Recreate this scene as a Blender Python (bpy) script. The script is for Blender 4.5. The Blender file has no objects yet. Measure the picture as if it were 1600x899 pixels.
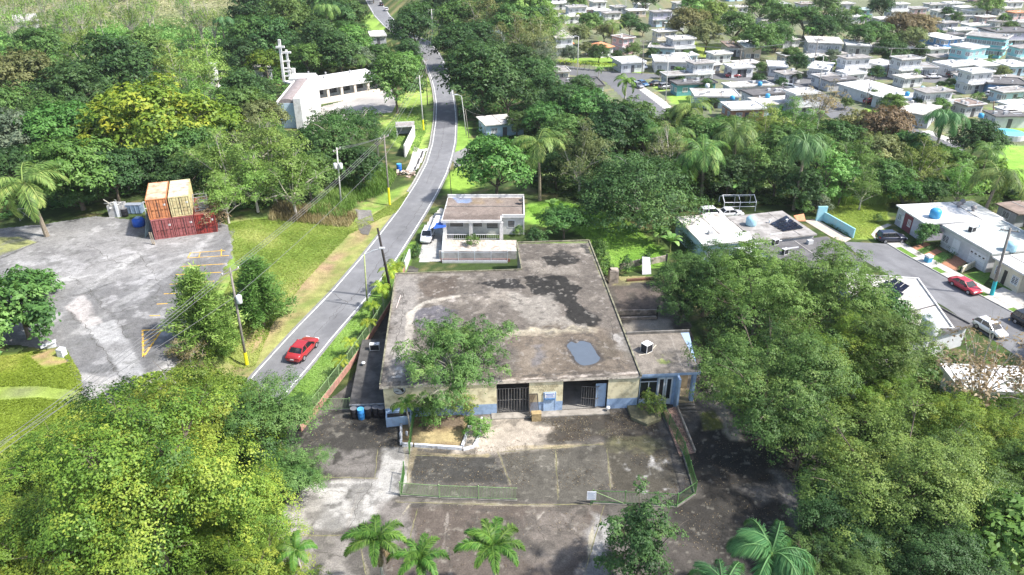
import bpy, math, random
import numpy as np
from mathutils import Vector, Matrix
S = bpy.context.scene
COL = S.collection
R = math.radians
# ------------------------------------------------------------------ camera, sky, sun, exposure
FPX, CX, CY, CAMH = 1150.0, 800.0, 449.5, 50.0
PITCH = math.atan(629.5 / FPX)
cp, sp = math.cos(PITCH), math.sin(PITCH)
cam = bpy.data.cameras.new('camera'); camo = bpy.data.objects.new('camera', cam); COL.objects.link(camo)
cam.sensor_width = 36.0; cam.lens = 36.0 * FPX / 1600.0
cam.clip_start = 0.5; cam.clip_end = 9000
camo.location = (0, 0, CAMH); camo.rotation_euler = (math.pi / 2 - PITCH, 0, 0)
S.camera = camo
SUN_DIR = Vector((0.64, -0.17, 0.80)).normalized()          # towards the sun
sun_el = math.asin(SUN_DIR.z); sun_az = math.atan2(SUN_DIR.x, SUN_DIR.y)
W = bpy.data.worlds.new('World'); S.world = W; W.use_nodes = True
nt = W.node_tree; bg = nt.nodes['Background']
sky = nt.nodes.new('ShaderNodeTexSky'); sky.sky_type = 'NISHITA'; sky.sun_disc = False
sky.sun_elevation = sun_el; sky.sun_rotation = sun_az
sky.air_density = 1.0; sky.dust_density = 2.0; sky.ozone_density = 1.0
nt.links.new(sky.outputs[0], bg.inputs[0]); bg.inputs[1].default_value = 0.15
sl = bpy.data.lights.new('sun', 'SUN'); sl.energy = 4.2; sl.angle = R(2.0); sl.color = (1.0, 0.965, 0.92)
so = bpy.data.objects.new('sun', sl); COL.objects.link(so)
so.rotation_euler = (-SUN_DIR).to_track_quat('-Z', 'Y').to_euler(); so.location = (0, 0, 200)
S.view_settings.view_transform = 'Standard'; S.view_settings.look = 'None'
S.view_settings.exposure = 0.84; S.view_settings.gamma = 1.0
try:
    S.cycles.max_bounces = 6; S.cycles.diffuse_bounces = 3; S.cycles.transparent_max_bounces = 4
    S.cycles.glossy_bounces = 2; S.cycles.transmission_bounces = 2
except Exception: pass

rng = random.Random(7)
NR = np.random.RandomState(11)

# ------------------------------------------------------------------ photograph pixels -> points of the place
def ray(u, v):
    a = (u - CX) / FPX; b = (CY - v) / FPX
    return a, cp + b * sp, -sp + b * cp
def gp(u, v, z=0.0):
    a, ry, rz = ray(u, v); t = (CAMH - z) / -rz
    return Vector((a * t, ry * t, z))
def at_y(u, v, y):
    a, ry, rz = ray(u, v); t = y / ry
    return Vector((a * t, y, CAMH + rz * t))
def depth(p): return p[1] * cp - (p[2] - CAMH) * sp
def proj(p):
    dz = p[2] - CAMH; zc = p[1] * cp - dz * sp; yc = p[1] * sp + dz * cp
    return CX + FPX * p[0] / zc, CY - FPX * yc / zc
def ss(a, b, x):
    t = np.clip((x - a) / (b - a), 0, 1); return t * t * (3 - 2 * t)

ROADL = [(300,700),(350,642),(402.5,580),(460,517),(520,455),(564,404),(595,365),(622,330),(650,287),(667,255),(676,225),(681,190),(682,162),(679,140),(675,125),(666,100),(656,84),(640,68),(618,54),(600,40),(586,25),(576,8),(566,-12),(556,-40)]
ROADR = [(370,708),(410,660),(450,610),(485,570),(517,530),(572,466),(615,411),(640,372),(665,332),(682,302),(697,272),(706,245),(711,222),(712.5,190),(711,170),(708,150),(704,132),(697,105),(686,84),(672,66),(645,54),(624,40),(609,25),(598,8),(588,-12),(576,-40)]
RL = [gp(u, v) for u, v in ROADL]; RRt = [gp(u, v) for u, v in ROADR]
def roadx(y, side):
    pts = RL if side == 'l' else RRt
    return np.interp(y, [p.y for p in pts], [p.x for p in pts])
PLAT = 4.0
LOT_A = gp(366, 360, PLAT); LOT_B = gp(258, 600, PLAT)
def lotx(y):
    return LOT_B.x + (LOT_A.x - LOT_B.x) * (y - LOT_B.y) / (LOT_A.y - LOT_B.y)
def hgt(x, y):
    x = np.asarray(x, float); y = np.asarray(y, float)
    xl = roadx(y, 'l'); d = xl - x
    dt = np.maximum(xl - lotx(y), 9.0)
    return PLAT * ss(2.5, dt - 0.5, d) * ss(176, 142, y) * ss(20, 42, y)
def gt(u, v):
    z = 0.0
    for _ in range(40):
        p = gp(u, v, z); z = 0.5 * z + 0.5 * float(hgt(p.x, p.y))
    return gp(u, v, z)
def wp(pts, z=None): return [gt(u, v) if z is None else gp(u, v, z) for u, v in pts]

# ------------------------------------------------------------------ numpy noise and painting
_T = np.random.RandomState(5).rand(256, 256)
def vnoise(x, y):
    xi = np.floor(x).astype(int); yi = np.floor(y).astype(int); fx = x - xi; fy = y - yi
    fx = fx * fx * (3 - 2 * fx); fy = fy * fy * (3 - 2 * fy)
    a = _T[xi & 255, yi & 255]; b = _T[(xi + 1) & 255, yi & 255]; c = _T[xi & 255, (yi + 1) & 255]; d = _T[(xi + 1) & 255, (yi + 1) & 255]
    return (a + (b - a) * fx) * (1 - fy) + (c + (d - c) * fx) * fy
def fbm(x, y, s, o=4, seed=0):
    r = 0; a = 0.5; x = x / s + seed * 17.3; y = y / s + seed * 9.1
    for i in range(o):
        r = r + a * (vnoise(x, y) * 2 - 1); x = x * 2.03 + 5.1; y = y * 2.03 + 3.7; a *= 0.5
    return r
def poly_sd(px, py, poly):
    n = len(poly); d = np.full(px.shape, 1e9); ins = np.zeros(px.shape, bool)
    for i in range(n):
        ax, ay = poly[i][0], poly[i][1]; bx, by = poly[(i + 1) % n][0], poly[(i + 1) % n][1]
        ex, ey = bx - ax, by - ay; wx, wy = px - ax, py - ay
        t = np.clip((wx * ex + wy * ey) / (ex * ex + ey * ey + 1e-9), 0, 1)
        d = np.minimum(d, (wx - ex * t) ** 2 + (wy - ey * t) ** 2)
        c = ((ay > py) != (by > py)) & (px < (bx - ax) * (py - ay) / (by - ay + 1e-12) + ax); ins ^= c
    d = np.sqrt(d); return np.where(ins, -d, d)
def line_d(px, py, pts):
    d = np.full(px.shape, 1e9)
    for (ax, ay), (bx, by) in zip([p[:2] for p in pts], [p[:2] for p in pts[1:]]):
        ex, ey = bx - ax, by - ay; wx, wy = px - ax, py - ay
        t = np.clip((wx * ex + wy * ey) / (ex * ex + ey * ey + 1e-9), 0, 1)
        d = np.minimum(d, np.hypot(wx - ex * t, wy - ey * t))
    return d
class Paint:
    """albedo of a sheet: patches and lines that lie on it, with ragged edges"""
    def __init__(s, x, y, base):
        s.x, s.y = x, y; s.c = np.tile(np.array(base, float), (x.size, 1)); s.k = 0
    def mix(s, a, col):
        a = np.clip(a, 0, 1)[:, None]; s.c = s.c * (1 - a) + np.array(col, float) * a
    def mottle(s, sc, amt, o=4, seed=1):
        s.c *= (1 + amt * fbm(s.x, s.y, sc, o, seed))[:, None]
    def poly(s, pts, col, rag=0.5, soft=0.3, op=1.0, sc=2.0, holes=0.0):
        s.k += 1; d = poly_sd(s.x, s.y, pts) + rag * 2 * fbm(s.x, s.y, sc, 4, s.k)
        a = np.clip(0.5 - d / soft, 0, 1) * op
        if holes: a *= np.clip(0.5 + (fbm(s.x, s.y, 1.1, 3, s.k + 40) + 0.55 - holes) * 5, 0, 1)
        s.mix(a, col)
    def line(s, pts, col, w=0.1, rag=0.15, op=1.0, sc=1.5):
        s.k += 1; d = line_d(s.x, s.y, pts) + rag * fbm(s.x, s.y, sc, 3, s.k)
        s.mix(np.clip((w - d) / (w * 0.6) + 0.5, 0, 1) * op * np.clip(0.75 + fbm(s.x, s.y, 3, 2, s.k + 9), 0, 1), col)
    def blots(s, sc, thr, col, op=0.6, seed=3, soft=0.08):
        s.mix(np.clip((fbm(s.x, s.y, sc, 5, seed) - thr) / soft, 0, 1) * op, col)

# ------------------------------------------------------------------ materials
MATS = {}
def _mat(name):
    m = bpy.data.materials.new(name); m.use_nodes = True
    n = m.node_tree.nodes; return m, n, m.node_tree.links, n['Principled BSDF']
def plain(name, col, rough=0.7, metal=0.0, var=0.12, sc=2.5, bump=0.0, spec=0.3, dirt=None, dsc=0.7, damt=0.5):
    """a surface with grain, tonal drift and (optionally) dirt blots; all in object space of the world position"""
    if name in MATS: return MATS[name]
    m, n, l, b = _mat(name)
    geo = n.new('ShaderNodeNewGeometry'); t1 = n.new('ShaderNodeTexNoise'); t1.inputs['Scale'].default_value = sc; t1.inputs['Detail'].default_value = 6
    l.new(geo.outputs['Position'], t1.inputs['Vector'])
    mr = n.new('ShaderNodeMapRange'); mr.inputs[1].default_value = 0.3; mr.inputs[2].default_value = 0.7
    mr.inputs[3].default_value = 1 - var; mr.inputs[4].default_value = 1 + var; l.new(t1.outputs[0], mr.inputs[0])
    mx = n.new('ShaderNodeMix'); mx.data_type = 'RGBA'; mx.blend_type = 'MULTIPLY'; mx.inputs[0].default_value = 1
    mx.inputs[6].default_value = (*col, 1); l.new(mr.outputs[0], mx.inputs[7]); out = mx.outputs[2]
    if dirt:
        t2 = n.new('ShaderNodeTexNoise'); t2.inputs['Scale'].default_value = dsc; t2.inputs['Detail'].default_value = 8; t2.inputs['Roughness'].default_value = 0.65
        l.new(geo.outputs['Position'], t2.inputs['Vector'])
        m2 = n.new('ShaderNodeMapRange'); m2.inputs[1].default_value = 0.48; m2.inputs[2].default_value = 0.62; m2.inputs[4].default_value = damt; l.new(t2.outputs[0], m2.inputs[0])
        x2 = n.new('ShaderNodeMix'); x2.data_type = 'RGBA'; l.new(m2.outputs[0], x2.inputs[0]); l.new(out, x2.inputs[6]); x2.inputs[7].default_value = (*dirt, 1); out = x2.outputs[2]
    l.new(out, b.inputs['Base Color']); b.inputs['Roughness'].default_value = rough; b.inputs['Metallic'].default_value = metal
    b.inputs['Specular IOR Level'].default_value = spec
    if bump:
        bp = n.new('ShaderNodeBump'); bp.inputs['Strength'].default_value = bump; bp.inputs['Distance'].default_value = 0.05
        t3 = n.new('ShaderNodeTexNoise'); t3.inputs['Scale'].default_value = 12; t3.inputs['Detail'].default_value = 4; l.new(geo.outputs['Position'], t3.inputs['Vector'])
        l.new(t3.outputs[0], bp.inputs['Height']); l.new(bp.outputs[0], b.inputs['Normal'])
    MATS[name] = m; return m
def painted(name, rough=0.9, gsc=9.0, gamt=0.35, bump=0.4, spec=0.2, gsc2=1.6):
    """a sheet whose albedo patches are stored on its vertices; grain and relief come from noise"""
    if name in MATS: return MATS[name]
    m, n, l, b = _mat(name)
    at = n.new('ShaderNodeVertexColor'); at.layer_name = 'albedo'; geo = n.new('ShaderNodeNewGeometry'); out = at.outputs[0]
    for sc_, am, de in ((gsc, gamt, 5), (gsc2, gamt * 0.7, 8)):
        t1 = n.new('ShaderNodeTexNoise'); t1.inputs['Scale'].default_value = sc_; t1.inputs['Detail'].default_value = de; t1.inputs['Roughness'].default_value = 0.7
        l.new(geo.outputs['Position'], t1.inputs['Vector'])
        mr = n.new('ShaderNodeMapRange'); mr.inputs[1].default_value = 0.3; mr.inputs[2].default_value = 0.7; mr.inputs[3].default_value = 1 - am; mr.inputs[4].default_value = 1 + am; l.new(t1.outputs[0], mr.inputs[0])
        mx = n.new('ShaderNodeMix'); mx.data_type = 'RGBA'; mx.blend_type = 'MULTIPLY'; mx.inputs[0].default_value = 1; l.new(out, mx.inputs[6]); l.new(mr.outputs[0], mx.inputs[7]); out = mx.outputs[2]
    l.new(out, b.inputs['Base Color']); b.inputs['Roughness'].default_value = rough; b.inputs['Specular IOR Level'].default_value = spec
    if bump:
        bp = n.new('ShaderNodeBump'); bp.inputs['Strength'].default_value = bump; bp.inputs['Distance'].default_value = 0.06; l.new(t1.outputs[0], bp.inputs['Height']); l.new(bp.outputs[0], b.inputs['Normal'])
    MATS[name] = m; return m
def leafmat(name, c0, c1, c2, hue=0.03, trans=0.28, rough=0.5):
    if name in MATS: return MATS[name]
    m, n, l, b = _mat(name)
    at = n.new('ShaderNodeAttribute'); at.attribute_name = 'tone'
    cr = n.new('ShaderNodeValToRGB'); e = cr.color_ramp.elements; e[0].position = 0.12; e[0].color = (*c0, 1); e[1].position = 0.95; e[1].color = (*c2, 1)
    k = cr.color_ramp.elements.new(0.5); k.color = (*c1, 1); l.new(at.outputs['Fac'], cr.inputs[0])
    oi = n.new('ShaderNodeObjectInfo'); hs = n.new('ShaderNodeHueSaturation')
    a = n.new('ShaderNodeMapRange'); a.inputs[3].default_value = 0.5 - hue; a.inputs[4].default_value = 0.5 + hue; l.new(oi.outputs['Random'], a.inputs[0]); l.new(a.outputs[0], hs.inputs['Hue'])
    v = n.new('ShaderNodeMapRange'); v.inputs[3].default_value = 0.78; v.inputs[4].default_value = 1.25
    ml = n.new('ShaderNodeMath'); ml.operation = 'FRACT'; mm = n.new('ShaderNodeMath'); mm.operation = 'MULTIPLY'; mm.inputs[1].default_value = 7.31
    l.new(oi.outputs['Random'], mm.inputs[0]); l.new(mm.outputs[0], ml.inputs[0]); l.new(ml.outputs[0], v.inputs[0]); l.new(v.outputs[0], hs.inputs['Value'])
    l.new(cr.outputs[0], hs.inputs['Color']); l.new(hs.outputs[0], b.inputs['Base Color'])
    b.inputs['Roughness'].default_value = rough; b.inputs['Specular IOR Level'].default_value = 0.25
    tr = n.new('ShaderNodeBsdfTranslucent'); mx = n.new('ShaderNodeMixShader'); mx.inputs[0].default_value = trans
    br = n.new('ShaderNodeMix'); br.data_type = 'RGBA'; br.blend_type = 'MULTIPLY'; br.inputs[0].default_value = 1; br.inputs[7].default_value = (1.2, 1.15, 0.8, 1); l.new(hs.outputs[0], br.inputs[6]); l.new(br.outputs[2], tr.inputs[0])
    l.new(b.outputs[0], mx.inputs[1]); l.new(tr.outputs[0], mx.inputs[2]); l.new(mx.outputs[0], n['Material Output'].inputs[0])
    MATS[name] = m; return m
def glassmat(name, col=(0.02, 0.025, 0.03), rough=0.08):
    return plain(name, col, rough, 0, 0.05, 1, 0, 0.6)

# ------------------------------------------------------------------ meshes and objects
class MB:
    def __init__(s): s.v = []; s.f = []; s.m = []
    def add(s, vs, fs, mi=0):
        o = len(s.v); s.v += [tuple(p) for p in vs]; s.f += [tuple(i + o for i in f) for f in fs]; s.m += [mi] * len(fs); return s
    def box(s, x0, x1, y0, y1, z0, z1, mi=0):
        return s.add([(x0,y0,z0),(x1,y0,z0),(x1,y1,z0),(x0,y1,z0),(x0,y0,z1),(x1,y0,z1),(x1,y1,z1),(x0,y1,z1)],
                     [(3,2,1,0),(4,5,6,7),(0,1,5,4),(1,2,6,5),(2,3,7,6),(3,0,4,7)], mi)
    def bar(s, p0, p1, w, h, mi=0):
        p0, p1 = Vector(p0), Vector(p1); d = (p1 - p0).normalized(); up = Vector((0,0,1)) if abs(d.z) < 0.95 else Vector((0,1,0))
        a = d.cross(up).normalized() * w / 2; b = a.cross(d).normalized() * h / 2
        return s.add([p0-a-b,p0+a-b,p0+a+b,p0-a+b,p1-a-b,p1+a-b,p1+a+b,p1-a+b],[(0,1,2,3),(7,6,5,4),(0,4,5,1),(1,5,6,2),(2,6,7,3),(3,7,4,0)], mi)
    def tube(s, pts, rs, n=6, mi=0, cap=True):
        pts = [Vector(p) for p in pts]
        if not hasattr(rs, '__len__'): rs = [rs] * len(pts)
        o = len(s.v)
        for i, p in enumerate(pts):
            d = (pts[min(i+1, len(pts)-1)] - pts[max(i-1, 0)])
            d = d.normalized() if d.length > 1e-6 else Vector((0,0,1)); a = d.orthogonal().normalized() if abs(d.z) < 0.9 else d.cross(Vector((0,1,0))).normalized()
            b = d.cross(a)
            for k in range(n):
                t = 2 * math.pi * k / n; s.v.append(tuple(p + (a * math.cos(t) + b * math.sin(t)) * rs[i]))
        for i in range(len(pts) - 1):
            for k in range(n):
                k2 = (k + 1) % n; s.f.append((o+i*n+k, o+i*n+k2, o+(i+1)*n+k2, o+(i+1)*n+k)); s.m.append(mi)
        if cap:
            s.f.append(tuple(o + k for k in range(n))[::-1]); s.m.append(mi); s.f.append(tuple(o + (len(pts)-1)*n + k for k in range(n))); s.m.append(mi)
        return s
    def prism(s, poly, z0, z1, mi=0):
        n = len(poly); a = sum(poly[i][0]*poly[(i+1)%n][1]-poly[(i+1)%n][0]*poly[i][1] for i in range(n))
        if a < 0: poly = poly[::-1]
        return s.add([(p[0],p[1],z0) for p in poly]+[(p[0],p[1],z1) for p in poly],[tuple(range(n))[::-1],tuple(range(n,2*n))]+[(i,(i+1)%n,n+(i+1)%n,n+i) for i in range(n)], mi)
    def disc(s, c, r, n=16, axis='z', mi=0):
        vs = []
        for k in range(n):
            t = 2*math.pi*k/n
            vs.append((c[0]+r*math.cos(t), c[1]+r*math.sin(t), c[2]) if axis == 'z' else (c[0]+r*math.cos(t), c[1], c[2]+r*math.sin(t)))
        return s.add(vs, [tuple(range(n))], mi)
    def lathe(s, c, prof, n=14, mi=0):
        o = len(s.v)
        for r, z in prof:
            for k in range(n):
                t = 2*math.pi*k/n; s.v.append((c[0]+r*math.cos(t), c[1]+r*math.sin(t), c[2]+z))
        for i in range(len(prof)-1):
            for k in range(n):
                k2=(k+1)%n; s.f.append((o+i*n+k,o+i*n+k2,o+(i+1)*n+k2,o+(i+1)*n+k)); s.m.append(mi)
        s.f.append(tuple(o+k for k in range(n))[::-1]); s.m.append(mi); s.f.append(tuple(o+(len(prof)-1)*n+k for k in range(n))); s.m.append(mi)
        return s
    def mesh(s, name, mats, smooth=False):
        me = bpy.data.meshes.new(name); me.from_pydata(s.v, [], s.f); 
        for m in (mats if isinstance(mats, (list, tuple)) else [mats]): me.materials.append(m)
        if any(s.m): me.polygons.foreach_set('material_index', s.m)
        if smooth: me.polygons.foreach_set('use_smooth', [True] * len(me.polygons))
        me.update(); return me
LQ = []        # (object, label base, picture x) whose label gets its place in the row if alike things exist
def props(o, label=None, cat=None, group=None, kind=None):
    if label: o['label'] = label
    if cat: o['category'] = cat
    if group: o['group'] = group
    if kind: o['kind'] = kind
    return o
def lab(o, base, cat, group=None):
    o['category'] = cat
    if group: o['group'] = group
    LQ.append((o, base)); return o
def link(name, data, parent=None, loc=(0,0,0), rz=0.0):
    o = bpy.data.objects.new(name, data); COL.objects.link(o); o.location = loc; o.rotation_euler = (0,0,rz)
    if parent: o.parent = parent
    return o
def empty(name, loc, rz=0.0): return link(name, None, None, loc, rz)
def part(name, mb, mats, parent=None, smooth=False, **k):
    o = link(name, mb.mesh(name, mats, smooth), parent); 
    return props(o, **k) if k else o
def share(name, me, parent, loc=(0,0,0), rz=0.0, mat=None, rot=None, scale=None):
    o = link(name, me, parent, loc, rz)
    if rot: o.rotation_euler = rot
    if scale: o.scale = scale
    if mat: o.material_slots[0].link = 'OBJECT'; o.material_slots[0].material = mat
    return o
def np_mesh(name, verts, quads, mat, attrs=None, colors=None):
    me = bpy.data.meshes.new(name); nv, nf = len(verts), len(quads)
    me.vertices.add(nv); me.vertices.foreach_set('co', np.asarray(verts, np.float32).ravel())
    me.loops.add(nf * 4); me.loops.foreach_set('vertex_index', np.asarray(quads, np.int32).ravel())
    me.polygons.add(nf); me.polygons.foreach_set('loop_start', np.arange(0, nf * 4, 4, dtype=np.int32)); me.polygons.foreach_set('loop_total', np.full(nf, 4, np.int32))
    for k, a in (attrs or {}).items():
        at = me.attributes.new(k, 'FLOAT', 'POINT'); at.data.foreach_set('value', np.asarray(a, np.float32))
    if colors is not None:
        at = me.attributes.new('albedo', 'FLOAT_COLOR', 'POINT'); c = np.ones((nv, 4), np.float32); c[:, :3] = colors; at.data.foreach_set('color', c.ravel())
    me.materials.append(mat); me.update(calc_edges=True); me.validate(); return me
def sheet(name, outline, res, z, base, paint, mat, hfun=None, rag=0.0, parent=None):
    """a fine grid clipped to an outline, painted with patches"""
    xs = [p[0] for p in outline]; ys = [p[1] for p in outline]
    gx = np.arange(min(xs), max(xs) + res, res); gy = np.arange(min(ys), max(ys) + res, res)
    X, Y = np.meshgrid(gx, gy); nx = len(gx); X = X.ravel(); Y = Y.ravel()
    sd = poly_sd(X, Y, outline) + (rag * fbm(X, Y, 1.6, 3, 31) if rag else 0)
    keep = sd < res * 0.6
    idx = np.arange(len(gx) * len(gy)).reshape(len(gy), nx)
    q = np.stack([idx[:-1, :-1], idx[:-1, 1:], idx[1:, 1:], idx[1:, :-1]], -1).reshape(-1, 4); q = q[keep[q].all(1)]
    used = np.unique(q); re = -np.ones(X.size, int); re[used] = np.arange(len(used)); q = re[q]; X = X[used]; Y = Y[used]
    P = Paint(X, Y, base); paint(P)
    Z = np.full(X.size, z) if hfun is None else hfun(X, Y) + z
    me = np_mesh(name, np.stack([X, Y, Z], 1), q, mat, colors=np.clip(P.c, 0.005, 0.95))
    return link(name, me, parent)
# ------------------------------------------------------------------ vegetation: leaf-built crowns on limbs
def unit(a): return a / np.maximum(np.linalg.norm(a, axis=-1, keepdims=True), 1e-6)
def leaf_quads(c, n, L, Wd, rs, fold=0.15, ax=None):
    n = unit(n); u = unit(np.cross(n, rs.normal(size=c.shape))) if ax is None else unit(ax)
    v = unit(np.cross(n, u)); L = np.asarray(L).reshape(-1, 1); Wd = np.asarray(Wd).reshape(-1, 1)
    vs = np.stack([c - u*L*.5, c + v*Wd*.5 - u*L*.08 + n*L*fold, c + u*L*.5, c - v*Wd*.5 - u*L*.08 + n*L*fold], 1).reshape(-1, 3)
    q = np.arange(len(c) * 4).reshape(-1, 4); return vs, q
PROTO = {}
BARK = plain('bark', (0.16, 0.13, 0.10), 0.9, var=0.3, sc=6)
PALEBARK = plain('pale_bark', (0.46, 0.42, 0.35), 0.9, var=0.2, sc=5)
PALMBARK = plain('palm_bark', (0.24, 0.20, 0.15), 0.9, var=0.25, sc=5)
def limbs_mesh(name, seed, H, targets, r0, mat, n=6, sub=0, lean=0.3):
    rs = random.Random(seed); mb = MB(); top = Vector((rs.uniform(-lean, lean), rs.uniform(-lean, lean), H))
    mb.tube([(0,0,-0.4), (top.x*.3, top.y*.3, H*.45), top], [r0*1.25, r0*.9, r0*.75], n)
    for t in targets:
        t = Vector(t); st = top * rs.uniform(0.62, 1.0); mid = st.lerp(t, 0.5) + Vector((rs.uniform(-.3,.3), rs.uniform(-.3,.3), rs.uniform(0.1, .5)))
        mb.tube([st, mid, t], [r0*.5, r0*.32, r0*.1], 5)
        for k in range(sub):
            e = t + Vector((rs.uniform(-1,1), rs.uniform(-1,1), rs.uniform(-.2,1))) * rs.uniform(.6, 1.5); b = mid.lerp(t, rs.uniform(.2, .9))
            mb.tube([b, b.lerp(e, .55) + Vector((0,0,.15)), e], [r0*.16, r0*.1, r0*.04], 4)
    return mb.mesh(name, mat)
def broad(key, seed, Rx, Rz, ncl, rc, nleaf, ls, H, squash=0.65, asp=0.5, trunk=0.25, lump=0.25, low=-0.35, bark=None, mat=None, nl=9, sub=0, spray=14, sp_r=0.3, tv=0.5, droop=0.0, inner=0.2, nz=0.38, stretch=0.35):
    """clusters of leaf sprays round a lumpy crown; every spray is a small dome of leaves, so that gaps stay between them"""
    rs = np.random.RandomState(seed)
    d = unit(rs.normal(size=(ncl * 4, 3))); d = d[d[:, 2] > low][:ncl]; ncl = len(d)
    rad = (1 - lump + lump * 2 * rs.rand(ncl)) * np.where(rs.rand(ncl) < inner, rs.uniform(.4, .75, ncl), 1.0)
    cc = d * np.array([Rx - rc * .6, Rx - rc * .6, Rz - rc * .4]) * rad[:, None]; cc[:, 2] += H
    crad = rc * rs.uniform(.6, 1.25, ncl); ct = rs.normal(size=ncl) * 0.5 * tv
    hd = d * np.array([1, 1, .25]) + rs.normal(size=d.shape) * .25; hd = unit(hd)                     # the way the bough grows
    sd = unit(rs.normal(size=(ncl, spray, 3)) + np.array([0, 0, .45])); so_ = sd * crad[:, None, None] * np.array([1, 1, squash]) * rs.uniform(.5, 1.0, (ncl, spray, 1))
    al = (so_ * hd[:, None]).sum(-1, keepdims=True); so_ = so_ + hd[:, None] * al * stretch; so_[:, :, 2] -= droop * .5 * np.maximum(al[:, :, 0], 0) ** 2 / crad[:, None]
    spc = (cc[:, None] + so_).reshape(-1, 3); sd = sd.reshape(-1, 3)
    stn = (ct[:, None] + rs.normal(size=(ncl, spray)) * .25 * tv).ravel()
    spr = np.repeat(crad, spray) * sp_r * rs.uniform(.7, 1.35, len(spc))
    wgt = spr ** 2; pick = rs.choice(len(spc), nleaf, p=wgt / wgt.sum()); rr = spr[pick, None]
    o2 = rs.normal(size=(nleaf, 3)) * np.array([.62, .62, .16]); r2 = (o2[:, :2] ** 2).sum(1)
    out2 = sd[pick] * .55 + unit(spc[pick] - np.array([0, 0, H - Rz * .3])) * .35
    c = spc[pick] + (o2 + np.stack([out2[:, 0] * 0, out2[:, 1] * 0, -.42 * r2], 1)) * rr; c[:, 2] -= droop * rs.rand(nleaf) ** 3 * rr[:, 0] * 2.2
    n = out2 + np.array([0, 0, .75]) + np.concatenate([o2[:, :2] * .6, np.zeros((nleaf, 1))], 1) + rs.normal(size=(nleaf, 3)) * nz
    L = ls * rs.uniform(.65, 1.35, nleaf); tone = np.clip(.5 + .6 * stn[pick] + rs.normal(size=nleaf) * .06, 0, 1)
    vs, q = leaf_quads(c, n, L, L * asp, rs)
    crown = np_mesh(key + '_crown', vs, q, mat, {'tone': np.repeat(tone, 4)})
    tg = [tuple(p) for p in cc[np.argsort(-rad)][:nl]]
    tr = limbs_mesh(key + '_trunk', seed, max(H - Rz * .55, .6), tg, trunk, bark or BARK, sub=sub)
    PROTO[key] = dict(R=Rx, H=H, crown=crown, trunk=tr)
L_DARK = leafmat('leaf_dark', (.030,.068,.024), (.058,.128,.038), (.13,.23,.07), .012)
L_MID = leafmat('leaf_mid', (.044,.10,.028), (.10,.20,.048), (.22,.35,.10), .018)
L_BRIGHT = leafmat('leaf_bright', (.065,.15,.034), (.145,.285,.06), (.29,.44,.13), .018)
L_YEL = leafmat('leaf_yellow', (.075,.14,.02), (.165,.265,.035), (.42,.42,.05), .012)
L_OLIVE = leafmat('leaf_olive', (.10,.13,.05), (.20,.22,.08), (.34,.34,.14))
L_BROWN = leafmat('leaf_brown', (.14,.11,.06), (.25,.19,.10), (.36,.29,.17), .02)
L_FEATH = leafmat('leaf_feathery', (.09,.17,.035), (.19,.31,.065), (.33,.44,.13))
L_GREY = leafmat('leaf_grey_green', (.07,.115,.07), (.14,.2,.125), (.27,.33,.21))
L_SILV = leafmat('leaf_silver', (.25,.32,.3), (.4,.47,.45), (.55,.6,.58))
L_HERO = leafmat('leaf_left_mass', (.055,.118,.022), (.155,.258,.036), (.36,.41,.06), .012)
L_HERO2 = leafmat('leaf_right_mass', (.040,.092,.026), (.11,.205,.05), (.27,.38,.11), .015)
L_PALM = leafmat('leaf_palm', (.042,.115,.022), (.085,.205,.034), (.20,.33,.055), .015)
L_COCO = leafmat('leaf_coconut', (.055,.12,.03), (.13,.23,.055), (.33,.41,.12), .02)
L_PALMD = leafmat('leaf_palm_dark', (.035,.10,.035), (.075,.18,.06), (.2,.34,.14), .015)
L_GRASS = leafmat('leaf_grass', (.13,.24,.045), (.22,.35,.075), (.33,.46,.13), .02)
broad('round', 1, 5.2, 4.4, 60, 1.6, 9000, .46, 5.6, mat=L_DARK, lump=.12, low=-.5)
broad('lumpy', 2, 5.0, 4.2, 46, 1.7, 8500, .46, 5.6, mat=L_MID, lump=.28, sub=1)
broad('lumpy_wide', 3, 5.6, 3.6, 50, 1.6, 8500, .46, 5.0, mat=L_MID, lump=.3, sub=1)
broad('umbrella', 4, 6.0, 1.9, 48, 1.5, 11000, .30, 6.0, squash=.4, mat=L_MID, lump=.2, low=-.1, asp=.4, bark=PALEBARK, nl=14, sub=2)
broad('airy', 5, 4.6, 4.6, 44, 1.3, 7500, .30, 5.8, mat=L_FEATH, lump=.4, asp=.4, bark=PALEBARK, nl=12, sub=3, sp_r=.4)
broad('sparse', 6, 4.2, 3.6, 34, 1.0, 1500, .34, 5.8, mat=L_BROWN, lump=.45, bark=PALEBARK, nl=22, sub=5, sp_r=.5, trunk=.13)
broad('shrub', 7, 1.6, 1.3, 22, .6, 2600, .19, 1.25, mat=L_MID, lump=.25, low=-.2, trunk=.07, nl=6)
broad('column', 8, 1.9, 4.2, 34, .9, 3600, .26, 4.2, mat=L_DARK, lump=.15, low=-.8, trunk=.14)
broad('dome_drape', 9, 6.6, 4.4, 74, 1.8, 16000, .36, 4.8, squash=.5, mat=L_DARK, lump=.16, low=-.3, asp=.4, droop=.8, sub=1, bark=PALEBARK)
broad('hero_left_a', 10, 6.2, 5.0, 40, 2.2, 60000, .175, 6.2, mat=L_HERO, lump=.38, sub=3, asp=.55, droop=.8, tv=.7, nz=.26, sp_r=.2, spray=34, stretch=.8, squash=.42, inner=.12)
broad('hero_left_b', 11, 5.6, 4.6, 32, 2.1, 40000, .20, 6.0, mat=L_HERO, lump=.42, sub=3, asp=.55, droop=.8, tv=.7, nz=.26, sp_r=.2, spray=34, stretch=.8, squash=.42, inner=.12)
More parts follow.
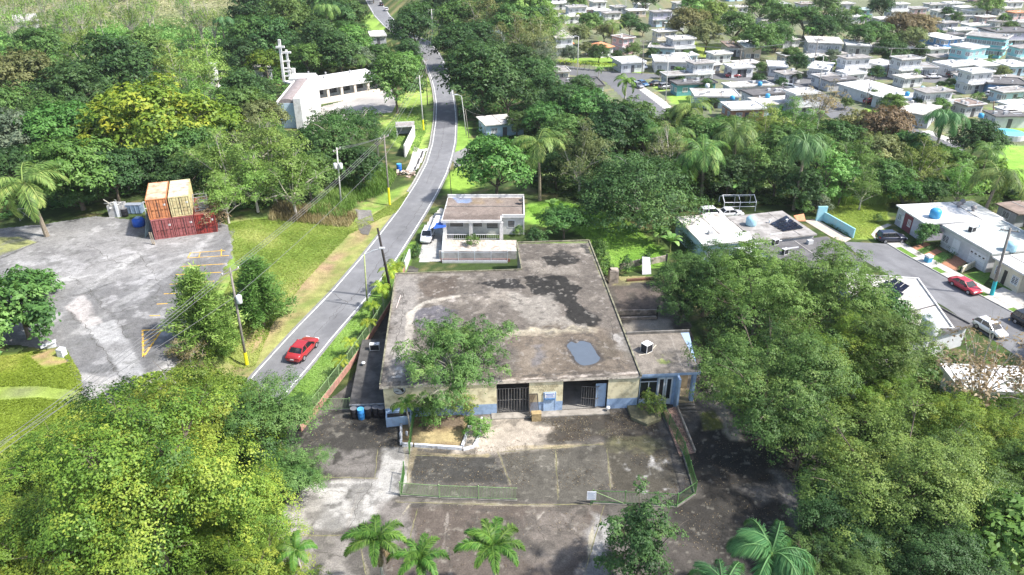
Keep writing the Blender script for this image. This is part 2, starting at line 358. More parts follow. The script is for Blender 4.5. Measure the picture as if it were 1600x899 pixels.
broad('hero_right_a', 12, 6.2, 5.2, 48, 1.9, 56000, .17, 6.4, mat=L_HERO2, lump=.34, sub=3, asp=.5, sp_r=.2, spray=30, tv=.4, stretch=.5, squash=.5, inner=.12)
broad('hero_right_b', 13, 5.6, 4.8, 38, 1.9, 40000, .19, 6.2, mat=L_HERO2, lump=.38, sub=3, asp=.5, sp_r=.2, spray=30, tv=.4, stretch=.5, squash=.5, inner=.12)
broad('feather_front', 14, 4.6, 3.2, 60, 1.05, 30000, .235, 5.8, squash=.55, mat=leafmat('leaf_front_tree', (.06,.13,.035), (.13,.23,.06), (.26,.36,.11), .01), lump=.4, low=-.5, asp=.3, nl=20, sub=3, bark=PALEBARK, trunk=.13, sp_r=.34)
broad('upright_shrub', 15, 2.3, 3.6, 40, .75, 9000, .20, 4.0, mat=L_DARK, lump=.35, low=-.7, trunk=.1, nl=12, sub=2, sp_r=.34)
broad('bigleaf', 16, 4.2, 3.6, 40, 1.3, 4200, .55, 4.0, mat=L_BRIGHT, lump=.3, low=-.5, asp=.5, sub=1)
def pine():
    rs = np.random.RandomState(21); C = []; A = []; mb = MB(); mb.tube([(0,0,-.3),(0,0,4),(0.1,0,9)], [.16,.12,.03], 6); tn = []
    for k in range(95):
        z = 1.0 + 8.2 * (k / 95) ** .95; rl = (2.9 * (1 - z / 10.2) + .35) * rs.uniform(.7, 1.15); a = k * 2.4 + rs.rand()
        e = np.array([math.cos(a) * rl, math.sin(a) * rl, z + rl * .38]); b = np.array([0, 0, z])
        mb.tube([b, b * .5 + e * .5 + np.array([0,0,-.08]), e], [.05, .035, .015], 4); m = int(40 + 60 * rl)
        t = rs.rand(m) ** .6; c = b + (e - b) * t[:, None] + rs.normal(size=(m, 3)) * .24; C.append(c); A.append(unit((e - b) / rl + rs.normal(size=(m, 3)) * .8 + np.array([0,0,.3]))); tn.append(np.clip(.5 + rs.normal() * .15 + rs.normal(size=m) * .12, 0, 1))
    c = np.concatenate(C); a = np.concatenate(A); n = rs.normal(size=c.shape) * .5 + np.array([0,-.1,.7]); L = rs.uniform(.25, .5, len(c))
    vs, q = leaf_quads(c, n, L, L * .22, rs, .03, a)
    m = leafmat('leaf_pine', (.085,.17,.035), (.18,.31,.065), (.33,.46,.12))
    PROTO['pine'] = dict(R=2.9, H=5.0, crown=np_mesh('pine_crown', vs, q, m, {'tone': np.repeat(np.concatenate(tn), 4)}), trunk=mb.mesh('pine_trunk', BARK))
pine()
def frond_geo(Lf, n, ll, a0, a1, rs, plume=0.0, wid=.07, drp=.45, bend=0.0):
    """one feather leaf: arched midrib with leaflets; along +x from the origin"""
    N = 14; P = [np.zeros(3)]; D = []
    for i in range(N):
        t = i / (N - 1); a = a0 + (a1 - a0) * t ** 1.2; d = np.array([math.cos(a), math.sin(bend * t), math.sin(a)]); d /= np.linalg.norm(d); D.append(d); P.append(P[-1] + d * Lf / N)
    P = np.array(P); D = np.array(D); vs = []; tn = []
    def q4(a, b, c, d, t): vs.extend([a, b, c, d]); tn.extend([t] * 4)
    for i in range(N):
        w = .045 * (1 - i / N) + .012; s = np.array([0, w, 0]); q4(P[i] - s, P[i] + s, P[i+1] + s * .9, P[i+1] - s * .9, .75)
    for k in range(n):
        t = .1 + .9 * k / (n - 1); x = t * N; i = min(int(x), N - 1); p = P[i] + (P[i+1] - P[i]) * (x - i); d = D[i]
        up = np.cross(np.array([0, -1, 0]), d); up = up / np.linalg.norm(up)
        if up[2] < 0: up = -up
        for sgn in (-1, 1):
            for rep in range(2 if plume else 1):
                side = np.array([0, sgn, 0]); roll = rs.normal() * plume if plume else .25
                l = ll * (math.sin(math.pi * (.12 + .82 * t)) ** .7) * rs.uniform(.85, 1.1)
                e = side * .85 + d * (.45 + .5 * t) + up * roll - np.array([0, 0, drp * rs.uniform(.7, 1.3)]) ; e = e / np.linalg.norm(e)
                m = p + e * l * .5 + up * .05 * l; tip = p + e * l - np.array([0, 0, drp * .35 * l]); w = np.cross(e, up); w = w / np.linalg.norm(w) * wid * .5
                q4(p, m + w, tip, m - w, min(1, max(0, .45 + rs.normal() * .14 + .2 * t)))
    return np.array(vs), np.array(tn)
def frond_mesh(name, mat, **k):
    rs = np.random.RandomState(hash(name) % 999 if False else sum(map(ord, name))); vs, tn = frond_geo(rs=rs, **k)
    return np_mesh(name, vs, np.arange(len(vs)).reshape(-1, 4), mat, {'tone': tn})
def rot_pts(v, yaw, pit):
    c, s = math.cos(pit), math.sin(pit); x = v[:, 0] * c - v[:, 2] * s; z = v[:, 0] * s + v[:, 2] * c
    c, s = math.cos(yaw), math.sin(yaw); return np.stack([x * c - v[:, 1] * s, x * s + v[:, 1] * c, z], 1)
def palm(key, seed, H, Lf, nf, mat, ll=.8, a0=1.0, a1=-.9, n=22, wid=.12, drp=.5, bulge=0.16, lean=.6, bark=None, plume=0):
    rs = np.random.RandomState(seed); mb = MB(); top = Vector((lean * rs.uniform(-1, 1), lean * rs.uniform(-1, 1), H))
    mb.tube([(0,0,-.3), (top.x*.15, top.y*.15, H*.35), (top.x*.5, top.y*.5, H*.7), top], [bulge*1.4, bulge, bulge*.85, bulge*.8], 7)
    V = []; T = []
    for k in range(nf):
        vs, tn = frond_geo(Lf * rs.uniform(.85, 1.1), n, ll, a0, a1, rs, plume, wid, drp, rs.uniform(-.3, .3))
        V.append(rot_pts(vs, k * 2.39996 + rs.uniform(-.2, .2), rs.uniform(-.9, .35) * (0.4 + k / nf)) + np.array(top)); T.append(np.clip(tn + rs.normal() * .1, 0, 1))
    V = np.concatenate(V); T = np.concatenate(T)
    PROTO[key] = dict(R=Lf * .85, H=H - .2, crown=np_mesh(key + '_crown', V, np.arange(len(V)).reshape(-1, 4), mat, {'tone': T}), trunk=mb.mesh(key + '_trunk', bark or PALEBARK))
palm('coconut', 31, 7.5, 3.9, 15, L_COCO, ll=1.0, a0=.8, a1=-1.15, n=34, wid=.085, drp=.6, bark=PALMBARK)
palm('coconut_tall', 32, 10.5, 3.4, 16, L_PALMD, ll=1.05, a0=.95, a1=-1.3, n=32, wid=.085, drp=1.0, bark=PALMBARK)
palm('royal', 33, 9.0, 3.0, 14, L_PALM, ll=.7, a0=1.0, a1=-1.1, n=22, wid=.12, drp=.7, bulge=.2, lean=.1)
palm('small_palm', 34, 2.2, 1.35, 11, leafmat('leaf_yellow_palm', (.10,.19,.02), (.22,.34,.03), (.42,.48,.05), .015), ll=.42, a0=.9, a1=-.8, n=16, wid=.07, bulge=.06, lean=.1)
palm('sago', 36, 1.0, 1.6, 16, L_PALMD, ll=.3, a0=.7, a1=-.2, n=18, wid=.06, lean=.1)
def fan_palm():
    rs = np.random.RandomState(35); c = unit(rs.normal(size=(900, 3)) + np.array([0,0,.25])); pos = c * rs.uniform(.7, 1.6, (900, 1)) + np.array([0,0,3.4]); n = np.cross(c, rs.normal(size=c.shape))
    vs, q = leaf_quads(pos, n, np.full(900, .9), np.full(900, .16), rs, .02, c); mb = MB(); mb.tube([(0,0,-.2),(0,0,3.4)], [.2,.17], 7)
    PROTO['fan_palm'] = dict(R=1.8, H=3.4, crown=np_mesh('fan_palm_crown', vs, q, L_SILV, {'tone': np.repeat(np.clip(.5 + rs.normal(size=900) * .15, 0, 1), 4)}), trunk=mb.mesh('fan_palm_trunk', BARK))
fan_palm()
def banana_leaf():
    vs = []; q = []; N = 7; rs = random.Random(3)
    for i in range(N + 1):
        t = i / N; a = 1.15 - 1.9 * t * t; x = 1.9 * t * math.cos(.5 * t); z = .9 * math.sin(min(t * 1.9, 1.6)) - .55 * max(0, t - .55) * 2; w = .32 * math.sin(math.pi * min(1, .08 + .9 * t)) ** .6
        vs += [(x, -w, z - w * .25), (x, 0, z), (x, w, z - w * .25)]
    for i in range(N): q += [(3*i, 3*i+3, 3*i+4, 3*i+1), (3*i+1, 3*i+4, 3*i+5, 3*i+2)]
    return np_mesh('banana_leaf', vs, q, L_BRIGHT, {'tone': [rs.uniform(.3, .9) for _ in vs]})
BANANA = banana_leaf()
TRUNKBAN = MB().tube([(0,0,-.1),(0,0,1.7)], [.14,.09], 7).mesh('banana_stem', plain('banana_stem', (.18,.2,.07), .7))
def spot_for(u, v, r, pr, sz=1.0, hf=1.0):
    hc = 6.0
    for _ in range(25):
        p = gp(u, v, hc); s = r * depth(p) / FPX / pr['R']; g = float(hgt(p.x, p.y)); hc = .5 * hc + .5 * (g + pr['H'] * s * sz * hf)
    return Vector((p.x, p.y, g)), s
def tree(kind, u, v, r, base, cat='tree', group=None, leaf=None, sz=1.0, name=None, hf=1.0):
    pr = PROTO[kind]; p, s = spot_for(u, v, r, pr, sz, hf)
    nm = name or {'shrub': 'shrub', 'upright_shrub': 'shrub', 'sago': 'shrub'}.get(kind, 'palm_tree' if kind in ('coconut', 'coconut_tall', 'royal', 'small_palm', 'fan_palm') else 'tree')
    o = empty(nm, p, rng.uniform(0, 6.28)); o.scale = (s, s, s * sz)
    share('trunk', pr['trunk'], o, scale=(1, 1, hf)); share('crown', pr['crown'], o, (0, 0, (pr['H'] + .2) * (hf - 1) if hf != 1 else 0), mat=leaf)
    lab(o, base, cat, group); return o
def banana(u, v, s, base, group='banana plants'):
    p = gt(u, v); o = empty('banana_plant', p, rng.uniform(0, 6)); o.scale = (s, s, s); share('stem', TRUNKBAN, o)
    for k in range(8): share('leaf', BANANA, o, (0, 0, 1.5), k * .83 + rng.uniform(-.2, .2), rot=(0, rng.uniform(-.75, .15), k * .83))
    lab(o, base, 'banana plant', group); return o
def carpet(name, polys, n, size, amp, mat, label, seed=1, msc=5.0, asp=.5, upw=1.0, tall=0.0, avoid=()):
    rs = np.random.RandomState(seed); A = []; 
    ar = []
    for P in polys: ar.append(abs(sum(P[i][0]*P[(i+1)%len(P)][1]-P[(i+1)%len(P)][0]*P[i][1] for i in range(len(P))))/2)
    for P, a in zip(polys, ar):
        m = int(n * a / sum(ar)); xs = [p[0] for p in P]; ys = [p[1] for p in P]; pts = []; got = 0
        while got < m:
            x = rs.uniform(min(xs), max(xs), m * 2); y = rs.uniform(min(ys), max(ys), m * 2); k = poly_sd(x, y, P) < 0
            for q in avoid: k &= poly_sd(x, y, q) > 0
            pts.append(np.stack([x[k], y[k]], 1)); got += int(k.sum())
            if not k.any(): break
        A.append(np.concatenate(pts)[:m])
    A = np.concatenate(A); x, y = A[:, 0], A[:, 1]; m1 = fbm(x, y, msc, 3, seed)
    z = hgt(x, y) + amp * np.clip(.45 + m1 * 1.1, .05, 1.2) * rs.uniform(.55, 1.0, len(x)) + rs.rand(len(x)) * tall
    nn = np.stack([-m1 * 0 + rs.normal(size=len(x)) * .6, rs.normal(size=len(x)) * .6, np.full(len(x), upw)], 1)
    ax = None
    if tall: ax = np.stack([rs.normal(size=len(x)) * .35, rs.normal(size=len(x)) * .35, np.ones(len(x))], 1); nn = rs.normal(size=(len(x), 3))
    L = size * rs.uniform(.6, 1.4, len(x)); vs, q = leaf_quads(np.stack([x, y, z], 1), nn, L, L * asp, rs, .1, ax)
    tone = np.clip(.5 + .75 * fbm(x, y, 4.0, 4, seed + 5) + rs.normal(size=len(x)) * .08, 0, 1)
    return props(link(name, np_mesh(name, vs, q, mat, {'tone': np.repeat(tone, 4)})), label, name.replace('_', ' '), None, 'stuff')
# ------------------------------------------------------------------ the setting: terrain, roads, yards
def st(o): o['kind'] = 'structure'; return o
def axis_grid(a, b, res, far):
    g = list(np.arange(a, b + res, res)); k = res
    lo = []; x = a
    while x > -far: k *= 1.35; x -= k; lo.append(x)
    k = res; x = b; hi = []
    while x < far: k *= 1.35; x += k; hi.append(x)
    return np.array(lo[::-1] + g + hi)
GX = axis_grid(-95, 150, 1.0, 4000); GY = axis_grid(34, 265, 1.0, 4000)
X, Y = np.meshgrid(GX, GY); nx = len(GX); ny = len(GY); X = X.ravel(); Y = Y.ravel()
P = Paint(X, Y, (.05, .075, .025))

P.poly(wp([(845,160),(860,-30),(1700,-60),(1750,250),(1560,235),(1400,205),(1280,175),(1100,185)]), (.17,.185,.115), 1.5, 2, 1, 8)
P.poly(wp([(0,95),(0,35),(160,22),(270,22),(280,60),(150,75)]), (.10,.22,.035), 4, 4, .9, 12)
P.poly(wp([(-60,36),(-60,-12),(420,-12),(330,24),(160,26)]), (.30,.29,.16), 4, 5, .85, 14)
P.poly(wp([(590,190),(625,150),(672,120),(676,200),(655,250),(640,235),(615,225)]), (.26,.36,.08), .6, .6, 1, 4)
P.poly(wp([(350,345),(430,340),(540,345),(565,318),(610,300),(655,280),(640,320),(595,372),(560,412),(520,462),(460,520),(402,585),(330,680),(300,690),(340,560),(330,470),(356,420)]), (.19,.285,.06), .5, .5, 1, 3)
P.poly(wp([(520,455),(460,517),(402,580),(390,590),(425,510),(480,440),(548,365),(580,335),(615,315),(640,290),(652,285),(622,330),(595,365),(564,404)]), (.31,.31,.11), .5, .7, .9, 2.5)
P.line(wp([(372,590),(420,512),(470,452),(520,400),(552,372),(574,352)]), (.33,.225,.14), 1.5, 1.0, .97, 3)
P.blots(2.2, .2, (.30,.24,.12), .5, 8, .1); P.blots(.9, .25, (.12,.2,.04), .5, 9, .1)
P.poly(wp([(440,628),(455,612),(520,532),(575,466),(618,412),(640,376),(652,384),(640,410),(600,470),(545,545),(480,640),(440,690)]), (.2,.34,.05), .25, .3, 1, 2)
P.line(wp([(430,690),(480,630),(535,552),(560,520)]), (.16,.15,.12), .55, .4, .8)
P.poly(wp([(815,345),(822,320),(870,312),(930,326),(985,345),(1042,400),(1040,418),(950,425),(925,382),(900,362),(850,352)]), (.20,.36,.06), .5, .6, 1, 3)
P.poly(wp([(910,345),(985,340),(1010,352),(960,358),(925,355)]), (.14,.10,.06), .6, .8, .8, 2)
P.poly(wp([(-40,740),(-40,560),(60,548),(105,545),(128,585),(132,612),(85,690),(0,735)]), (.20,.27,.042), .4, .5, 1, 3)
P.poly(wp([(40,560),(85,545),(105,565),(70,575)]), (.36,.23,.14), .7, .8, .8, 1.5)
P.line(wp([(-10,615),(60,612),(125,618)]), (.17,.19,.085), 1.1, .6, .9)
P.poly(wp([(695,275),(728,255),(742,262),(740,300),(700,305)]), (.24,.38,.06), .3, .4)
P.poly(wp([(1280,318),(1388,314),(1388,348),(1368,374),(1332,372),(1305,345)]), (.27,.36,.07), .4, .4, 1, 3)
P.poly(wp([(1555,225),(1660,230),(1700,330),(1600,300),(1560,270)]), (.23,.42,.07), 1, 1)
P.poly(wp([(700,205),(712,190),(735,190),(740,235),(712,245)]), (.2,.33,.06), .4, .5)
P.poly(wp([(1055,60),(1095,68),(1135,72),(1160,85),(1120,98),(1090,85)]), (.3,.38,.08), 1, 1)
for pl in ([(955,112),(1000,112),(1010,122),(975,118)], [(1040,150),(1075,147),(1095,160),(1060,168)], [(1015,131),(1035,128),(1045,140),(1030,143)], [(1215,120),(1250,134),(1275,145),(1230,142)],
           [(1405,112),(1425,115),(1440,122),(1400,122)], [(1465,128),(1520,128),(1525,140),(1480,140)], [(1570,150),(1610,150),(1610,165),(1575,165)], [(1350,170),(1385,172),(1380,180),(1355,180)], [(880,92),(960,90),(985,112),(920,102)],
           [(570,48),(603,48),(585,22),(575,20)], [(1300,118),(1345,108),(1380,118),(1330,125)], [(1540,165),(1610,195),(1610,215),(1560,200)]):
    P.poly(wp(pl), (.24,.37,.07), .5, .8, 1, 4)
P.mottle(7, .35, 4, 3); P.mottle(1.8, .25, 3, 5)
idx = np.arange(nx * ny).reshape(ny, nx); q = np.stack([idx[:-1,:-1], idx[:-1,1:], idx[1:,1:], idx[1:,:-1]], -1).reshape(-1, 4)
Zt = hgt(X, Y); far = np.hypot(X, Y) > 700
Zt = Zt + np.where(Y > 480, (Y - 480) * .035 * np.clip((Y - 480) / 600, 0, 1), 0)
G_MAT = painted('ground_cover', .95, 7, .4, .5, .1, .9)
ground = st(link('ground', np_mesh('ground', np.stack([X, Y, Zt], 1), q, G_MAT, colors=np.clip(P.c, .01, .9))))

def strip(name, A, B, step, nacr, z, base, paint, mat, ext=0.0):
    """a paved strip between two edge lines"""
    A = [Vector(p) for p in A]; B = [Vector(p) for p in B]
    n = max(2, int(sum((A[i+1]-A[i]).length for i in range(len(A)-1)) / step))
    def res(pts):
        cum = [0]
        for i in range(len(pts)-1): cum.append(cum[-1] + (pts[i+1]-pts[i]).length)
        t = np.linspace(0, cum[-1], n + 1); return np.stack([np.interp(t, cum, [p[k] for p in pts]) for k in (0, 1)], 1)
    a, b = res(A), res(B)
    for _ in range(3):
        for w in (a, b): w[1:-1] = (w[:-2] + 2 * w[1:-1] + w[2:]) / 4
    dv = (b - a) / np.linalg.norm(b - a, axis=1, keepdims=True); a = a - dv * ext; b = b + dv * ext
    t = np.linspace(0, 1, nacr + 1)[None, :, None]; g = (a[:, None] * (1 - t) + b[:, None] * t).reshape(-1, 2)
    P = Paint(g[:, 0].copy(), g[:, 1].copy(), base); P.t = np.tile(t.ravel(), n + 1)
    if paint: paint(P)
    idx = np.arange((n+1)*(nacr+1)).reshape(n+1, nacr+1); q = np.stack([idx[:-1,:-1], idx[:-1,1:], idx[1:,1:], idx[1:,:-1]], -1).reshape(-1, 4)
    zz = z + hgt(g[:, 0], g[:, 1]) if hgt is not None else z
    return link(name, np_mesh(name, np.stack([g[:, 0], g[:, 1], zz], 1), q, mat, colors=np.clip(P.c, .01, .9))), a, b
ASPH = painted('asphalt', .85, 14, .16, .25, .25, .8)
def road_paint(P):
    for c_, w_ in ((.25, .09), (.75, .09), (.42, .07), (.6, .07)): P.mix(np.exp(-((P.t - c_) / w_) ** 2) * .25, (.14,.14,.147))
    P.mix(np.clip((.07 - np.minimum(P.t, 1 - P.t)) / .07, 0, 1) * .5, (.26,.25,.23))
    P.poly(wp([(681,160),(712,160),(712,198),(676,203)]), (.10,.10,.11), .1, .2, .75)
    P.poly(wp([(640,335),(668,330),(676,300),(655,300)]), (.20,.20,.20), .5, 1.2, .4)
    P.poly(wp([(520,430),(560,440),(520,500),(480,500)]), (.17,.17,.17), .6, 1.5, .35)
    P.line(wp([(655,345),(668,300),(690,262)]), (.24,.24,.24), .12, .5, .7)
    P.line(wp([(470,520),(530,475),(575,425)]), (.11,.11,.115), .07, .3, .6)
    P.poly(wp([(500,520),(530,488),(545,495),(515,530)]), (.13,.13,.135), .15, .2, .7); P.poly(wp([(612,372),(628,352),(640,358),(625,380)]), (.14,.14,.145), .15, .2, .6); P.blots(1.6, .25, (.25,.25,.25), .35, 4, .15); P.line(wp([(600,395),(612,408)]), (.09,.09,.09), .1, .2, .7)
    P.mottle(9, .18, 4, 2); P.mottle(1.2, .12, 3, 7)
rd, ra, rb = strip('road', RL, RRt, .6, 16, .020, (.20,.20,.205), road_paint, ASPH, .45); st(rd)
WPAINT = plain('white_road_paint', (.78,.78,.75), .7, var=.12, sc=3, dirt=(.25,.25,.25), dsc=1.3, damt=.65)
def ribbon(name, pts, w, z, mat, label=None):
    mb = MB(); n = len(pts); vs = []
    for i in range(n):
        d = Vector((pts[min(i+1,n-1)][0]-pts[max(i-1,0)][0], pts[min(i+1,n-1)][1]-pts[max(i-1,0)][1], 0)).normalized(); s = Vector((-d.y, d.x, 0)) * w / 2
        p = Vector((pts[i][0], pts[i][1], float(hgt(pts[i][0], pts[i][1])) + z)); vs += [p + s, p - s]
    mb.add(vs, [(2*i, 2*i+1, 2*i+3, 2*i+2) for i in range(n-1)]); return mb.mesh(name, mat)
def inset(a, b, k): d = (b - a) / np.linalg.norm(b - a, axis=1, keepdims=True); return a + d * k
for e_ in (inset(ra, rb, .45), inset(rb, ra, .45)): st(link('edge_line', ribbon('edge_line', e_, .16, .028, WPAINT), rd))
# kerb of the far stretch (left edge, beyond the bend)
KERB = plain('old_kerb', (.42,.41,.38), .9, var=.2, sc=3, dirt=(.12,.12,.1), dsc=1.0)
kb = MB(); pts = [p for p in ra if 128 < p[1] < 232]
for p, p2 in zip(pts, pts[1:]): kb.bar((p[0]-.15, p[1], .07), (p2[0]-.15, p2[1], .07), .22, .16)
st(part('kerb', kb, KERB))
# ---- workshop yard
def yard_paint(P):
    w = lambda *p: wp(list(p), 0)
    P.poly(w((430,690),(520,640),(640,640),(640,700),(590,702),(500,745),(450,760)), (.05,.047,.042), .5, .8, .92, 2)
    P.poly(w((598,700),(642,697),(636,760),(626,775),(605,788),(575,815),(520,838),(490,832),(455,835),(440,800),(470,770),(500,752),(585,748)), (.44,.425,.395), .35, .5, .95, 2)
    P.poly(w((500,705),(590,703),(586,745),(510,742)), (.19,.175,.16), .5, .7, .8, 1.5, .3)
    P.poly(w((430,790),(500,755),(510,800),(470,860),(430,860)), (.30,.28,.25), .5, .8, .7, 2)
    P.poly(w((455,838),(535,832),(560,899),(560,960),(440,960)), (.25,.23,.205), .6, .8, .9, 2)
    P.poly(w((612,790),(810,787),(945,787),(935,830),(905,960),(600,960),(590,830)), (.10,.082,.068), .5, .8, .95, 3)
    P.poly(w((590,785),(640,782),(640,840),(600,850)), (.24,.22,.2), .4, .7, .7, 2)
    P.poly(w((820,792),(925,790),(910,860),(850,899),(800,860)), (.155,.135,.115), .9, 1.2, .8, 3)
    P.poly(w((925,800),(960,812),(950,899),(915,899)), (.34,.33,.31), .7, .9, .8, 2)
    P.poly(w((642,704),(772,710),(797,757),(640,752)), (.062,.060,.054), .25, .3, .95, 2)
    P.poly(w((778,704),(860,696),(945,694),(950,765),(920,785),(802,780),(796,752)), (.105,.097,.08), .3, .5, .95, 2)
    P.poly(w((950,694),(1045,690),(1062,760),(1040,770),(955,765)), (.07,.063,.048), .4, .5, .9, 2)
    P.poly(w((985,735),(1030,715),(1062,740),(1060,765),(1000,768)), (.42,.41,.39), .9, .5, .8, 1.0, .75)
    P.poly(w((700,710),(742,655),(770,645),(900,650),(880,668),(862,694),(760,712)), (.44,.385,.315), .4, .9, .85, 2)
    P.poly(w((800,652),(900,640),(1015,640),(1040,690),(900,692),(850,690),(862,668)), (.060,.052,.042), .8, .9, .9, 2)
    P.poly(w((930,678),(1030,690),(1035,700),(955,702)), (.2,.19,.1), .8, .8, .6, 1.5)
    P.poly(w((1050,700),(1110,650),(1260,690),(1270,900),(1040,900),(1050,790),(1090,775)), (.036,.033,.029), .6, 1, .97, 3)  # dark mossy concrete, albedo lowered further to carry the shade of the trees
    P.poly(w((1150,765),(1240,745),(1245,775),(1190,785)), (.15,.14,.13), .6, 1, .8, 2)
    P.poly(w((1215,740),(1250,760),(1250,830),(1225,810)), (.2,.19,.18), .6, 1, .8, 2)
    P.poly(w((1000,840),(1090,850),(1140,899),(980,899)), (.09,.08,.07), .8, 1.2, .8, 2)
    P.poly(w((1100,600),(1140,690),(1165,690),(1120,600)), (.30,.27,.21), .3, .5, .7, 1.5)
    P.poly(w((1093,645),(1115,640),(1128,668),(1100,672)), (.11,.12,.035), .3, .4, .9, 1.5)
    for a in (((640,756),(632,700),(700,702)), ((797,757),(778,706)), ((620,783),(810,790),(945,790)), ((948,700),(955,760)), ((600,840),(640,790)), ((560,840),(575,899)), ((460,838),(560,836)), ((502,745),(590,748)), ((500,700),(505,750)), ((930,800),(915,899)), ((868,700),(872,780))):
        P.line(w(*a), (.38,.34,.24), .10, .25, .7)
    for a in (((640,745),(648,700)), ((640,706),(700,712),(760,712)), ((795,700),(868,698),(940,693))): P.line(w(*a), (.40,.33,.2), .22, .4, .8)
    for a in (((770,860),(830,800)), ((790,870),(850,800)), ((860,800),(905,850)), ((875,800),(900,830)), ((700,800),(690,880)), ((560,770),(540,830))): P.line(w(*a), (.42,.38,.33), .06, .2, .5)
    for a in (((640,790),(800,800)), ((600,860),(760,870)), ((820,830),(900,835)), ((560,760),(600,765)), ((870,740),(872,780))): P.line(w(*a), (.06,.055,.05), .06, .5, .7)
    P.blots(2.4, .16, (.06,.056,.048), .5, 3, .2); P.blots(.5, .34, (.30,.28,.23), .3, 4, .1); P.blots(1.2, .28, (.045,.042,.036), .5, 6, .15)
    P.mottle(4, .3, 4, 3); P.mottle(.8, .22, 3, 8)
CONC = painted('old_concrete', .92, 7, .34, .5, .15, 1.7)
yo = wp([(420,700),(545,600),(650,600),(1000,600),(1105,585),(1150,640),(1290,690),(1330,960),(400,960),(380,800)], 0)
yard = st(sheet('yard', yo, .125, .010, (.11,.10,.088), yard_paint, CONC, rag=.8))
CRACK = plain('crack_dirt', (.065,.058,.048), .95); JOINT = plain('weedy_joint', (.22,.20,.11), .95, var=.5, sc=4, dirt=(.08,.10,.03), dsc=2, damt=.8)
def jag(pts, amp, step, rs):
    out = []
    for a, b in zip(pts, pts[1:]):
        n = max(1, int((b - a).length / step)); d = (b - a).normalized(); s_ = Vector((-d.y, d.x, 0))
        out += [a.lerp(b, i / n) + s_ * rs.uniform(-amp, amp) for i in range(n)]
    return out + [pts[-1]]
def cracks(name, lines, w, z, mat, parent, amp=.12, step=.35, seed=1, zg=0.0):
    rs = random.Random(seed); mb = MB()
    for ln in lines:
        p = jag([gp(u, v, zg) for u, v in ln], amp, step, rs); n = len(p); vs = []
        for i in range(n):
            d = (p[min(i+1, n-1)] - p[max(i-1, 0)]); d.z = 0; d = d.normalized(); s_ = Vector((-d.y, d.x, 0)) * w * rs.uniform(.3, 1.0) * (.4 if i in (0, n-1) else 1); vs += [(p[i].x + s_.x, p[i].y + s_.y, z), (p[i].x - s_.x, p[i].y - s_.y, z)]
        mb.add(vs, [(2*i, 2*i+1, 2*i+3, 2*i+2) for i in range(n-1)])
    return part(name, mb, mat, parent, kind='stuff')
cracks('crack', [((640,742),(700,748),(795,756)), ((868,700),(871,740),(873,782)), ((560,760),(575,740),(566,720)), ((545,830),(560,790),(585,752)), ((600,860),(680,850),(760,875)), ((820,830),(860,822),(905,838)), ((830,800),(850,840),(835,880)), ((640,800),(650,840),(640,890)), ((700,800),(690,850)), ((480,775),(520,768),(585,770)), ((500,720),(540,728),(588,722)), ((930,800),(960,830),(950,880)), ((1060,800),(1120,820),(1180,810)), ((1100,780),(1095,840)), ((780,710),(820,740),(800,778)), ((900,700),(920,740),(945,762)), ((960,700),(1000,720),(1050,712)), ((505,705),(512,742)), ((470,850),(520,870),(560,865)), ((660,715),(690,735)), ((1010,740),(1040,760))], .026, .020, CRACK, yard, .22, .3, 5)
cracks('slab_joint', [((502,746),(590,748)), ((590,702),(586,748)), ((640,706),(636,756)), ((778,706),(798,757)), ((948,700),(954,766)), ((620,785),(780,789)), ((800,789),(945,788)), ((640,712),(770,713)), ((780,707),(870,699),(945,694)), ((458,838),(560,836)), ((560,838),(572,899)), ((652,795),(640,845)), ((945,790),(915,890)), ((440,790),(500,755)), ((868,700),(872,782))], .06, .018, JOINT, yard, .05, .5, 6)
# ---- back yard slab to the right of the workshop
st(sheet('back_yard', wp([(940,432),(1040,432),(1075,500),(1110,600),(1000,600)], 0), .2, .014, (.09,.08,.068), lambda P: (P.poly(wp([(955,445),(1040,455),(1035,490),(968,486)],0), (.115,.095,.08), .3, .5), P.poly(wp([(975,500),(1050,498),(1055,520),(985,522)],0), (.25,.225,.19), .5, .6), P.poly(wp([(950,425),(1045,420),(1040,440),(960,445)],0), (.24,.22,.10), .5, .8), P.blots(1.5,.2,(.06,.055,.045),.6,3,.1), P.mottle(2,.3,4,2)), CONC, rag=.5))
# ---- passage between the fence wall and the workshop
st(sheet('side_passage', wp([(500,690),(612,470),(640,415),(655,420),(640,470),(600,610),(545,650)], 0), .2, .013, (.06,.056,.05), lambda P: (P.blots(1.2,.1,(.14,.13,.11),.6,2,.1), P.mottle(1.5,.4,4,2)), CONC, rag=.1))
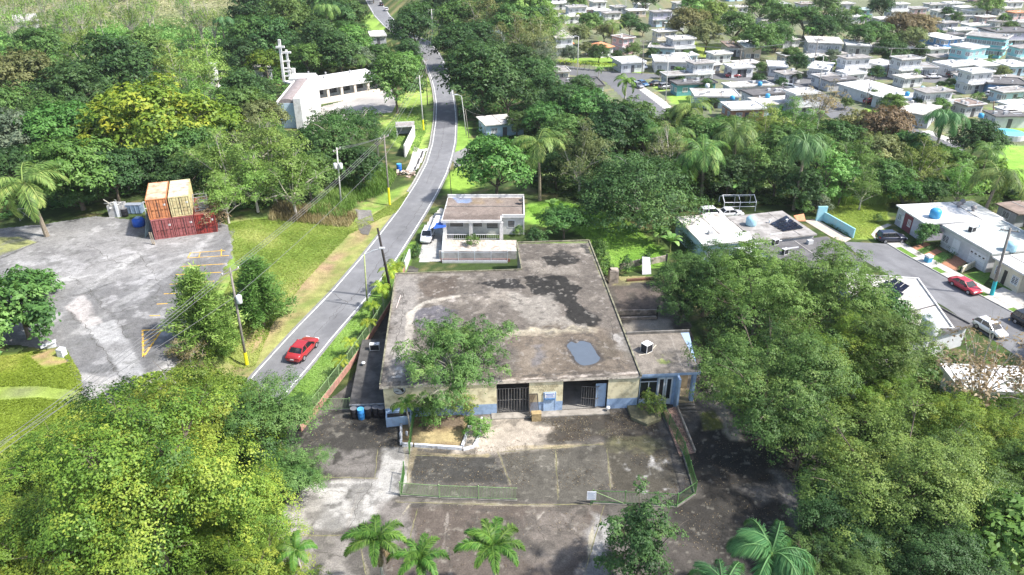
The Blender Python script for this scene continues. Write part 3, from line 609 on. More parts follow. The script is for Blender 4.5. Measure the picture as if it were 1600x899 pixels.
# ---- container lot on the rise
def lot_paint(P):
    w = lambda *p: wp(list(p), PLAT)
    P.poly(w((0,400),(60,355),(240,355),(340,380),(360,380),(330,420),(200,440),(60,450)), (.27,.262,.25), 1.2, 1.8, .7, 5)
    P.poly(w((100,480),(130,460),(175,528),(135,515)), (.40,.37,.35), .2, .25, .9)
    P.poly(w((133,513),(180,500),(197,525),(215,560),(235,600),(190,585)), (.35,.345,.335), .25, .25, .95, 1.5)
    P.poly(w((120,585),(165,583),(200,600),(160,640),(130,610)), (.38,.365,.34), .3, .3, .9)
    P.poly(w((178,495),(215,475),(260,440),(300,400),(362,360),(360,400),(320,460),(280,520),(258,560),(230,590),(205,530)), (.145,.142,.138), .6, .9, .75, 3)
    P.poly(w((100,490),(135,515),(185,575),(175,590),(130,585),(95,540)), (.17,.168,.165), .3, .5, .8, 2)
    P.poly(w((205,345),(235,350),(245,375),(215,372)), (.10,.10,.07), .6, .8, .8, 2)
    P.poly(w((-40,372),(30,370),(55,380),(0,400),(-40,402)), (.25,.26,.10), .2, .25, .95, 2)
    for a in (((0,405),(60,378),(35,370)), ((178,495),(135,450),(110,430)), ((60,470),(130,460),(180,440)), ((105,485),(135,515),(190,590)), ((180,497),(200,528)), ((175,490),(215,478))): P.line(w(*a), (.09,.09,.085), .10, .3, .8)
    for a in (((120,520),(300,400),(330,370)), ((90,440),(200,420),(330,390)), ((130,455),(220,395))): P.line(w(*a), (.45,.44,.42), .5, .9, .5, 2)
    P.blots(3.2, .18, (.17,.165,.16), .55, 3, .15); P.blots(2.0, .25, (.40,.39,.38), .5, 5, .15); P.blots(.9, .32, (.12,.12,.11), .5, 6, .06); P.mottle(4, .22, 4, 3); P.mottle(1, .15, 3, 4)
lo_ = wp([(-60,420),(-60,372),(0,358),(60,352),(150,338),(235,345),(345,345),(366,362),(362,400),(330,460),(292,525),(262,590),(240,640),(170,655),(130,612),(120,590),(95,545),(20,540),(-60,540)], PLAT)
lot = st(sheet('car_park', lo_, .22, .030, (.19,.187,.183), lot_paint, CONC, hfun=lambda x, y: np.maximum(hgt(x, y), 0), rag=.5))
cracks('crack', [((0,405),(60,378),(36,370)), ((178,497),(135,452),(108,430)), ((60,470),(130,462),(182,440)), ((105,487),(136,515),(188,588)), ((180,499),(200,530)), ((175,490),(216,478)), ((230,440),(280,430),(330,405)), ((40,430),(120,425),(190,400)), ((215,395),(250,440),(240,480)), ((130,380),(180,410),(230,415)), ((175,516),(215,505)), ((60,395),(110,400),(150,390))], .035, PLAT + .045, CRACK, lot, .35, .45, 8, PLAT)
YPAINT = plain('yellow_road_paint', (.72,.42,.05), .7, var=.15, sc=2, dirt=(.3,.28,.24), dsc=1.2, damt=.6)
def linemark(a, b, w=.15, mat=YPAINT, z=.055, name='bay_line'):
    p, q2 = gp(*a, PLAT), gp(*b, PLAT); pts = [p.lerp(q2, i / 12) for i in range(13)]; return st(link(name, ribbon(name, pts, w, z, mat)))
for a, b in (((292,404),(358,400)), ((293,404),(298,396)), ((296,396),(352,392)), ((284,417),(353,413)), ((275,430),(346,426)), ((265,445),(335,440)), ((256,460),(280,459)), ((245,476),(262,475)), ((234,494),(250,494)), ((311,402),(313,395)), ((346,400),(346,390))): linemark(a, b)
for a, b, w in (((222,517),(253,516),.22), ((253,516),(224,559),.22), ((223,517),(224,559),.22), ((223,527),(252,518),.1), ((223,535),(250,522),.1), ((224,542),(246,527),.1), ((224,550),(240,538),.1)): linemark(a, b, w, name='hatch_line')
# ---- church forecourt, drive, bus pull-in
PALE = painted('pale_concrete', .9, 8, .15, .2, .15, 1.2)
st(sheet('church_forecourt', wp([(470,178),(500,168),(612,136),(620,160),(612,176),(560,180),(520,200),(470,205)]), .5, .02, (.38,.36,.34), lambda P: (P.blots(3,.1,(.25,.24,.22),.5,2,.2), P.mottle(5,.25,4,3)), PALE, rag=.3))
st(sheet('church_drive', wp([(590,215),(618,212),(634,225),(655,232),(652,250),(640,262),(640,270),(618,272),(600,262)]), .3, .018, (.47,.44,.40), lambda P: (P.mottle(3,.25,4,3), P.blots(2,.2,(.3,.28,.24),.5,2,.2)), PALE, rag=.3))
st(sheet('concrete_pull_in', wp([(655,234),(668,232),(655,262),(641,272),(636,268)]), .3, .016, (.55,.53,.5), lambda P: P.mottle(3,.15,4,3), PALE, rag=.1))
st(sheet('drain_slot', wp([(660,236),(663,236),(649,265),(645,269)]), .2, .024, (.06,.06,.06), lambda P: None, PALE))
st(sheet('verge_slab', wp([(556,348),(572,346),(581,355),(576,368),(564,366)], 0), .25, .06, (.14,.13,.115), lambda P: P.mottle(1,.3,3,2), CONC, hfun=lambda x, y: hgt(x, y)))
st(sheet('verge_slab', wp([(556,332),(580,330),(584,346),(560,347)], 0), .25, .06, (.2,.19,.175), lambda P: P.mottle(1,.3,3,2), CONC, hfun=lambda x, y: hgt(x, y)))
# ---- drive of the white roadside house
st(sheet('house_drive', wp([(655,402),(665,360),(690,335),(712,335),(706,408),(655,410)], 0), .2, .018, (.40,.39,.365), lambda P: (P.mottle(2,.2,4,3), P.blots(1.5,.2,(.25,.24,.22),.5,2,.2)), CONC, rag=.15))
st(sheet('gravel_apron', wp([(662,372),(672,340),(688,325),(700,330),(690,350),(672,378)], 0), .2, .014, (.55,.53,.48), lambda P: (P.blots(.8,.1,(.35,.33,.28),.6,2,.2)), CONC, rag=.3))
st(sheet('side_lane', wp([(706,240),(735,228),(742,255),(710,262)], 0), .3, .017, (.24,.235,.23), lambda P: P.mottle(2,.2,3,2), PALE, rag=.3))
cracks('crack', [((470,545),(500,515),(540,470)), ((520,500),(560,455),(600,400)), ((600,400),(640,350),(665,310)), ((430,590),(470,575),(490,585)), ((560,440),(590,450)), ((640,330),(672,335)), ((665,290),(690,230),(695,190)), ((545,475),(520,458))], .03, .027, CRACK, rd, .18, .5, 12)
# ---- streets of the estate
def street(pts, z, base=(.15,.15,.155), name='street', rag=.0):
    return st(sheet(name, wp(pts, 0), .5, z, base, lambda P: (P.mottle(6,.2,4,3), P.blots(4,.2,(.16,.16,.155),.4,3,.2)), ASPH, rag=rag))
street([(850,98),(945,111),(1022,116),(1100,113),(1200,118),(1265,121),(1330,118),(1400,116),(1440,117),(1510,117),(1510,126),(1470,131),(1430,127),(1400,124),(1330,127),(1268,131),(1300,155),(1372,188),(1362,202),(1300,185),(1215,133),(1100,122),(1022,122),(990,128),(1045,168),(1062,196),(1018,196),(945,127),(850,110)], .022)
street([(1420,198),(1510,228),(1500,246),(1410,222)], .021)
NS_L = wp([(1318,378),(1349,407),(1478,481),(1517,508),(1640,592)], 0); NS_R = wp([(1385,381),(1416,400),(1480,435),(1600,499),(1720,563)], 0)
s2, sa, sb = strip('street', NS_L, NS_R, .5, 12, .022, (.185,.185,.19), lambda P: (P.mottle(3,.2,4,3), P.mottle(.8,.12,3,7), P.line(wp([(1345,385),(1460,450),(1600,540)],0),(.10,.10,.105),.5,.8,.5)), ASPH, 0); st(s2)
# pavement beyond the street, with its kerb as a step
PAVE = plain('pavement_concrete', (.50,.475,.43), .9, var=.15, sc=2.5, dirt=(.32,.3,.26), dsc=.8, damt=.5, bump=.15)
pv = MB(); pr_ = [Vector((p[0], p[1], 0)) for p in sb]
off = Vector((sb[-1][0]-sb[0][0], sb[-1][1]-sb[0][1], 0)).normalized(); nrm = Vector((-off.y, off.x, 0))
def slab(a, b, w0, w1, z): 
    q_ = [a + nrm*w0, b + nrm*w0, b + nrm*w1, a + nrm*w1]; pv.prism([(v.x, v.y) for v in q_], -.05, z)
n_ = len(pr_); stepn = 4
pave = st(empty('pavement', (0,0,0)))
for i in range(0, n_ - stepn, stepn):
    pv = MB(); a, b = pr_[i], pr_[i+stepn]; g_ = (b - a).normalized() * .012
    slab(a, b - g_, 0, .16, .13); st(part('kerb_stone', pv, KERB, pave))
    pv = MB(); slab(a, b - g_, 1.25, 2.75, .13); st(part('paving_slab', pv, PAVE, pave))
    pv = MB(); grass = (i // stepn) % 7 in (1, 2, 5); slab(a, b - g_, .165, 1.245, .11 if not grass else .10); st(part('grass_strip' if grass else 'paving_slab', pv, plain('verge_grass', (.12,.22,.035), .95, var=.4, sc=4) if grass else PAVE, pave))
st(sheet('pavement', wp([(984,129),(991,126),(1042,160),(1052,172),(1040,172)], 0), .3, .03, (.5,.48,.44), lambda P: P.mottle(2,.15,3,2), PALE))
st(sheet('pavement', wp([(1440,205),(1452,204),(1495,220),(1490,226)], 0), .3, .03, (.5,.48,.44), lambda P: P.mottle(2,.15,3,2), PALE))
# ------------------------------------------------------------------ the workshop
BR = gp(1000, 637)                                        # right foot of the front wall
FL_ = at_y(1000, 586, BR.y); ZR = FL_.z                   # roof height there
A_ = gp(598, 603, ZR); TH = math.atan2(FL_.y - A_.y, FL_.x - A_.x); WL = (FL_ - A_).length
ux, uy = math.cos(TH), math.sin(TH)
def loc(p): dx, dy = p[0] - A_.x, p[1] - A_.y; return (dx*ux + dy*uy, -dx*uy + dy*ux)
def lpx(u, v, z=0.0): return loc(gp(u, v, z))
def fx(u, v):                                             # distance along the front wall of a picture point at its foot
    return lpx(u, v, 0)[0]
def fpt(u, v, off=0.0):                                   # picture point on the front wall plane: (s, z)
    o = Vector((A_.x - uy*off*-1, A_.y + ux*off*-1, 0)); a, ry, rz = ray(u, v); n = Vector((-uy, ux, 0)); t = (o.x*n.x + o.y*n.y) / (a*n.x + ry*n.y)
    p = (a*t, ry*t); return loc(p)[0], CAMH + rz*t
WS = empty('workshop_building', (A_.x, A_.y, 0), TH)
props(WS, 'low yellow and blue concrete workshop with a large stained flat roof', 'building')
YEL = plain('yellow_wall_paint', (.80,.71,.47), .85, var=.05, sc=1.5, dirt=(.40,.33,.19), dsc=1.3, damt=.6)
BLU = plain('blue_wall_paint', (.33,.45,.63), .8, var=.07, sc=2, dirt=(.16,.22,.32), dsc=1.3, damt=.45)
BLU2 = plain('pale_blue_paint', (.40,.53,.70), .8, var=.08, sc=2, dirt=(.25,.3,.38), dsc=1.5, damt=.4)
DARKC = plain('bare_concrete', (.20,.185,.165), .95, var=.25, sc=1.5, dirt=(.08,.075,.065), dsc=.8, damt=.7, bump=.3)
FASC = plain('stained_fascia', (.66,.58,.48), .9, var=.2, sc=3, dirt=(.14,.11,.09), dsc=1.6, damt=.8)
IRON = plain('weathered_iron', (.20,.19,.18), .6, .3, .2, 6)
DKIRON = plain('dark_iron', (.06,.06,.06), .6, .3, .2, 6)
T1 = lpx(640, 428, ZR)[1]; sD = lpx(808, 378, ZR)[0]; T2 = lpx(918, 377, ZR)[1]
RT = .32; ov = .35
d1a, d1b = fx(776, 643), fx(826, 642); d2a, d2b = fx(878, 641), fx(947, 637)
hd1 = fpt(800, 599)[1]; hd2 = fpt(910, 592)[1]; band = 1.35
print('workshop ZR', ZR, 'W', WL, 'T1', T1, T2, 'doors', d1a, d1b, d2a, d2b, hd1, hd2)
zt = ZR - RT
def wall_run(mb, x0, x1, zlo, zhi, th=.2):
    if zlo < band: mb.box(x0, x1, 0, th, zlo, min(band, zhi), 1)
    if zhi > band: mb.box(x0, x1, 0, th, max(zlo, band), zhi, 0)
fw = MB(); wall_run(fw, 0, d1a, 0, zt); wall_run(fw, d1a, d1b, hd1, zt); wall_run(fw, d1b, d2a, 0, zt); wall_run(fw, d2a, d2b, hd2, zt); wall_run(fw, d2b, WL, 0, zt)
part('front_wall', fw, [YEL, BLU], WS)
sw = MB(); sw.box(0, .2, .2, T1, 0, zt); sw.box(WL-.2, WL, .2, T2, 0, zt); sw.box(.2, sD, T1-.2, T1, 0, zt); sw.box(sD, sD+.2, T1, T2, 0, zt); sw.box(sD+.2, WL-.2, T2-.2, T2, 0, zt)
part('side_wall', sw, [plain('grimy_side_wall', (.34,.31,.24), .9, var=.25, sc=2, dirt=(.12,.11,.09), dsc=.7, damt=.8)], WS)
fl = MB(); fl.box(.2, WL-.2, .2, T1-.2, 0, .06); part('floor', fl, plain('shop_floor', (.30,.285,.26), .8, var=.3, sc=1.2, dirt=(.1,.09,.08), dsc=.6, damt=.6), WS)
inn = MB(); inn.box(.2, WL-.2, 9.0, 9.2, .06, zt); part('inner_wall', inn, DARKC, WS)
rf = MB(); rf.box(-ov, WL+.12, -.14, T1+.1, zt, ZR); rf.box(sD-.1, WL+.12, T1+.1, T2+.1, zt, ZR); roof = part('roof', rf, FASC, WS)
# weathered roof top: one painted skin with the pond, gravel drifts and pale scars
def wl(p): return (A_.x + p[0]*ux - p[1]*uy, A_.y + p[0]*uy + p[1]*ux)
def grid_loc(x0, x1, y0, y1, res):
    nx_ = int((x1-x0)/res)+1; ny_ = int((y1-y0)/res)+1; gx = np.linspace(x0, x1, nx_); gy = np.linspace(y0, y1, ny_); XX, YY = np.meshgrid(gx, gy); i = np.arange(nx_*ny_).reshape(ny_, nx_)
    return XX.ravel(), YY.ravel(), np.stack([i[:-1,:-1], i[:-1,1:], i[1:,1:], i[1:,:-1]], -1).reshape(-1, 4)
def roof_paint(P, zr=None):
    zr = ZR if zr is None else zr; w = lambda *p: [lpx(u, v, zr) for u, v in p]
    P.blots(3.0, .05, (.30,.265,.22), .6, 2, .25); P.blots(2.0, .1, (.12,.105,.09), .55, 5, .2)
    P.poly(w((600,600),(625,430),(650,428),(655,470),(640,520),(640,600)), (.27,.25,.225), .8, 1.2, .7, 2)
    P.poly(w((612,560),(640,555),(640,590),(610,590)), (.55,.53,.50), .8, .4, .75, .9, .8)
    P.poly(w((655,445),(672,433),(715,432),(718,450),(700,466),(670,465)), (.105,.085,.068), .5, .4, .85, 1.5)
    P.poly(w((642,492),(655,482),(690,476),(715,485),(700,512),(655,512)), (.12,.115,.128), .5, .5, .8, 1.2)
    P.line(w((628,560),(640,520),(640,490),(662,473),(715,463)), (.46,.42,.35), .35, .5, .8, 1.5)
    P.poly(w((745,442),(800,436),(815,440),(820,450),(770,452)), (.026,.025,.024), .5, .25, .95, 1.0)
    P.poly(w((815,432),(850,432),(885,430),(905,452),(895,462),(912,480),(940,500),(932,508),(905,510),(885,500),(882,475),(860,470),(830,458)), (.026,.025,.023), .45, .22, .97, 1.2)
    P.poly(w((850,402),(880,396),(905,405),(885,415),(855,415)), (.026,.025,.023), .45, .2, .95, .8)
    P.poly(w((865,398),(880,390),(900,402),(898,412)), (.045,.042,.038), .4, .2, .95, .7)
    P.poly(w((905,382),(918,380),(926,398),(912,392)), (.05,.05,.045), .5, .3, .9, .8)
    P.poly(w((850,502),(882,500),(890,510),(855,512)), (.09,.07,.05), .5, .4, .85, 1)
    P.poly(w((700,452),(760,445),(770,462),(725,475),(690,472)), (.40,.36,.32), .8, .4, .8, .7, .75); P.poly(w((700,455),(760,445),(765,462),(715,472)), (.06,.055,.05), .7, .2, .9, .45, .95)
    P.poly(w((790,515),(900,512),(935,512),(930,520),(800,525)), (.40,.355,.26), .5, .5, .8, 1.2)
    P.poly(w((800,462),(860,465),(885,505),(820,510)), (.30,.275,.235), .9, .9, .6, 2)
    P.poly(w((830,425),(900,415),(908,430),(860,432)), (.27,.24,.20), .8, .9, .6, 2)
    P.poly(w((955,525),(980,520),(988,545),(965,552)), (.36,.34,.31), .7, .5, .8, 1.0); P.poly(w((968,525),(985,522),(992,560),(975,555)), (.13,.12,.10), .6, .5, .8, 1.0)
    P.poly(w((800,525),(960,520),(975,585),(800,600)), (.17,.135,.10), 1.2, 1.5, .6, 2.5)
    P.poly(w((925,535),(955,530),(968,555),(940,565)), (.10,.085,.065), .7, .8, .7, 1.2)
    P.poly(w((882,540),(893,530),(910,531),(925,534),(937,552),(944,562),(932,571),(911,574),(896,568),(889,555)), (.065,.06,.058), .2, .35, .8, .8); P.poly(w((830,540),(850,535),(855,560),(835,570)), (.14,.135,.14), .5, .7, .7, 1.2)
    P.line(w((600,606),(800,594),(1000,582)), (.50,.44,.38), .16, .4, .8, .7); P.line(w((602,598),(800,588),(996,578)), (.08,.07,.06), .12, .45, .8, .8)
    P.line(w((622,431),(640,429),(808,424)), (.09,.08,.07), .15, .3, .7)
    P.line(w((808,380),(918,379)), (.13,.19,.05), .28, .35, .95, .7); P.line(w((920,385),(950,460)), (.22,.22,.11), .1, .2, .8, .7); P.line(w((808,380),(809,424)), (.13,.18,.06), .15, .3, .8, .7)
    P.line(w((950,460),(1000,583)), (.07,.062,.055), .12, .15, .9, .7)
    P.blots(.5, .34, (.36,.33,.29), .35, 7, .08); P.blots(.8, .32, (.06,.055,.05), .5, 8, .1); P.mottle(4, .25, 4, 3); P.mottle(.6, .25, 3, 4)
RSKIN = painted('weathered_roof_skin', .95, 7, .34, .6, .12, 1.9)
def skin(name, x0, x1, y0, y1, z, base, paint, parent, res=.12):
    XX, YY, q = grid_loc(x0, x1, y0, y1, res); P = Paint(XX, YY, base); paint(P)
    return link(name, np_mesh(name, np.stack([XX, YY, np.full(XX.size, z)], 1), q, RSKIN, colors=np.clip(P.c, .01, .9)), parent)
skin('roof_skin', -ov, WL+.12, -.14, T1+.1, ZR+.006, (.132,.115,.097), roof_paint, roof)
skin('roof_skin', sD-.1, WL+.12, T1+.1, T2+.1, ZR+.006, (.132,.115,.097), roof_paint, roof)
up = MB(); up.box(WL-.02, WL+.16, -.3, T2+.12, ZR+.01, ZR+.16); up.box(-ov-.02, sD-.1, T1-.02, T1+.14, ZR+.012, ZR+.15); up.box(sD-.14, sD, T1+.14, T2+.1, ZR+.012, ZR+.17); up.box(sD, WL-.02, T2-.04, T2+.14, ZR+.012, ZR+.20); up.box(-ov-.03, -ov+.13, .2, T1-.02, ZR+.012, ZR+.08)
part('upstand', up, plain('mossy_upstand', (.24,.225,.15), .95, var=.35, sc=2, dirt=(.07,.065,.05), dsc=.9, damt=.8), roof)
WATER = plain('rain_water', (.11,.13,.155), .06, 0, .05, 1, 0, .8)
def blob(pts, z, name, mat, parent, seed=2, rag=.15, kind=None):
    P_ = []; n = len(pts)
    for i in range(n):
        a, b, c, d = (Vector((*pts[(i+k-1) % n][:2], 0)) for k in range(4))
        for k in range(6):
            t = k/6; p = .5*((2*b) + (c-a)*t + (2*a-5*b+4*c-d)*t*t + (3*b-a-3*c+d)*t**3); r = rag*float(fbm(np.array([p.x]), np.array([p.y]), .8, 3, seed)[0]); P_.append((p.x+r, p.y+r*.7, z))
    mb = MB(); mb.add(P_, [tuple(range(len(P_)))]); return part(name, mb, mat, parent)
blob([lpx(u, v, ZR) for u, v in ((886,541),(893,534),(900,537),(908,533),(922,537),(932,552),(938,560),(930,568),(912,571),(900,565),(893,553))], ZR+.012, 'roof_puddle', WATER, roof)
pp = MB(); a_, b_ = lpx(619, 482, ZR), lpx(626, 462, ZR); pp.tube([(a_[0], a_[1], ZR+.06), (b_[0], b_[1], ZR+.06)], .05, 6); part('loose_pipe', pp, plain('pinkish_pvc', (.62,.5,.45), .5), WS)
cr_ = cracks('crack', [((605,590),(640,580),(700,585)), ((650,520),(680,535),(720,530)), ((800,525),(850,528),(930,520)), ((760,470),(800,480),(870,470)), ((640,440),(700,436),(800,428)), ((840,560),(870,580),(900,578)), ((930,480),(955,500),(960,540)), ((820,400),(850,420),(830,436)), ((900,430),(925,450)), ((960,560),(985,570)), ((720,595),(800,590),(880,584)), ((880,540),(860,560)), ((930,570),(960,575),(990,572)), ((630,450),(628,500),(612,560))], .04, ZR + .011, CRACK, None, .16, .4, 9, ZR); cr_.parent = roof; cr_.matrix_parent_inverse = Matrix.Translation((A_.x, A_.y, 0)).__matmul__(Matrix.Rotation(TH, 4, 'Z')).inverted()
# ledge, gates, doors, lettering
lg = MB(); lg.box(d1a-.6, d2b+.2, -1.0, -.02, 0, .14); part('door_ledge', lg, plain('worn_ledge', (.34,.31,.27), .95, var=.3, sc=2, dirt=(.13,.12,.1), dsc=1, damt=.7), WS)
def bars(x0, x1, y, z0, z1, step, mat, name, parent, rails=(0, .5, 1), w=.03, kind=None):
    g = MB(); n = max(1, int((x1-x0)/step))
    for z in rails: zz = z0 + (z1-z0)*z; g.box(x0, x1, y-.02, y+.02, zz-.03, zz+.03)
    o = part(name, g, mat, parent)
    return o, [x0 + (x1-x0)*i/n for i in range(n+1)]
BARS = {}
def picket_mesh(h, w, mat):
    k = (round(h, 2), w, mat.name)
    if k not in BARS: BARS[k] = MB().box(-w/2, w/2, -w/2, w/2, 0, h).mesh('bar', mat)
    return BARS[k]
g1, xs = bars(d1a+.05, d1b-.05, .12, .2, hd1-.75, .30, IRON, 'sliding_gate', WS)
for i, x in enumerate(xs): share('bar', picket_mesh(hd1-.95, .05 if i % 4 else .09, IRON), g1, (x, .10, .2))
g2 = link('folding_gate', None, WS, (d2a + (d2b-d2a)*.44, .5, .08))
for k, (ang, n_, x0, y0) in enumerate(((R(-12), 6, 0, 0), (R(22), 6, 1.46, -.31))):
    leaf = MB(); L_ = 1.5
    for z in (.05, 1.2, 2.75): leaf.bar((x0, y0, z), (x0 + L_*math.cos(ang), y0 + L_*math.sin(ang), z), .05, .05)
    for i in range(n_ + 1): leaf.bar((x0 + L_*math.cos(ang)*i/n_, y0 + L_*math.sin(ang)*i/n_, .05), (x0 + L_*math.cos(ang)*i/n_, y0 + L_*math.sin(ang)*i/n_, 2.75 + (.15 if k else 0)*i/n_), .035, .035)
    part('gate_leaf', leaf, IRON, g2)
pd = MB(); pd.box(d2b-1.25, d2b-.12, .35, .41, .1, hd2-1.0); part('blue_panel_door', pd, BLU2, WS)
s0, z0 = fpt(850, 614); s1 = fpt(868, 614)[0]
dr = MB(); dr.box(s0+.06, s1-.06, -.05, -.003, .14, z0-.05); dr_o = part('side_door', dr, BLU2, WS, label='pale blue side door under a small sign')
df = MB(); df.box(s0-.06, s0+.06, -.08, -.003, .14, z0+.06); df.box(s1-.06, s1+.06, -.08, -.003, .14, z0+.06); df.box(s0+.06, s1-.06, -.08, -.003, z0-.05, z0+.06); part('door_frame', df, BLU, dr_o)
zb = fpt(859, 621)[1]
sg = MB(); sg.box(s0+.09, s1-.09, -.12, -.055, zb, zb+.62); sgo = part('sign_board', sg, plain('white_sign', (.82,.82,.84), .5, var=.03), WS)
cn = MB(); cn.box(s0+.08, s1-.08, -.2, -.055, zb-.22, zb-.06); part('sign_ledge', cn, plain('blue_steel', (.10,.22,.42), .5), sgo)
def text(body, size, mat, parent, loc_, rot, name='lettering', ext=.004, align='CENTER', sx=1.0):
    c = bpy.data.curves.new(name, 'FONT'); c.body = body; c.size = size; c.extrude = ext; c.align_x = align; c.materials.append(mat); c.space_line = .85
    o = bpy.data.objects.new(name, c); COL.objects.link(o); me = bpy.data.meshes.new_from_object(o); bpy.data.objects.remove(o); o = link(name, me, parent, loc_); o.rotation_euler = rot; return o
INK = plain('blue_ink', (.10,.22,.55), .6); FADED = plain('faded_red_lettering', (.40,.34,.21), .85, var=.2, sc=6)
sm = (s0+s1)/2
lm = MB()
for i, (w_, h_) in enumerate(((1.0,.12),(.8,.07),(.9,.07))): lm.box(sm-w_/2*.9, sm+w_/2*.9, -.126, -.121, zb+.45-i*.17, zb+.45-i*.17+h_)
part('printed_line', lm, [INK], sgo)
sA, zA = fpt(832, 603.5); sB = fpt(871, 601)[0]
text('HOJALATERIA', .45, FADED, WS, ((sA+sB)/2, -.004, zA-.25), (R(90),0,0), sx=1.0)
text('Y', .45, FADED, WS, ((sA+sB)/2-1.25, -.004, zA-.72), (R(90),0,0)); text('PINTURA', .45, FADED, WS, ((sA+sB)/2+.15, -.004, zA-.72), (R(90),0,0))
e0, ez = fpt(624, 608)
em = MB(); em.disc((e0, -.006, ez-.1), .62, 24, 'y'); emo = part('round_emblem', em, plain('emblem_ground', (.5,.5,.5), .8), WS)
eb = MB(); eb.add([(e0-.05,-.012,ez+.4),(e0-.3,-.012,ez+.15),(e0-.1,-.012,ez),(e0+.1,-.012,ez-.1),(e0+.3,-.012,ez-.45),(e0+.5,-.012,ez-.3),(e0+.35,-.012,ez+.1),(e0+.3,-.012,ez+.35)],[(0,1,2,3,4,5,6,7)]); eb.box(e0-.45, e0-.1, -.012, -.008, ez-.35, ez-.25)
part('emblem_figure', eb, plain('emblem_black', (.04,.03,.03), .8), emo); 
er = MB()
for i in range(24):
    t0, t1 = 2*math.pi*i/24, 2*math.pi*(i+1)/24; er.bar((e0+.62*math.cos(t0), -.01, ez-.1+.62*math.sin(t0)), (e0+.62*math.cos(t1), -.01, ez-.1+.62*math.sin(t1)), .015, .06)
part('emblem_ring', er, plain('emblem_black', (.04,.03,.03)), emo)
lp = MB(); k_, kz = fpt(947, 636); lp.lathe((k_+.1, -.5, .35), [(.02,-.02),(.17,.04),(.24,.16),(.2,.3),(.06,.38)], 12); o = link('wash_basin', lp.mesh('wash_basin', plain('white_enamel', (.8,.8,.8), .3), True), None, (A_.x, A_.y, 0), TH); props(o, 'small round white basin on the ledge by the open garage door', 'basin')
# things leaning on the front wall
def on_ws(name, mb, mat, label, cat): o = link(name, mb.mesh(name, mat), None, (A_.x, A_.y, 0), TH); return props(o, label, cat)
gs, gz = fpt(833, 612); gr = empty('leaning_grate', (A_.x, A_.y, 0), TH); props(gr, 'rusty slatted steel grate leaning against the yellow wall between the garage doors', 'grate')
fr = MB(); fr.bar((gs-.45,-.8,.15),(gs-.45,-.1,2.5),.07,.07); fr.bar((gs+.6,-.8,.15),(gs+.45,-.1,2.5),.07,.07); fr.bar((gs-.45,-.1,2.5),(gs+.45,-.1,2.5),.07,.07); part('frame', fr, DKIRON, gr)
for i in range(8):
    t = i/7; sl_ = MB(); x = gs-.38 + .8*t; sl_.bar((x, -.72, .4), (x, -.12, 2.45), .06, .03); part('slat', sl_, plain('brown_rust', (.13,.09,.06), .9, var=.3, sc=5), gr)
bx = MB(); bx.box(gs-.25, gs+.75, -1.6, -1.0, .01, .95); bx.box(gs-.28, gs+.78, -1.63, -.97, .95, .99); on_ws('cardboard_box', bx, plain('tan_board', (.36,.27,.14), .9, var=.25, sc=3), 'tan box on the ground in front of the leaning grate', 'box')
# ------------------------------------------------------------------ right annex (office with porch)
q1 = gp(1000, 640); n1 = lpx(1060, 632); 
AN = empty('office_annex', (A_.x, A_.y, 0), TH); props(AN, 'small flat-roofed blue office annex with a porch beside the workshop', 'building')
xa = WL + .18; zq = at_y(1030, 585, gp(1030, 637).y).z; xb = lpx(1096, 583, zq)[0]; xp = lpx(1061, 592, zq-.3)[0]; ya0 = 0.25; ya1 = lpx(985, 523, zq)[1]
xr = lpx(1078, 522, zq)[0]; xr = max(xr, xb-1.2); ZQ = zq
print('annex', xa, xb, xp, ya1, xr, zq)
wa = MB(); wd0, wd1 = xa+.05, xa+ (xp-xa)*.48; dd0, dd1 = xa+(xp-xa)*.5, xa+(xp-xa)*.93; zw = zq-.75
wa.box(xa, wd0, ya0, ya0+.2, 0, zq-.3); wa.box(wd0, wd1, ya0, ya0+.2, 0, .9); wa.box(wd0, dd1, ya0, ya0+.2, zw, zq-.3); wa.box(wd1, dd0, ya0, ya0+.2, 0, zw); wa.box(dd1, xp, ya0, ya0+.2, 0, zq-.3)
wa.box(xp, xp+.22, -.9, ya1-.2, 0, zq-.3); wa.box(xa, xp, ya1-.2, ya1, 0, zq-.3); wa.box(xp+.22, xr, ya1-.2, ya1, 0, zq-.3)
part('wall', wa, BLU2, AN); bk = MB(); bk.box(xa, xp, ya0+2.5, ya0+2.6, 0, zq-.3); part('inner_wall', bk, DARKC, AN)
rfa = MB(); rfa.prism([(xa, ya0-.35), (xb, ya0-.35), (xb, ya0+1.4), (xr, ya1+.1), (xa, ya1+.1)], zq-.3, zq); ro = part('roof', rfa, BLU, AN)
def an_paint(P):
    P.blots(2.2,.05,(.27,.24,.2),.6,3,.2); P.blots(1.4,.15,(.10,.09,.075),.6,6,.15); P.poly([(xa+2.4,ya0+1.6),(xa+3.1,ya0+1.7),(xa+3.0,ya0+2.7),(xa+2.5,ya0+2.6)],(.26,.30,.09),.5,.4,.85,.5)
    P.poly([(xb-1.5,ya0),(xb,ya0),(xb,ya0+1),(xb-.8,ya0+.6)],(.06,.055,.045),.4,.4,.9); P.poly([(xr-1.1,ya1-1.5),(xr,ya1-1.5),(xr,ya1),(xr-1,ya1)],(.07,.06,.05),.6,.5,.85); P.line([(xa+1.6,ya0+4.5),(xa+4.6,ya0+.3)],(.1,.09,.08),.03,.2,.7); P.line([(xa+5,ya0+7),(xa+4.6,ya0+.4)],(.36,.33,.29),.04,.1,.6); P.mottle(2.5,.25,4,2); P.mottle(.5,.2,3,3)
XX, YY, qq = grid_loc(xa+.02, xb-.02, ya0-.33, ya1+.08, .1); kp = poly_sd(XX, YY, [(xa, ya0-.35), (xb, ya0-.35), (xb, ya0+1.4), (xr, ya1+.1), (xa, ya1+.1)]) < .02
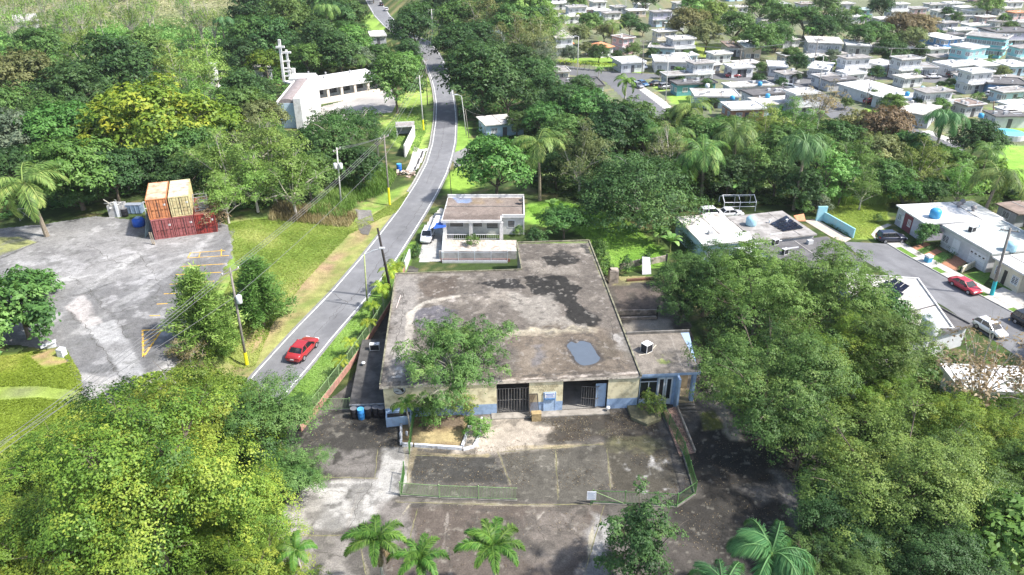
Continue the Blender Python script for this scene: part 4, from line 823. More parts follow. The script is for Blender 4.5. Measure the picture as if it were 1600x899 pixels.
qq = qq[kp[qq].all(1)]; P = Paint(XX, YY, (.21,.185,.155)); an_paint(P)
link('roof_skin', np_mesh('roof_skin', np.stack([XX, YY, np.full(XX.size, zq+.006)], 1), qq, RSKIN, colors=np.clip(P.c,.01,.9)), ro)
pb = MB(); pb.box(xa, xr, ya1-.05, ya1+.15, zq+.01, zq+.32); part('upstand', pb, DARKC, ro)
GL = glassmat('dark_glass')
win = MB(); win.box(wd0, wd1, ya0+.05, ya0+.12, .9, zw); wno = part('window', win, GL, AN)
wf = MB(); wf.box(wd0, wd1, ya0-.02, ya0+.04, zw-.5, zw-.42); wf.box((wd0+wd1)/2-.04, (wd0+wd1)/2+.04, ya0-.02, ya0+.04, .9, zw-.5); wf.box(wd0, wd1, ya0-.03, ya0+.04, .86, .94); part('window_frame', wf, plain('white_frame', (.72,.75,.8), .5), wno)
WHT = plain('white_paint', (.78,.79,.8), .6, var=.05, dirt=(.5,.5,.5), dsc=1.5, damt=.3)
for k in (0, 1):
    x0 = dd0 + (dd1-dd0)*k/2 + .03; x1 = dd0 + (dd1-dd0)*(k+1)/2 - .03
    dm = MB(); dm.box(x0, x0+.17, ya0-.03, ya0+.06, .1, zw); dm.box(x1-.17, x1, ya0-.03, ya0+.06, .1, zw); dm.box(x0+.17, x1-.17, ya0-.03, ya0+.06, .1, .85); dm.box(x0+.17, x1-.17, ya0-.03, ya0+.06, zw-.2, zw); dl = part('door_leaf', dm, WHT, AN)
    gm = MB(); gm.box(x0+.17, x1-.17, ya0, ya0+.03, .85, zw-.2); part('pane', gm, GL, dl)
    if k: hm = MB(); hm.box(x0+.03, x0+.12, ya0-.09, ya0-.03, 1.05, 1.3); part('handle', hm, DKIRON, dl)
po = MB(); po.box(xb-.75, xb-.4, -.35+ya0+.05, ya0+.3, .55, zq-.3); part('porch_column', po, BLU, AN)
pf = MB(); pf.box(xp+.22, xb-.25, -.1, 2.4, 0, .55); part('porch_floor', pf, plain('tan_floor', (.33,.27,.17), .8, var=.3, sc=2, dirt=(.12,.1,.07), dsc=1, damt=.6), AN)
bw = MB(); bw.box(xp+.22, xb-.4, 2.4, 2.6, 0, zq-.3); part('porch_back_wall', bw, plain('porch_wall', (.36,.28,.18), .9, var=.3, sc=2, dirt=(.1,.08,.06), dsc=1, damt=.5), AN)
STEP = plain('dark_step', (.10,.095,.085), .9, var=.3, sc=3)
for i in range(3):
    sm_ = MB(); sm_.box(xp+.25, xb-.25, -.1-.42*(i+1), -.1-.42*i-.002, 0, .55-.16*(i+1)+.02); part('step', sm_, STEP, AN)
# air-conditioning units (shared builder)
GRILL = plain('unit_grille', (.03,.03,.035), .6)
def ac_unit(p, rz, label, w=.95, d=.8, h=.95, zbase=0, fan_side=True, grp=None):
    o = empty('air_conditioner', p, rz); props(o, label, 'air conditioner', grp)
    c = MB(); t = .05
    for x in (-w/2, w/2-t):
        for y in (-d/2, d/2-t): c.box(x, x+t, y, y+t, 0, h)
    c.box(-w/2, w/2, -d/2, d/2, h, h+.06); c.box(-w/2+t, w/2-t, -d/2+.0, -d/2+t, 0, .05); part('casing', c, plain('unit_white', (.74,.74,.73), .5, dirt=(.45,.42,.38), dsc=2, damt=.4), o)
    g = MB(); g.box(-w/2+.02, w/2-.02, -d/2+.02, d/2-.02, .03, h-.01); part('grille', g, GRILL, o)
    f = MB()
    for i in range(16):
        a0, a1 = 2*math.pi*i/16, 2*math.pi*(i+1)/16; f.bar((.3*math.cos(a0), .25*math.sin(a0), h+.075), (.3*math.cos(a1), .25*math.sin(a1), h+.075), .03, .03)
    part('fan_guard', f, DKIRON, o); return o
pa = at_y(1012, 546, gp(1012, 546, zq).y); pa = gp(1010, 549, zq); ac_unit((pa.x, pa.y, zq+.01), TH+R(35), 'dark-grilled air conditioner with white lid on the office annex roof', 1.0, .9, 1.0)
hz = MB(); h0, h1, h2 = gp(998, 556, zq), gp(1013, 553, zq), gp(1025, 540, zq); hz.tube([(h0.x,h0.y,zq+.05),(h1.x,h1.y,zq+.05),(h2.x,h2.y,zq+.05)], .05, 6); props(link('conduit', hz.mesh('conduit', plain('cream_pvc', (.55,.5,.4), .5))), 'bent cream pipe lying beside the air conditioner on the annex roof', 'pipe')
# ------------------------------------------------------------------ left annex (lean-to with the barrels in front)
f0 = gp(549, 650); zl = at_y(546, 631, f0.y+.4).z; lx0 = lpx(546, 630, zl)[0]; ly0 = lpx(546, 632, zl)[1]; lx1 = -ov-.02; ly1 = lpx(566, 531, zl)[1]; lx2 = lpx(566, 531, zl)[0]
LA = empty('lean_to_annex', (A_.x, A_.y, 0), TH); props(LA, 'low dark-roofed lean-to along the left side of the workshop', 'building')
lw = MB(); lw.prism([(lx0+.3, ly0+.3), (.0-.005, ly0+.3), (-.005, ly1-.1), (lx2+.2, ly1-.1)], 0, zl-.16); part('wall', lw, BLU2, LA)
lr = MB(); lr.prism([(lx0, ly0), (-.01, ly0+.02), (-.01, ly1), (lx2, ly1)], zl-.16, zl); part('roof', lr, plain('dark_felt_roof', (.085,.08,.075), .95, var=.3, sc=1.2, dirt=(.14,.13,.12), dsc=.6, damt=.5, bump=.2), LA)
le = MB(); le.box(lx0, -.01, ly0-.04, ly0-.002, zl-.2, zl-.02); part('fascia', le, plain('peeling_fascia', (.5,.52,.55), .8, var=.3, sc=3, dirt=(.2,.2,.2), dsc=2, damt=.7), LA)
print('lean-to', lx0, ly0, ly1, lx2, zl)
pa = gp(586, 546, zl); ac_unit((pa.x, pa.y, zl+.005), TH, 'pale air conditioner unit on the dark lean-to roof', 1.15, .6, .75)
pv_ = gp(568, 571, zl); v_ = MB(); v_.lathe((pv_.x, pv_.y, zl), [(.1,0),(.1,.3),(.26,.32),(.2,.42),(.05,.48)], 12); props(link('roof_vent', v_.mesh('roof_vent', WHT, True)), 'small white mushroom vent on the dark lean-to roof', 'vent')
BD = plain('black_plastic', (.02,.02,.025), .45, var=.2); BB = plain('blue_plastic', (.05,.26,.62), .4, var=.1)
RIMM = plain('drum_lid', (.16,.16,.17), .5, var=.2)
def drum(p, mat, label, lidmat, r=.33, h=.95, group=None):
    o = empty('drum', p); props(o, label, 'drum', group)
    m = MB(); m.lathe((0,0,0), [(r*.94,0),(r,.05),(r,.3*h),(r*1.05,.33*h),(r,.36*h),(r,.64*h),(r*1.05,.67*h),(r,.7*h),(r,.97*h),(r*.95,h)], 16); part('body', m, mat, o, True)
    l = MB(); l.lathe((0,0,h), [(r*.98,0),(r*1.0,.03),(r*.85,.035),(r*.8,.02)], 16); part('lid', l, lidmat, o); return o
for i, (u, v) in enumerate(((554,653),(565,654),(576,652),(588,651),(597,652))):
    ps = ['black drum leftmost in the row under the lean-to', 'blue plastic drum second in the row under the lean-to', 'black drum just right of the blue drum', 'black drum second right of the blue drum', 'black drum at the right end, next to the pale blue bin box'][i]
    drum(gp(u, v), BB if i == 1 else BD, ps, plain('drum_lid_blue', (.1,.4,.7), .5) if i == 1 else RIMM, .37, 1.25, 'drums in front of the lean-to')
t0 = gp(604, 668); t1 = gp(644, 664); bxo = empty('meter_box', t0, math.atan2(t1.y-t0.y, t1.x-t0.x)); wB = (t1-t0).length; props(bxo, 'pale blue concrete bin enclosure beside the small palm', 'bin box')
bm_ = MB(); bm_.box(0, wB, 0, .14, 0, 1.15); bm_.box(0, .14, .14, 1.3, 0, 1.15); bm_.box(wB-.14, wB, .14, 1.3, 0, 1.15); bm_.box(.14, wB-.14, 1.16, 1.3, 0, 1.15); part('wall', bm_, BLU2, bxo)
bl_ = MB(); bl_.box(.14, wB-.14, .14, 1.16, .75, .85); part('dark_contents', bl_, plain('bin_bags', (.03,.03,.03), .4, var=.4, sc=4), bxo)
# ------------------------------------------------------------------ fences and yard furniture
GREEN = plain('green_fence_paint', (.10,.24,.07), .6, var=.2, sc=3, dirt=(.2,.22,.1), dsc=1.5, damt=.5)
GREEN2 = plain('pale_green_fence_paint', (.30,.44,.20), .6, var=.2, sc=3, dirt=(.2,.25,.12), dsc=1.5, damt=.5)
PINK = plain('pink_wall', (.42,.22,.17), .9, var=.25, sc=3, dirt=(.16,.13,.1), dsc=.9, damt=.6)
def fence(name, pts, h, mat, label, step=2.4, pk=.14, wall=0.0, wallmat=None, bar=.03, group=None, z0=0.0):
    pts = [Vector((p[0], p[1], 0)) for p in pts]; o = empty(name, pts[0]); props(o, label, 'fence', group); b0 = pts[0]
    pmesh = picket_mesh(h + .08, .09, mat); pk_ = MB(); rl = MB()
    for a, b in zip(pts, pts[1:]):
        a, b = a - b0, b - b0; d = b - a; L = d.length; n = max(1, round(L/step))
        if wall: wm = MB(); wm.bar((a.x, a.y, wall/2 + z0), (b.x, b.y, wall/2 + z0), .2, wall); part('low_wall', wm, wallmat, o)
        for i in range(n + (b + b0 == pts[-1])): share('post', pmesh, o, (a.x + d.x*i/n, a.y + d.y*i/n, wall + z0), math.atan2(d.y, d.x))
        for z in (.12, h - .08): rl.bar((a.x, a.y, wall+z+z0), (b.x, b.y, wall+z+z0), .04, .05)
        m = int(L/pk)
        for i in range(1, m):
            p = a + d*i/m; pk_.add([(p.x-bar/2,p.y,wall+z0+.08),(p.x+bar/2,p.y,wall+z0+.08),(p.x+bar/2,p.y,wall+z0+h),(p.x-bar/2,p.y,wall+z0+h),(p.x,p.y-bar/2,wall+z0+.08),(p.x,p.y+bar/2,wall+z0+.08),(p.x,p.y+bar/2,wall+z0+h),(p.x,p.y-bar/2,wall+z0+h)],[(0,1,2,3),(4,5,6,7)])
    part('rail', rl, mat, o); part('pickets', pk_, mat, o, kind='stuff'); return o
fence('fence', wp([(470,675),(500,637),(545,578),(580,528),(612,476),(634,418)], 0), 1.5, GREEN2, 'long green picket fence on a low pink wall between the road and the workshop', 2.6, .17, .75, PINK, .035)
fence('fence', wp([(508,641),(548,641)], 0), 1.5, GREEN2, 'short green picket fence beside the black drums', 2.2, .16, .1, DARKC)
fence('fence', wp([(626,775),(687,779),(748,781),(808,783)], 0), 1.55, GREEN2, 'straight green picket fence along the left front of the yard', 3.6, .13, .12, DARKC)
fg = fence('fence', wp([(926,787),(1026,791),(1057,793),(1086,773),(1068,712),(1045,668),(1032,646)], 0), 1.55, GREEN, 'dark green picket fence around the right corner of the yard', 2.6, .13, .12, DARKC)
fence('fence', wp([(652,640),(645,668),(640,710)], 0), 1.5, GREEN, 'overgrown green fence end-on between planter and bin box', 2.2, .12)
fence('gate', wp([(628,773),(632,742)], 0), 1.6, GREEN, 'open green gate leaf standing end-on at the yard entrance', 2.5, .13)['category'] = 'gate'
sp_ = gp(923, 789); so_ = empty('notice_board', sp_ + Vector((0,-.12,0)), 0); props(so_, 'small white notice board at the end of the dark green yard fence', 'sign')
m = MB(); m.box(-.42,.42,-.02,.02,.75,1.75); part('board', m, plain('notice_white', (.7,.73,.78), .5), so_); m = MB(); m.box(-.03,.03,.03,.09,0,1.75); part('post', m, GREEN, so_)
m = MB(); 
for i in range(5): m.box(-.32,.32-.1*(i%2),-.026,-.022,.92+i*.15,.97+i*.15)
part('printed_line', m, [plain('notice_ink', (.35,.42,.55), .6)], so_)
# diagonal brace of the gate panel
m = MB(); a, b = gp(930, 787), gp(975, 789); m.bar((a.x-fg.location.x, a.y-.05-fg.location.y, 1.45), (b.x-fg.location.x, b.y-.05-fg.location.y, .2), .04, .04); part('brace', m, GREEN2, fg)
# planter with whitewashed kerbs
WK = plain('whitewashed_kerb', (.66,.67,.70), .9, var=.15, sc=4, dirt=(.22,.21,.2), dsc=1.4, damt=.7)
pl = empty('planter_bed', gp(628, 695)); props(pl, 'bare earth planter bed with whitewashed kerbs in front of the workshop', 'planter'); b0 = pl.location
def kerb_run(pts, h=.38, w=.24):
    for p, q2 in zip(pts, pts[1:]): m = MB(); m.bar((p.x-b0.x, p.y-b0.y, h/2), (q2.x-b0.x, q2.y-b0.y, h/2), w, h); part('kerb', m, WK, pl)
kerb_run(wp([(627,660),(627,696)], 0)); kerb_run(wp([(629,697),(645,697.5)], 0)); kerb_run(wp([(648,698),(722,703)], 0)); kerb_run(wp([(722.5,700),(738,655)], 0)); kerb_run(wp([(724,704),(740,700),(748,685),(753,655)], 0), .3, .2)
so2 = sheet('soil', wp([(629,655),(629,695),(648,696),(720,700),(735,655),(700,640),(650,640)], 0), .15, .10, (.24,.18,.10), lambda P: (P.poly(wp([(650,675),(718,675),(716,697),(652,694)],0), (.36,.29,.15), .5, .8), P.poly(wp([(660,645),(720,645),(715,668),(665,668)],0), (.15,.115,.08), .6, .8), P.mottle(1,.3,4,2)), CONC, rag=.1); so2.parent = pl; so2.location = -Vector((b0.x, b0.y, 0))
for u, v, hh in ((627,690,1.3),(636,682,.7),(640,668,.8)):
    p = gp(u, v); m = MB(); m.lathe((0,0,0), [(.13,0),(.12,hh*.5),(.15,hh*.8),(.05,hh)], 8); o = link('white_post', m.mesh('white_post', WK, True), None, p); props(o, {1.3:'tall whitewashed post at the corner of the planter bed', .7:'short whitewashed post by the small palm trunk', .8:'whitewashed stub post beside the overgrown fence'}[hh], 'post')
m = MB(); m.prism(wp([(979,636),(986,656),(1011,667),(1033,658),(1031,642),(1010,634)], 0), 0, .35); o = part('planter_block', m, plain('mossy_concrete', (.22,.205,.125), .95, var=.3, sc=2, dirt=(.1,.1,.06), dsc=1, damt=.6, bump=.3)); props(o, 'mossy six-sided concrete plinth in front of the office annex', 'plinth')
m = MB(); rp = [(1036,648),(1056,640),(1086,708),(1062,714)]; r3 = [gp(*p) for p in rp]; m.add([(r3[0].x,r3[0].y,.5),(r3[1].x,r3[1].y,.5),(r3[2].x,r3[2].y,.06),(r3[3].x,r3[3].y,.06),(r3[0].x,r3[0].y,-.1),(r3[1].x,r3[1].y,-.1),(r3[2].x,r3[2].y,-.1),(r3[3].x,r3[3].y,-.1)],[(3,2,1,0),(0,1,5,4),(1,2,6,5),(2,3,7,6),(3,0,4,7)])
rmp = part('ramp', m, plain('leaf_strewn_ramp', (.33,.21,.16), .95, var=.5, sc=7, dirt=(.10,.07,.05), dsc=3, damt=.7, bump=.4)); props(rmp, 'reddish leaf-strewn ramp leading down beside the dark green fence', 'ramp')
m = MB(); m.bar((r3[1].x,r3[1].y,.62),(r3[2].x,r3[2].y,.2),.14,.34); part('ramp_kerb', m, plain('ramp_kerb', (.42,.36,.29), .9, var=.3, dirt=(.15,.12,.1)), rmp)
# litter of dry leaves on the yard (no one could count it)
rs = np.random.RandomState(4); NL = 5200
yx = []; 
for poly, k in (([(640,700),(1040,690),(1060,770),(640,765)], 1500), ([(1040,640),(1056,640),(1086,708),(1062,712)], 500), ([(1080,690),(1240,690),(1240,860),(1050,860)], 1000), ([(760,650),(1010,640),(1040,690),(800,690)], 1400), ([(620,790),(950,790),(930,890),(600,890)], 500), ([(500,645),(640,645),(640,700),(480,700)], 500)):
    Pp = wp(poly, 0); xs = [p.x for p in Pp]; ys = [p.y for p in Pp]; c = 0
    while c < k:
        x, y = rs.uniform(min(xs), max(xs), 4000), rs.uniform(min(ys), max(ys), 4000); kk = (poly_sd(x, y, Pp) < 0) & (fbm(x, y, 2.0, 3, 12) > -.05); t = np.stack([x[kk], y[kk]], 1)[:k-c]; yx.append(t); c += len(t)
yx = np.concatenate(yx); cz = np.where(poly_sd(yx[:,0], yx[:,1], [r3[0],r3[1],r3[2],r3[3]]) < 0, .06 + .44*np.clip((yx[:,1]-r3[2].y)/(r3[1].y-r3[2].y),0,1) + .03, .035)
nn = rs.normal(size=(len(yx),3))*.25 + np.array([0,0,1]); Ls = rs.uniform(.05,.15,len(yx)); vs, q = leaf_quads(np.stack([yx[:,0],yx[:,1],cz],1), nn, Ls, Ls*.6, rs)
LIT = leafmat('dry_leaf_litter', (.08,.05,.03), (.19,.14,.075), (.40,.34,.22), .01, .05)
props(link('fallen_leaves', np_mesh('fallen_leaves', vs, q, LIT, {'tone': np.repeat(rs.rand(len(yx)), 4)})), 'dry fallen leaves strewn over the yard', 'fallen leaves', None, 'stuff')
# back-yard rubbish by the lawn
BRK = plain('old_render', (.36,.31,.26), .95, var=.3, sc=2.5, dirt=(.10,.09,.08), dsc=1.2, damt=.7, bump=.3)
def seg_wall(name, pts, h, w, mat, label, cat='wall', z=0.0):
    pts = [gt(*p) for p in pts]; o = empty(name, pts[0]); props(o, label, cat)
    for p, q2 in zip(pts, pts[1:]): m = MB(); m.bar((p.x-pts[0].x, p.y-pts[0].y, h/2+z), (q2.x-pts[0].x, q2.y-pts[0].y, q2.z-pts[0].z+h/2+z), w, h); part('wall_section', m, mat, o)
    return o
seg_wall('garden_wall', [(968,422),(1003,414)], 1.0, .2, BRK, 'left piece of the low broken wall at the foot of the lawn'); seg_wall('garden_wall', [(1014,414),(1041,408)], 1.0, .2, BRK, 'right piece of the low broken wall at the foot of the lawn')
p0 = gp(957, 443); gpst = empty('gate_pillar', p0, R(5)); props(gpst, 'broken hollow concrete pillar at the corner of the back yard', 'pillar'); m = MB(); m.box(-.5,.8,-.15,.05,0,2.0); m.box(-.5,-.3,.05,.9,0,2.1); m.box(-.5,.8,.05,.9,1.9,2.1); part('shell', m, BRK, gpst)
p0 = gp(1009, 427); m = MB(); m.add([(-.6,-.5,.0),(.75,-.3,0),(.6,.9,2.1),(-.6,.7,2.3),(-.6,-.38,.0),(.75,-.18,0),(.6,1.0,2.1),(-.6,.82,2.3)],[(0,1,2,3),(7,6,5,4),(0,4,5,1),(1,5,6,2),(2,6,7,3),(3,7,4,0)]); props(link('leaning_slab', m.mesh('leaning_slab', plain('zinc_sheet', (.55,.55,.58), .5, .4, .15)), None, p0), 'pale grey sheet leaning against the broken garden wall', 'sheet')
a, b = gp(979, 440), gp(1022, 437); m = MB(); m.bar((a.x,a.y,.22),(b.x,b.y,.22),.35,.3); props(part('rusty_beam', m, plain('rust', (.17,.09,.06), .9, var=.3, sc=4)), 'dark rusty beam lying in the back yard', 'beam')
a, b = gp(968, 492), gp(1026, 491); tr_ = empty('low_trough', a); props(tr_, 'pale rail and low wall across the back yard', 'wall')
m = MB(); m.bar((0,0,.35),((b-a).x,(b-a).y,.35),.2,.7); part('wall_section', m, BRK, tr_); a2, b2 = gp(970,500), gp(1026,498); m = MB(); m.bar((a2-a)+Vector((0,0,.18)), (b2-a)+Vector((0,0,.18)), .25,.36); part('wall_section', m, BRK, tr_)
p0 = gp(1026, 498); m = MB(); m.box(-.1,.1,-.1,.1,0,1.9); props(link('wooden_post', m.mesh('wooden_post', DKIRON), None, p0), 'dark post at the right end of the back-yard rail', 'post')
p0 = gp(1040, 418); m = MB(); m.box(-.12,.12,-.12,.12,0,2.2); props(link('gate_post', m.mesh('gate_post', DKIRON), None, p0), 'dark weathered post at the right end of the broken wall', 'post')
# ------------------------------------------------------------------ containers and rubbish on the car park
c0, c1 = gp(242, 375.5, PLAT), gp(341, 362.5, PLAT); CW = (c1-c0).length/3; CTH = math.atan2(c1.y-c0.y, c1.x-c0.x); CH = CW*2.55/2.44; CL = CW*2.5
print('container w', CW)
def container(s, lvl, col, roofcol, label, dirt, dy=0.0, dx=0.0):
    e = Vector((math.cos(CTH), math.sin(CTH), 0)); n_ = Vector((-e.y, e.x, 0)); o = empty('shipping_container', Vector((c0.x, c0.y, PLAT+.04)) + e*(s*CW+.05+dx) + n_*dy + Vector((0,0,lvl*(CH+.02))), CTH); props(o, label, 'container', 'shipping containers stacked on the car park')
    w, L, h = CW-.1, CL, CH; mt = plain('steel_' + label[:14].replace(' ', '_'), col, .75, .05, .2, 1.5, 0, .2, dirt, 1.1, .8); rm = plain('steeltop_' + label[:14].replace(' ', '_'), roofcol, .8, .05, .25, 1.2, 0, .2, (.16,.09,.05), .7, .6)
    b = MB(); k = 26
    def corr(fn, n, mi=0):
        vs = []; 
        for i in range(n*4+1): t = i/(n*4); d = (.05 if i % 4 in (1,2) else 0); vs += [fn(t, 0, d), fn(t, 1, d)]
        b.add(vs, [(2*i, 2*i+2, 2*i+3, 2*i+1) for i in range(n*4)], mi)
    corr(lambda t, z, d: (0.03+d, .1+t*(L-.2), .15+z*(h-.3)), k); corr(lambda t, z, d: (w-.03-d, L-.1-t*(L-.2), .15+z*(h-.3)), k); corr(lambda t, z, d: (w-.1-t*(w-.2), L-.03-d, .15+z*(h-.3)), 8); corr(lambda t, z, d: (.1+z*(w-.2), .1+t*(L-.2), h-.02-d*.6), 22, 1)
    b.box(.1,w-.1,.1,L-.1,.02,.14); part('body', b, [mt, rm], o)
    f = MB()
    for x in (0, w-.14):
        for y in (0, L-.14): f.box(x, x+.14, y, y+.14, 0, h)
    for z in (0, h-.14): f.box(.14,w-.14,0,.12,z,z+.14); f.box(.14,w-.14,L-.12,L,z,z+.14); f.box(0,.1,.14,L-.14,z,z+.14); f.box(w-.1,w,.14,L-.14,z,z+.14)
    part('frame', f, mt, o)
    for kx in (0, 1):
        x0 = .15 + kx*(w-.3)/2 + .02; x1 = x0 + (w-.3)/2 - .04; d = MB(); d.box(x0, x1, .06, .10, .16, h-.16); n5 = 5
        for i in range(n5): z0_ = .2 + i*(h-.4)/n5; d.box(x0+.06, x1-.06, .035, .06, z0_+.05, z0_+(h-.4)/n5-.05)
        do = part('door', d, mt, o); rd_ = MB()
        for fr_ in (.28, .72): xx = x0 + (x1-x0)*fr_; rd_.tube([(xx, .02, .1), (xx, .02, h-.1)], .03, 6); rd_.box(xx-.02, xx+.3, -.02, .015, h*.42, h*.46)
        part('lock_rod', rd_, plain('lock_rod_' + label[:14].replace(' ', '_'), tuple(c*.4 for c in col), .6, .2), do); sm2 = MB(); sm2.box(x0-.02, x0+.02, .02, .06, .16, h-.16); sm2.box(x1-.02, x1+.02, .02, .06, .16, h-.16); part('door_seal', sm2, plain('door_seal', (.04,.03,.03)), do)
    m = MB(); m.box(w-.62, w-.3, .028, .033, h*.62, h*.72); part('plate', m, plain('plate_grey', (.6,.6,.58), .5), o); return o
container(0, 0, (.33,.115,.11), (.42,.24,.21), 'maroon container at the left of the bottom row', (.24,.07,.06)); container(1, 0, (.34,.11,.11), (.42,.24,.21), 'maroon container in the middle of the bottom row', (.22,.06,.06)); container(2, 0, (.30,.05,.04), (.22,.10,.08), 'darker red patchy container at the right of the bottom row', (.07,.03,.03), -.02)
container(0, 1, (.56,.235,.105), (.60,.43,.29), 'orange container stacked at the upper left with a faded top', (.36,.16,.09), .25, -.1); container(1, 1, (.60,.52,.28), (.56,.50,.38), 'cream yellow container stacked beside the orange one', (.40,.30,.16), .2, .02)
def cpt(u, v, z=0): return gp(u, v, PLAT + z)
e_ = Vector((math.cos(CTH), math.sin(CTH), 0)); n_ = Vector((-e_.y, e_.x, 0)); rp_ = Vector((c0.x, c0.y, PLAT+.04)) + e_*(2*CW+.25) + n_*1.2 + Vector((0,0,CH+.02)); rk = empty('rack', rp_, CTH); props(rk, 'grey steel rack with louvres on top of the right-hand red container', 'rack')
m = MB(); 
for x in (0, 1.9):
    for y in (0, 1.4): m.box(x, x+.08, y, y+.08, 0, 2.3)
for z in (.1, 2.2): m.box(.08,1.9,0,.08,z,z+.08); m.box(.08,1.9,1.4,1.48,z,z+.08); m.box(0,.08,.08,1.4,z,z+.08); m.box(1.9,1.98,.08,1.4,z,z+.08)
part('frame', m, plain('grey_steel', (.33,.32,.31), .6, .3), rk); 
for i in range(7): m = MB(); m.box(.6,1.85,.1,.35,.2+i*.25,.26+i*.25); part('louvre', m, plain('galvanised', (.36,.37,.4), .5, .4), rk)
# skip, drums, tanks, frames
p = cpt(186, 336); sk = empty('scrap_bin', p, R(8)); props(sk, 'grey open scrap bin heaped with white junk left of the containers', 'bin')
m = MB(); W_ = 2.3
for a in ((-W_/2,W_/2,-.9,-.8),(-W_/2,W_/2,.8,.9),(-W_/2,-W_/2+.1,-.8,.8),(W_/2-.1,W_/2,-.8,.8)): m.box(a[0],a[1],a[2],a[3],0,1.9)
m.box(-W_/2+.1,W_/2-.1,-.8,.8,.05,.12); part('shell', m, plain('grey_bin', (.42,.42,.41), .7, .1, .15, 2, 0, .3, (.2,.18,.16), 1.5, .5), sk)
rsj = random.Random(9)
for i in range(14): m = MB(); a = Vector((rsj.uniform(-1,1), rsj.uniform(-.7,.7), rsj.uniform(1.6,2.1))); b = a + Vector((rsj.uniform(-1,1), rsj.uniform(-.6,.6), rsj.uniform(-.1,.9))); m.bar(a, b, rsj.uniform(.08,.4), rsj.uniform(.05,.12)); part('scrap_piece', m, plain(f'scrap{i%3}', [(.75,.75,.73),(.3,.3,.3),(.5,.48,.42)][i%3], .6), sk)
m = MB(); m.box(.1,.5,-1.05,-.92,0,2.6); part('white_board', m, WHT, sk)
p = cpt(212, 333); m = MB(); bx0 = empty('steel_box', p, R(3)); props(bx0, 'grey-blue steel tool box between scrap bin and containers', 'box'); m.box(-1.2,1.2,-.5,.5,.1,1.5); part('body', m, plain('blue_grey_steel', (.24,.33,.45), .6, .1, .15, 2, 0, .3, (.15,.17,.2), 1.5, .5), bx0)
for x in (-1.1, -.4, .3, 1.0): m = MB(); m.box(x, x+.1, -.56, -.502, .15, 1.45); part('rib', m, plain('blue_grey_rib', (.3,.38,.5), .6), bx0)
m = MB(); m.box(-1.25,1.25,-.55,.55,1.5,1.56); part('lid', m, plain('blue_grey_lid', (.27,.3,.35), .7), bx0)
p = cpt(196, 338); drum(p, BD, 'black drum beside the grey scrap bin', RIMM, .5, 1.3)
p = cpt(218, 353); tk = empty('water_tank', p); props(tk, 'round blue plastic water tank on the car park by the containers', 'water tank'); m = MB(); m.lathe((0,0,0), [(.75,0),(.9,.15),(.93,.6),(.9,1.0),(.7,1.25),(.35,1.35)], 18); part('body', m, plain('deep_blue_plastic', (.03,.12,.50), .4, var=.1), tk, True); m = MB(); m.lathe((0,0,1.33), [(.42,0),(.42,.1),(.1,.14)], 14); part('lid', m, plain('tank_lid', (.3,.42,.6), .5), tk)
p = cpt(237, 372); fr_ = empty('steel_bundle', p, CTH); props(fr_, 'bundle of green-grey steel frames leaning on the left container side', 'scrap')
for i in range(4):
    m = MB(); y0 = .3 + i*.5; x0 = -.9 + .12*i
    m.bar((x0, y0, 0), (-.12, y0+1.2, 3.2), .08, .08); m.bar((x0, y0+1.3, 0), (-.12, y0+2.5, 3.2), .08, .08); m.bar((x0*.6-.05, y0+.6, 1.3), (x0*.6-.05, y0+1.9, 1.3), .06, .06); m.bar((-.12, y0+1.2, 3.2), (-.12, y0+2.5, 3.2), .08, .08); part('frame', m, plain('frame_steel', (.25,.31,.3), .6, .3, .2, 3), fr_)
for i, (u, v) in enumerate(((207,334),(214,336))):
    pass
p = cpt(201, 334); wf_ = empty('old_window', cpt(228, 338), R(10)); props(wf_, 'white metal window frame standing beside the steel tool box', 'frame'); m = MB()
for x in (0, .75): m.box(x, x+.1, 0, .1, 0, 2.4)
for z in (.1, 1.2, 2.3): m.box(.1, .75, 0, .1, z, z+.1)
part('frame', m, WHT, wf_)
p = cpt(239, 383); m = MB(); m.bar((0,0,0),(-.25,.3,1.9),.14,.05); m.bar((.28,0,0),(.02,.3,1.9),.14,.05); m.bar((.0,.03,.3),(.35,.03,.3),.3,.04); props(link('plank_trestle', m.mesh('plank_trestle', plain('grey_wood', (.36,.3,.22), .9, var=.3, sc=5)), None, p), 'weathered wooden trestle standing in front of the left container', 'trestle')
p = gt(77, 543); m = MB(); m.box(-.6,.7,-.2,.2,0,.45); m.bar((-.7,-.35,.35),(.8,.15,.7),.7,.06); props(link('broken_cabinet', m.mesh('broken_cabinet', WK), None, p, R(15)), 'dumped white panel leaning on a box beside the big-leafed tree', 'junk')
p = gt(98, 556); m = MB(); m.box(-.36,.36,-.36,.36,0,.95); m.box(-.3,.3,-.3,.3,.95,1.0); props(link('white_appliance', m.mesh('white_appliance', WK), None, p, R(-12)), 'dumped white appliance standing on the grass edge', 'appliance')
p = gt(42, 345); st_ = empty('steel_stand', p, R(5)); props(st_, 'rusty crossed steel stand under the coconut palm at the car park edge', 'stand'); m = MB(); m.bar((-1.0,0,0),(-.8,0,2.0),.08,.08); m.bar((1.0,0,0),(.8,0,2.0),.08,.08); m.bar((-.8,0,2),(.8,0,2),.08,.08); m.bar((-1,.05,0),(.8,.05,2),.05,.05); m.bar((1,.05,0),(-.8,.05,2),.05,.05); part('frame', m, plain('dull_steel', (.4,.37,.35), .6), st_)
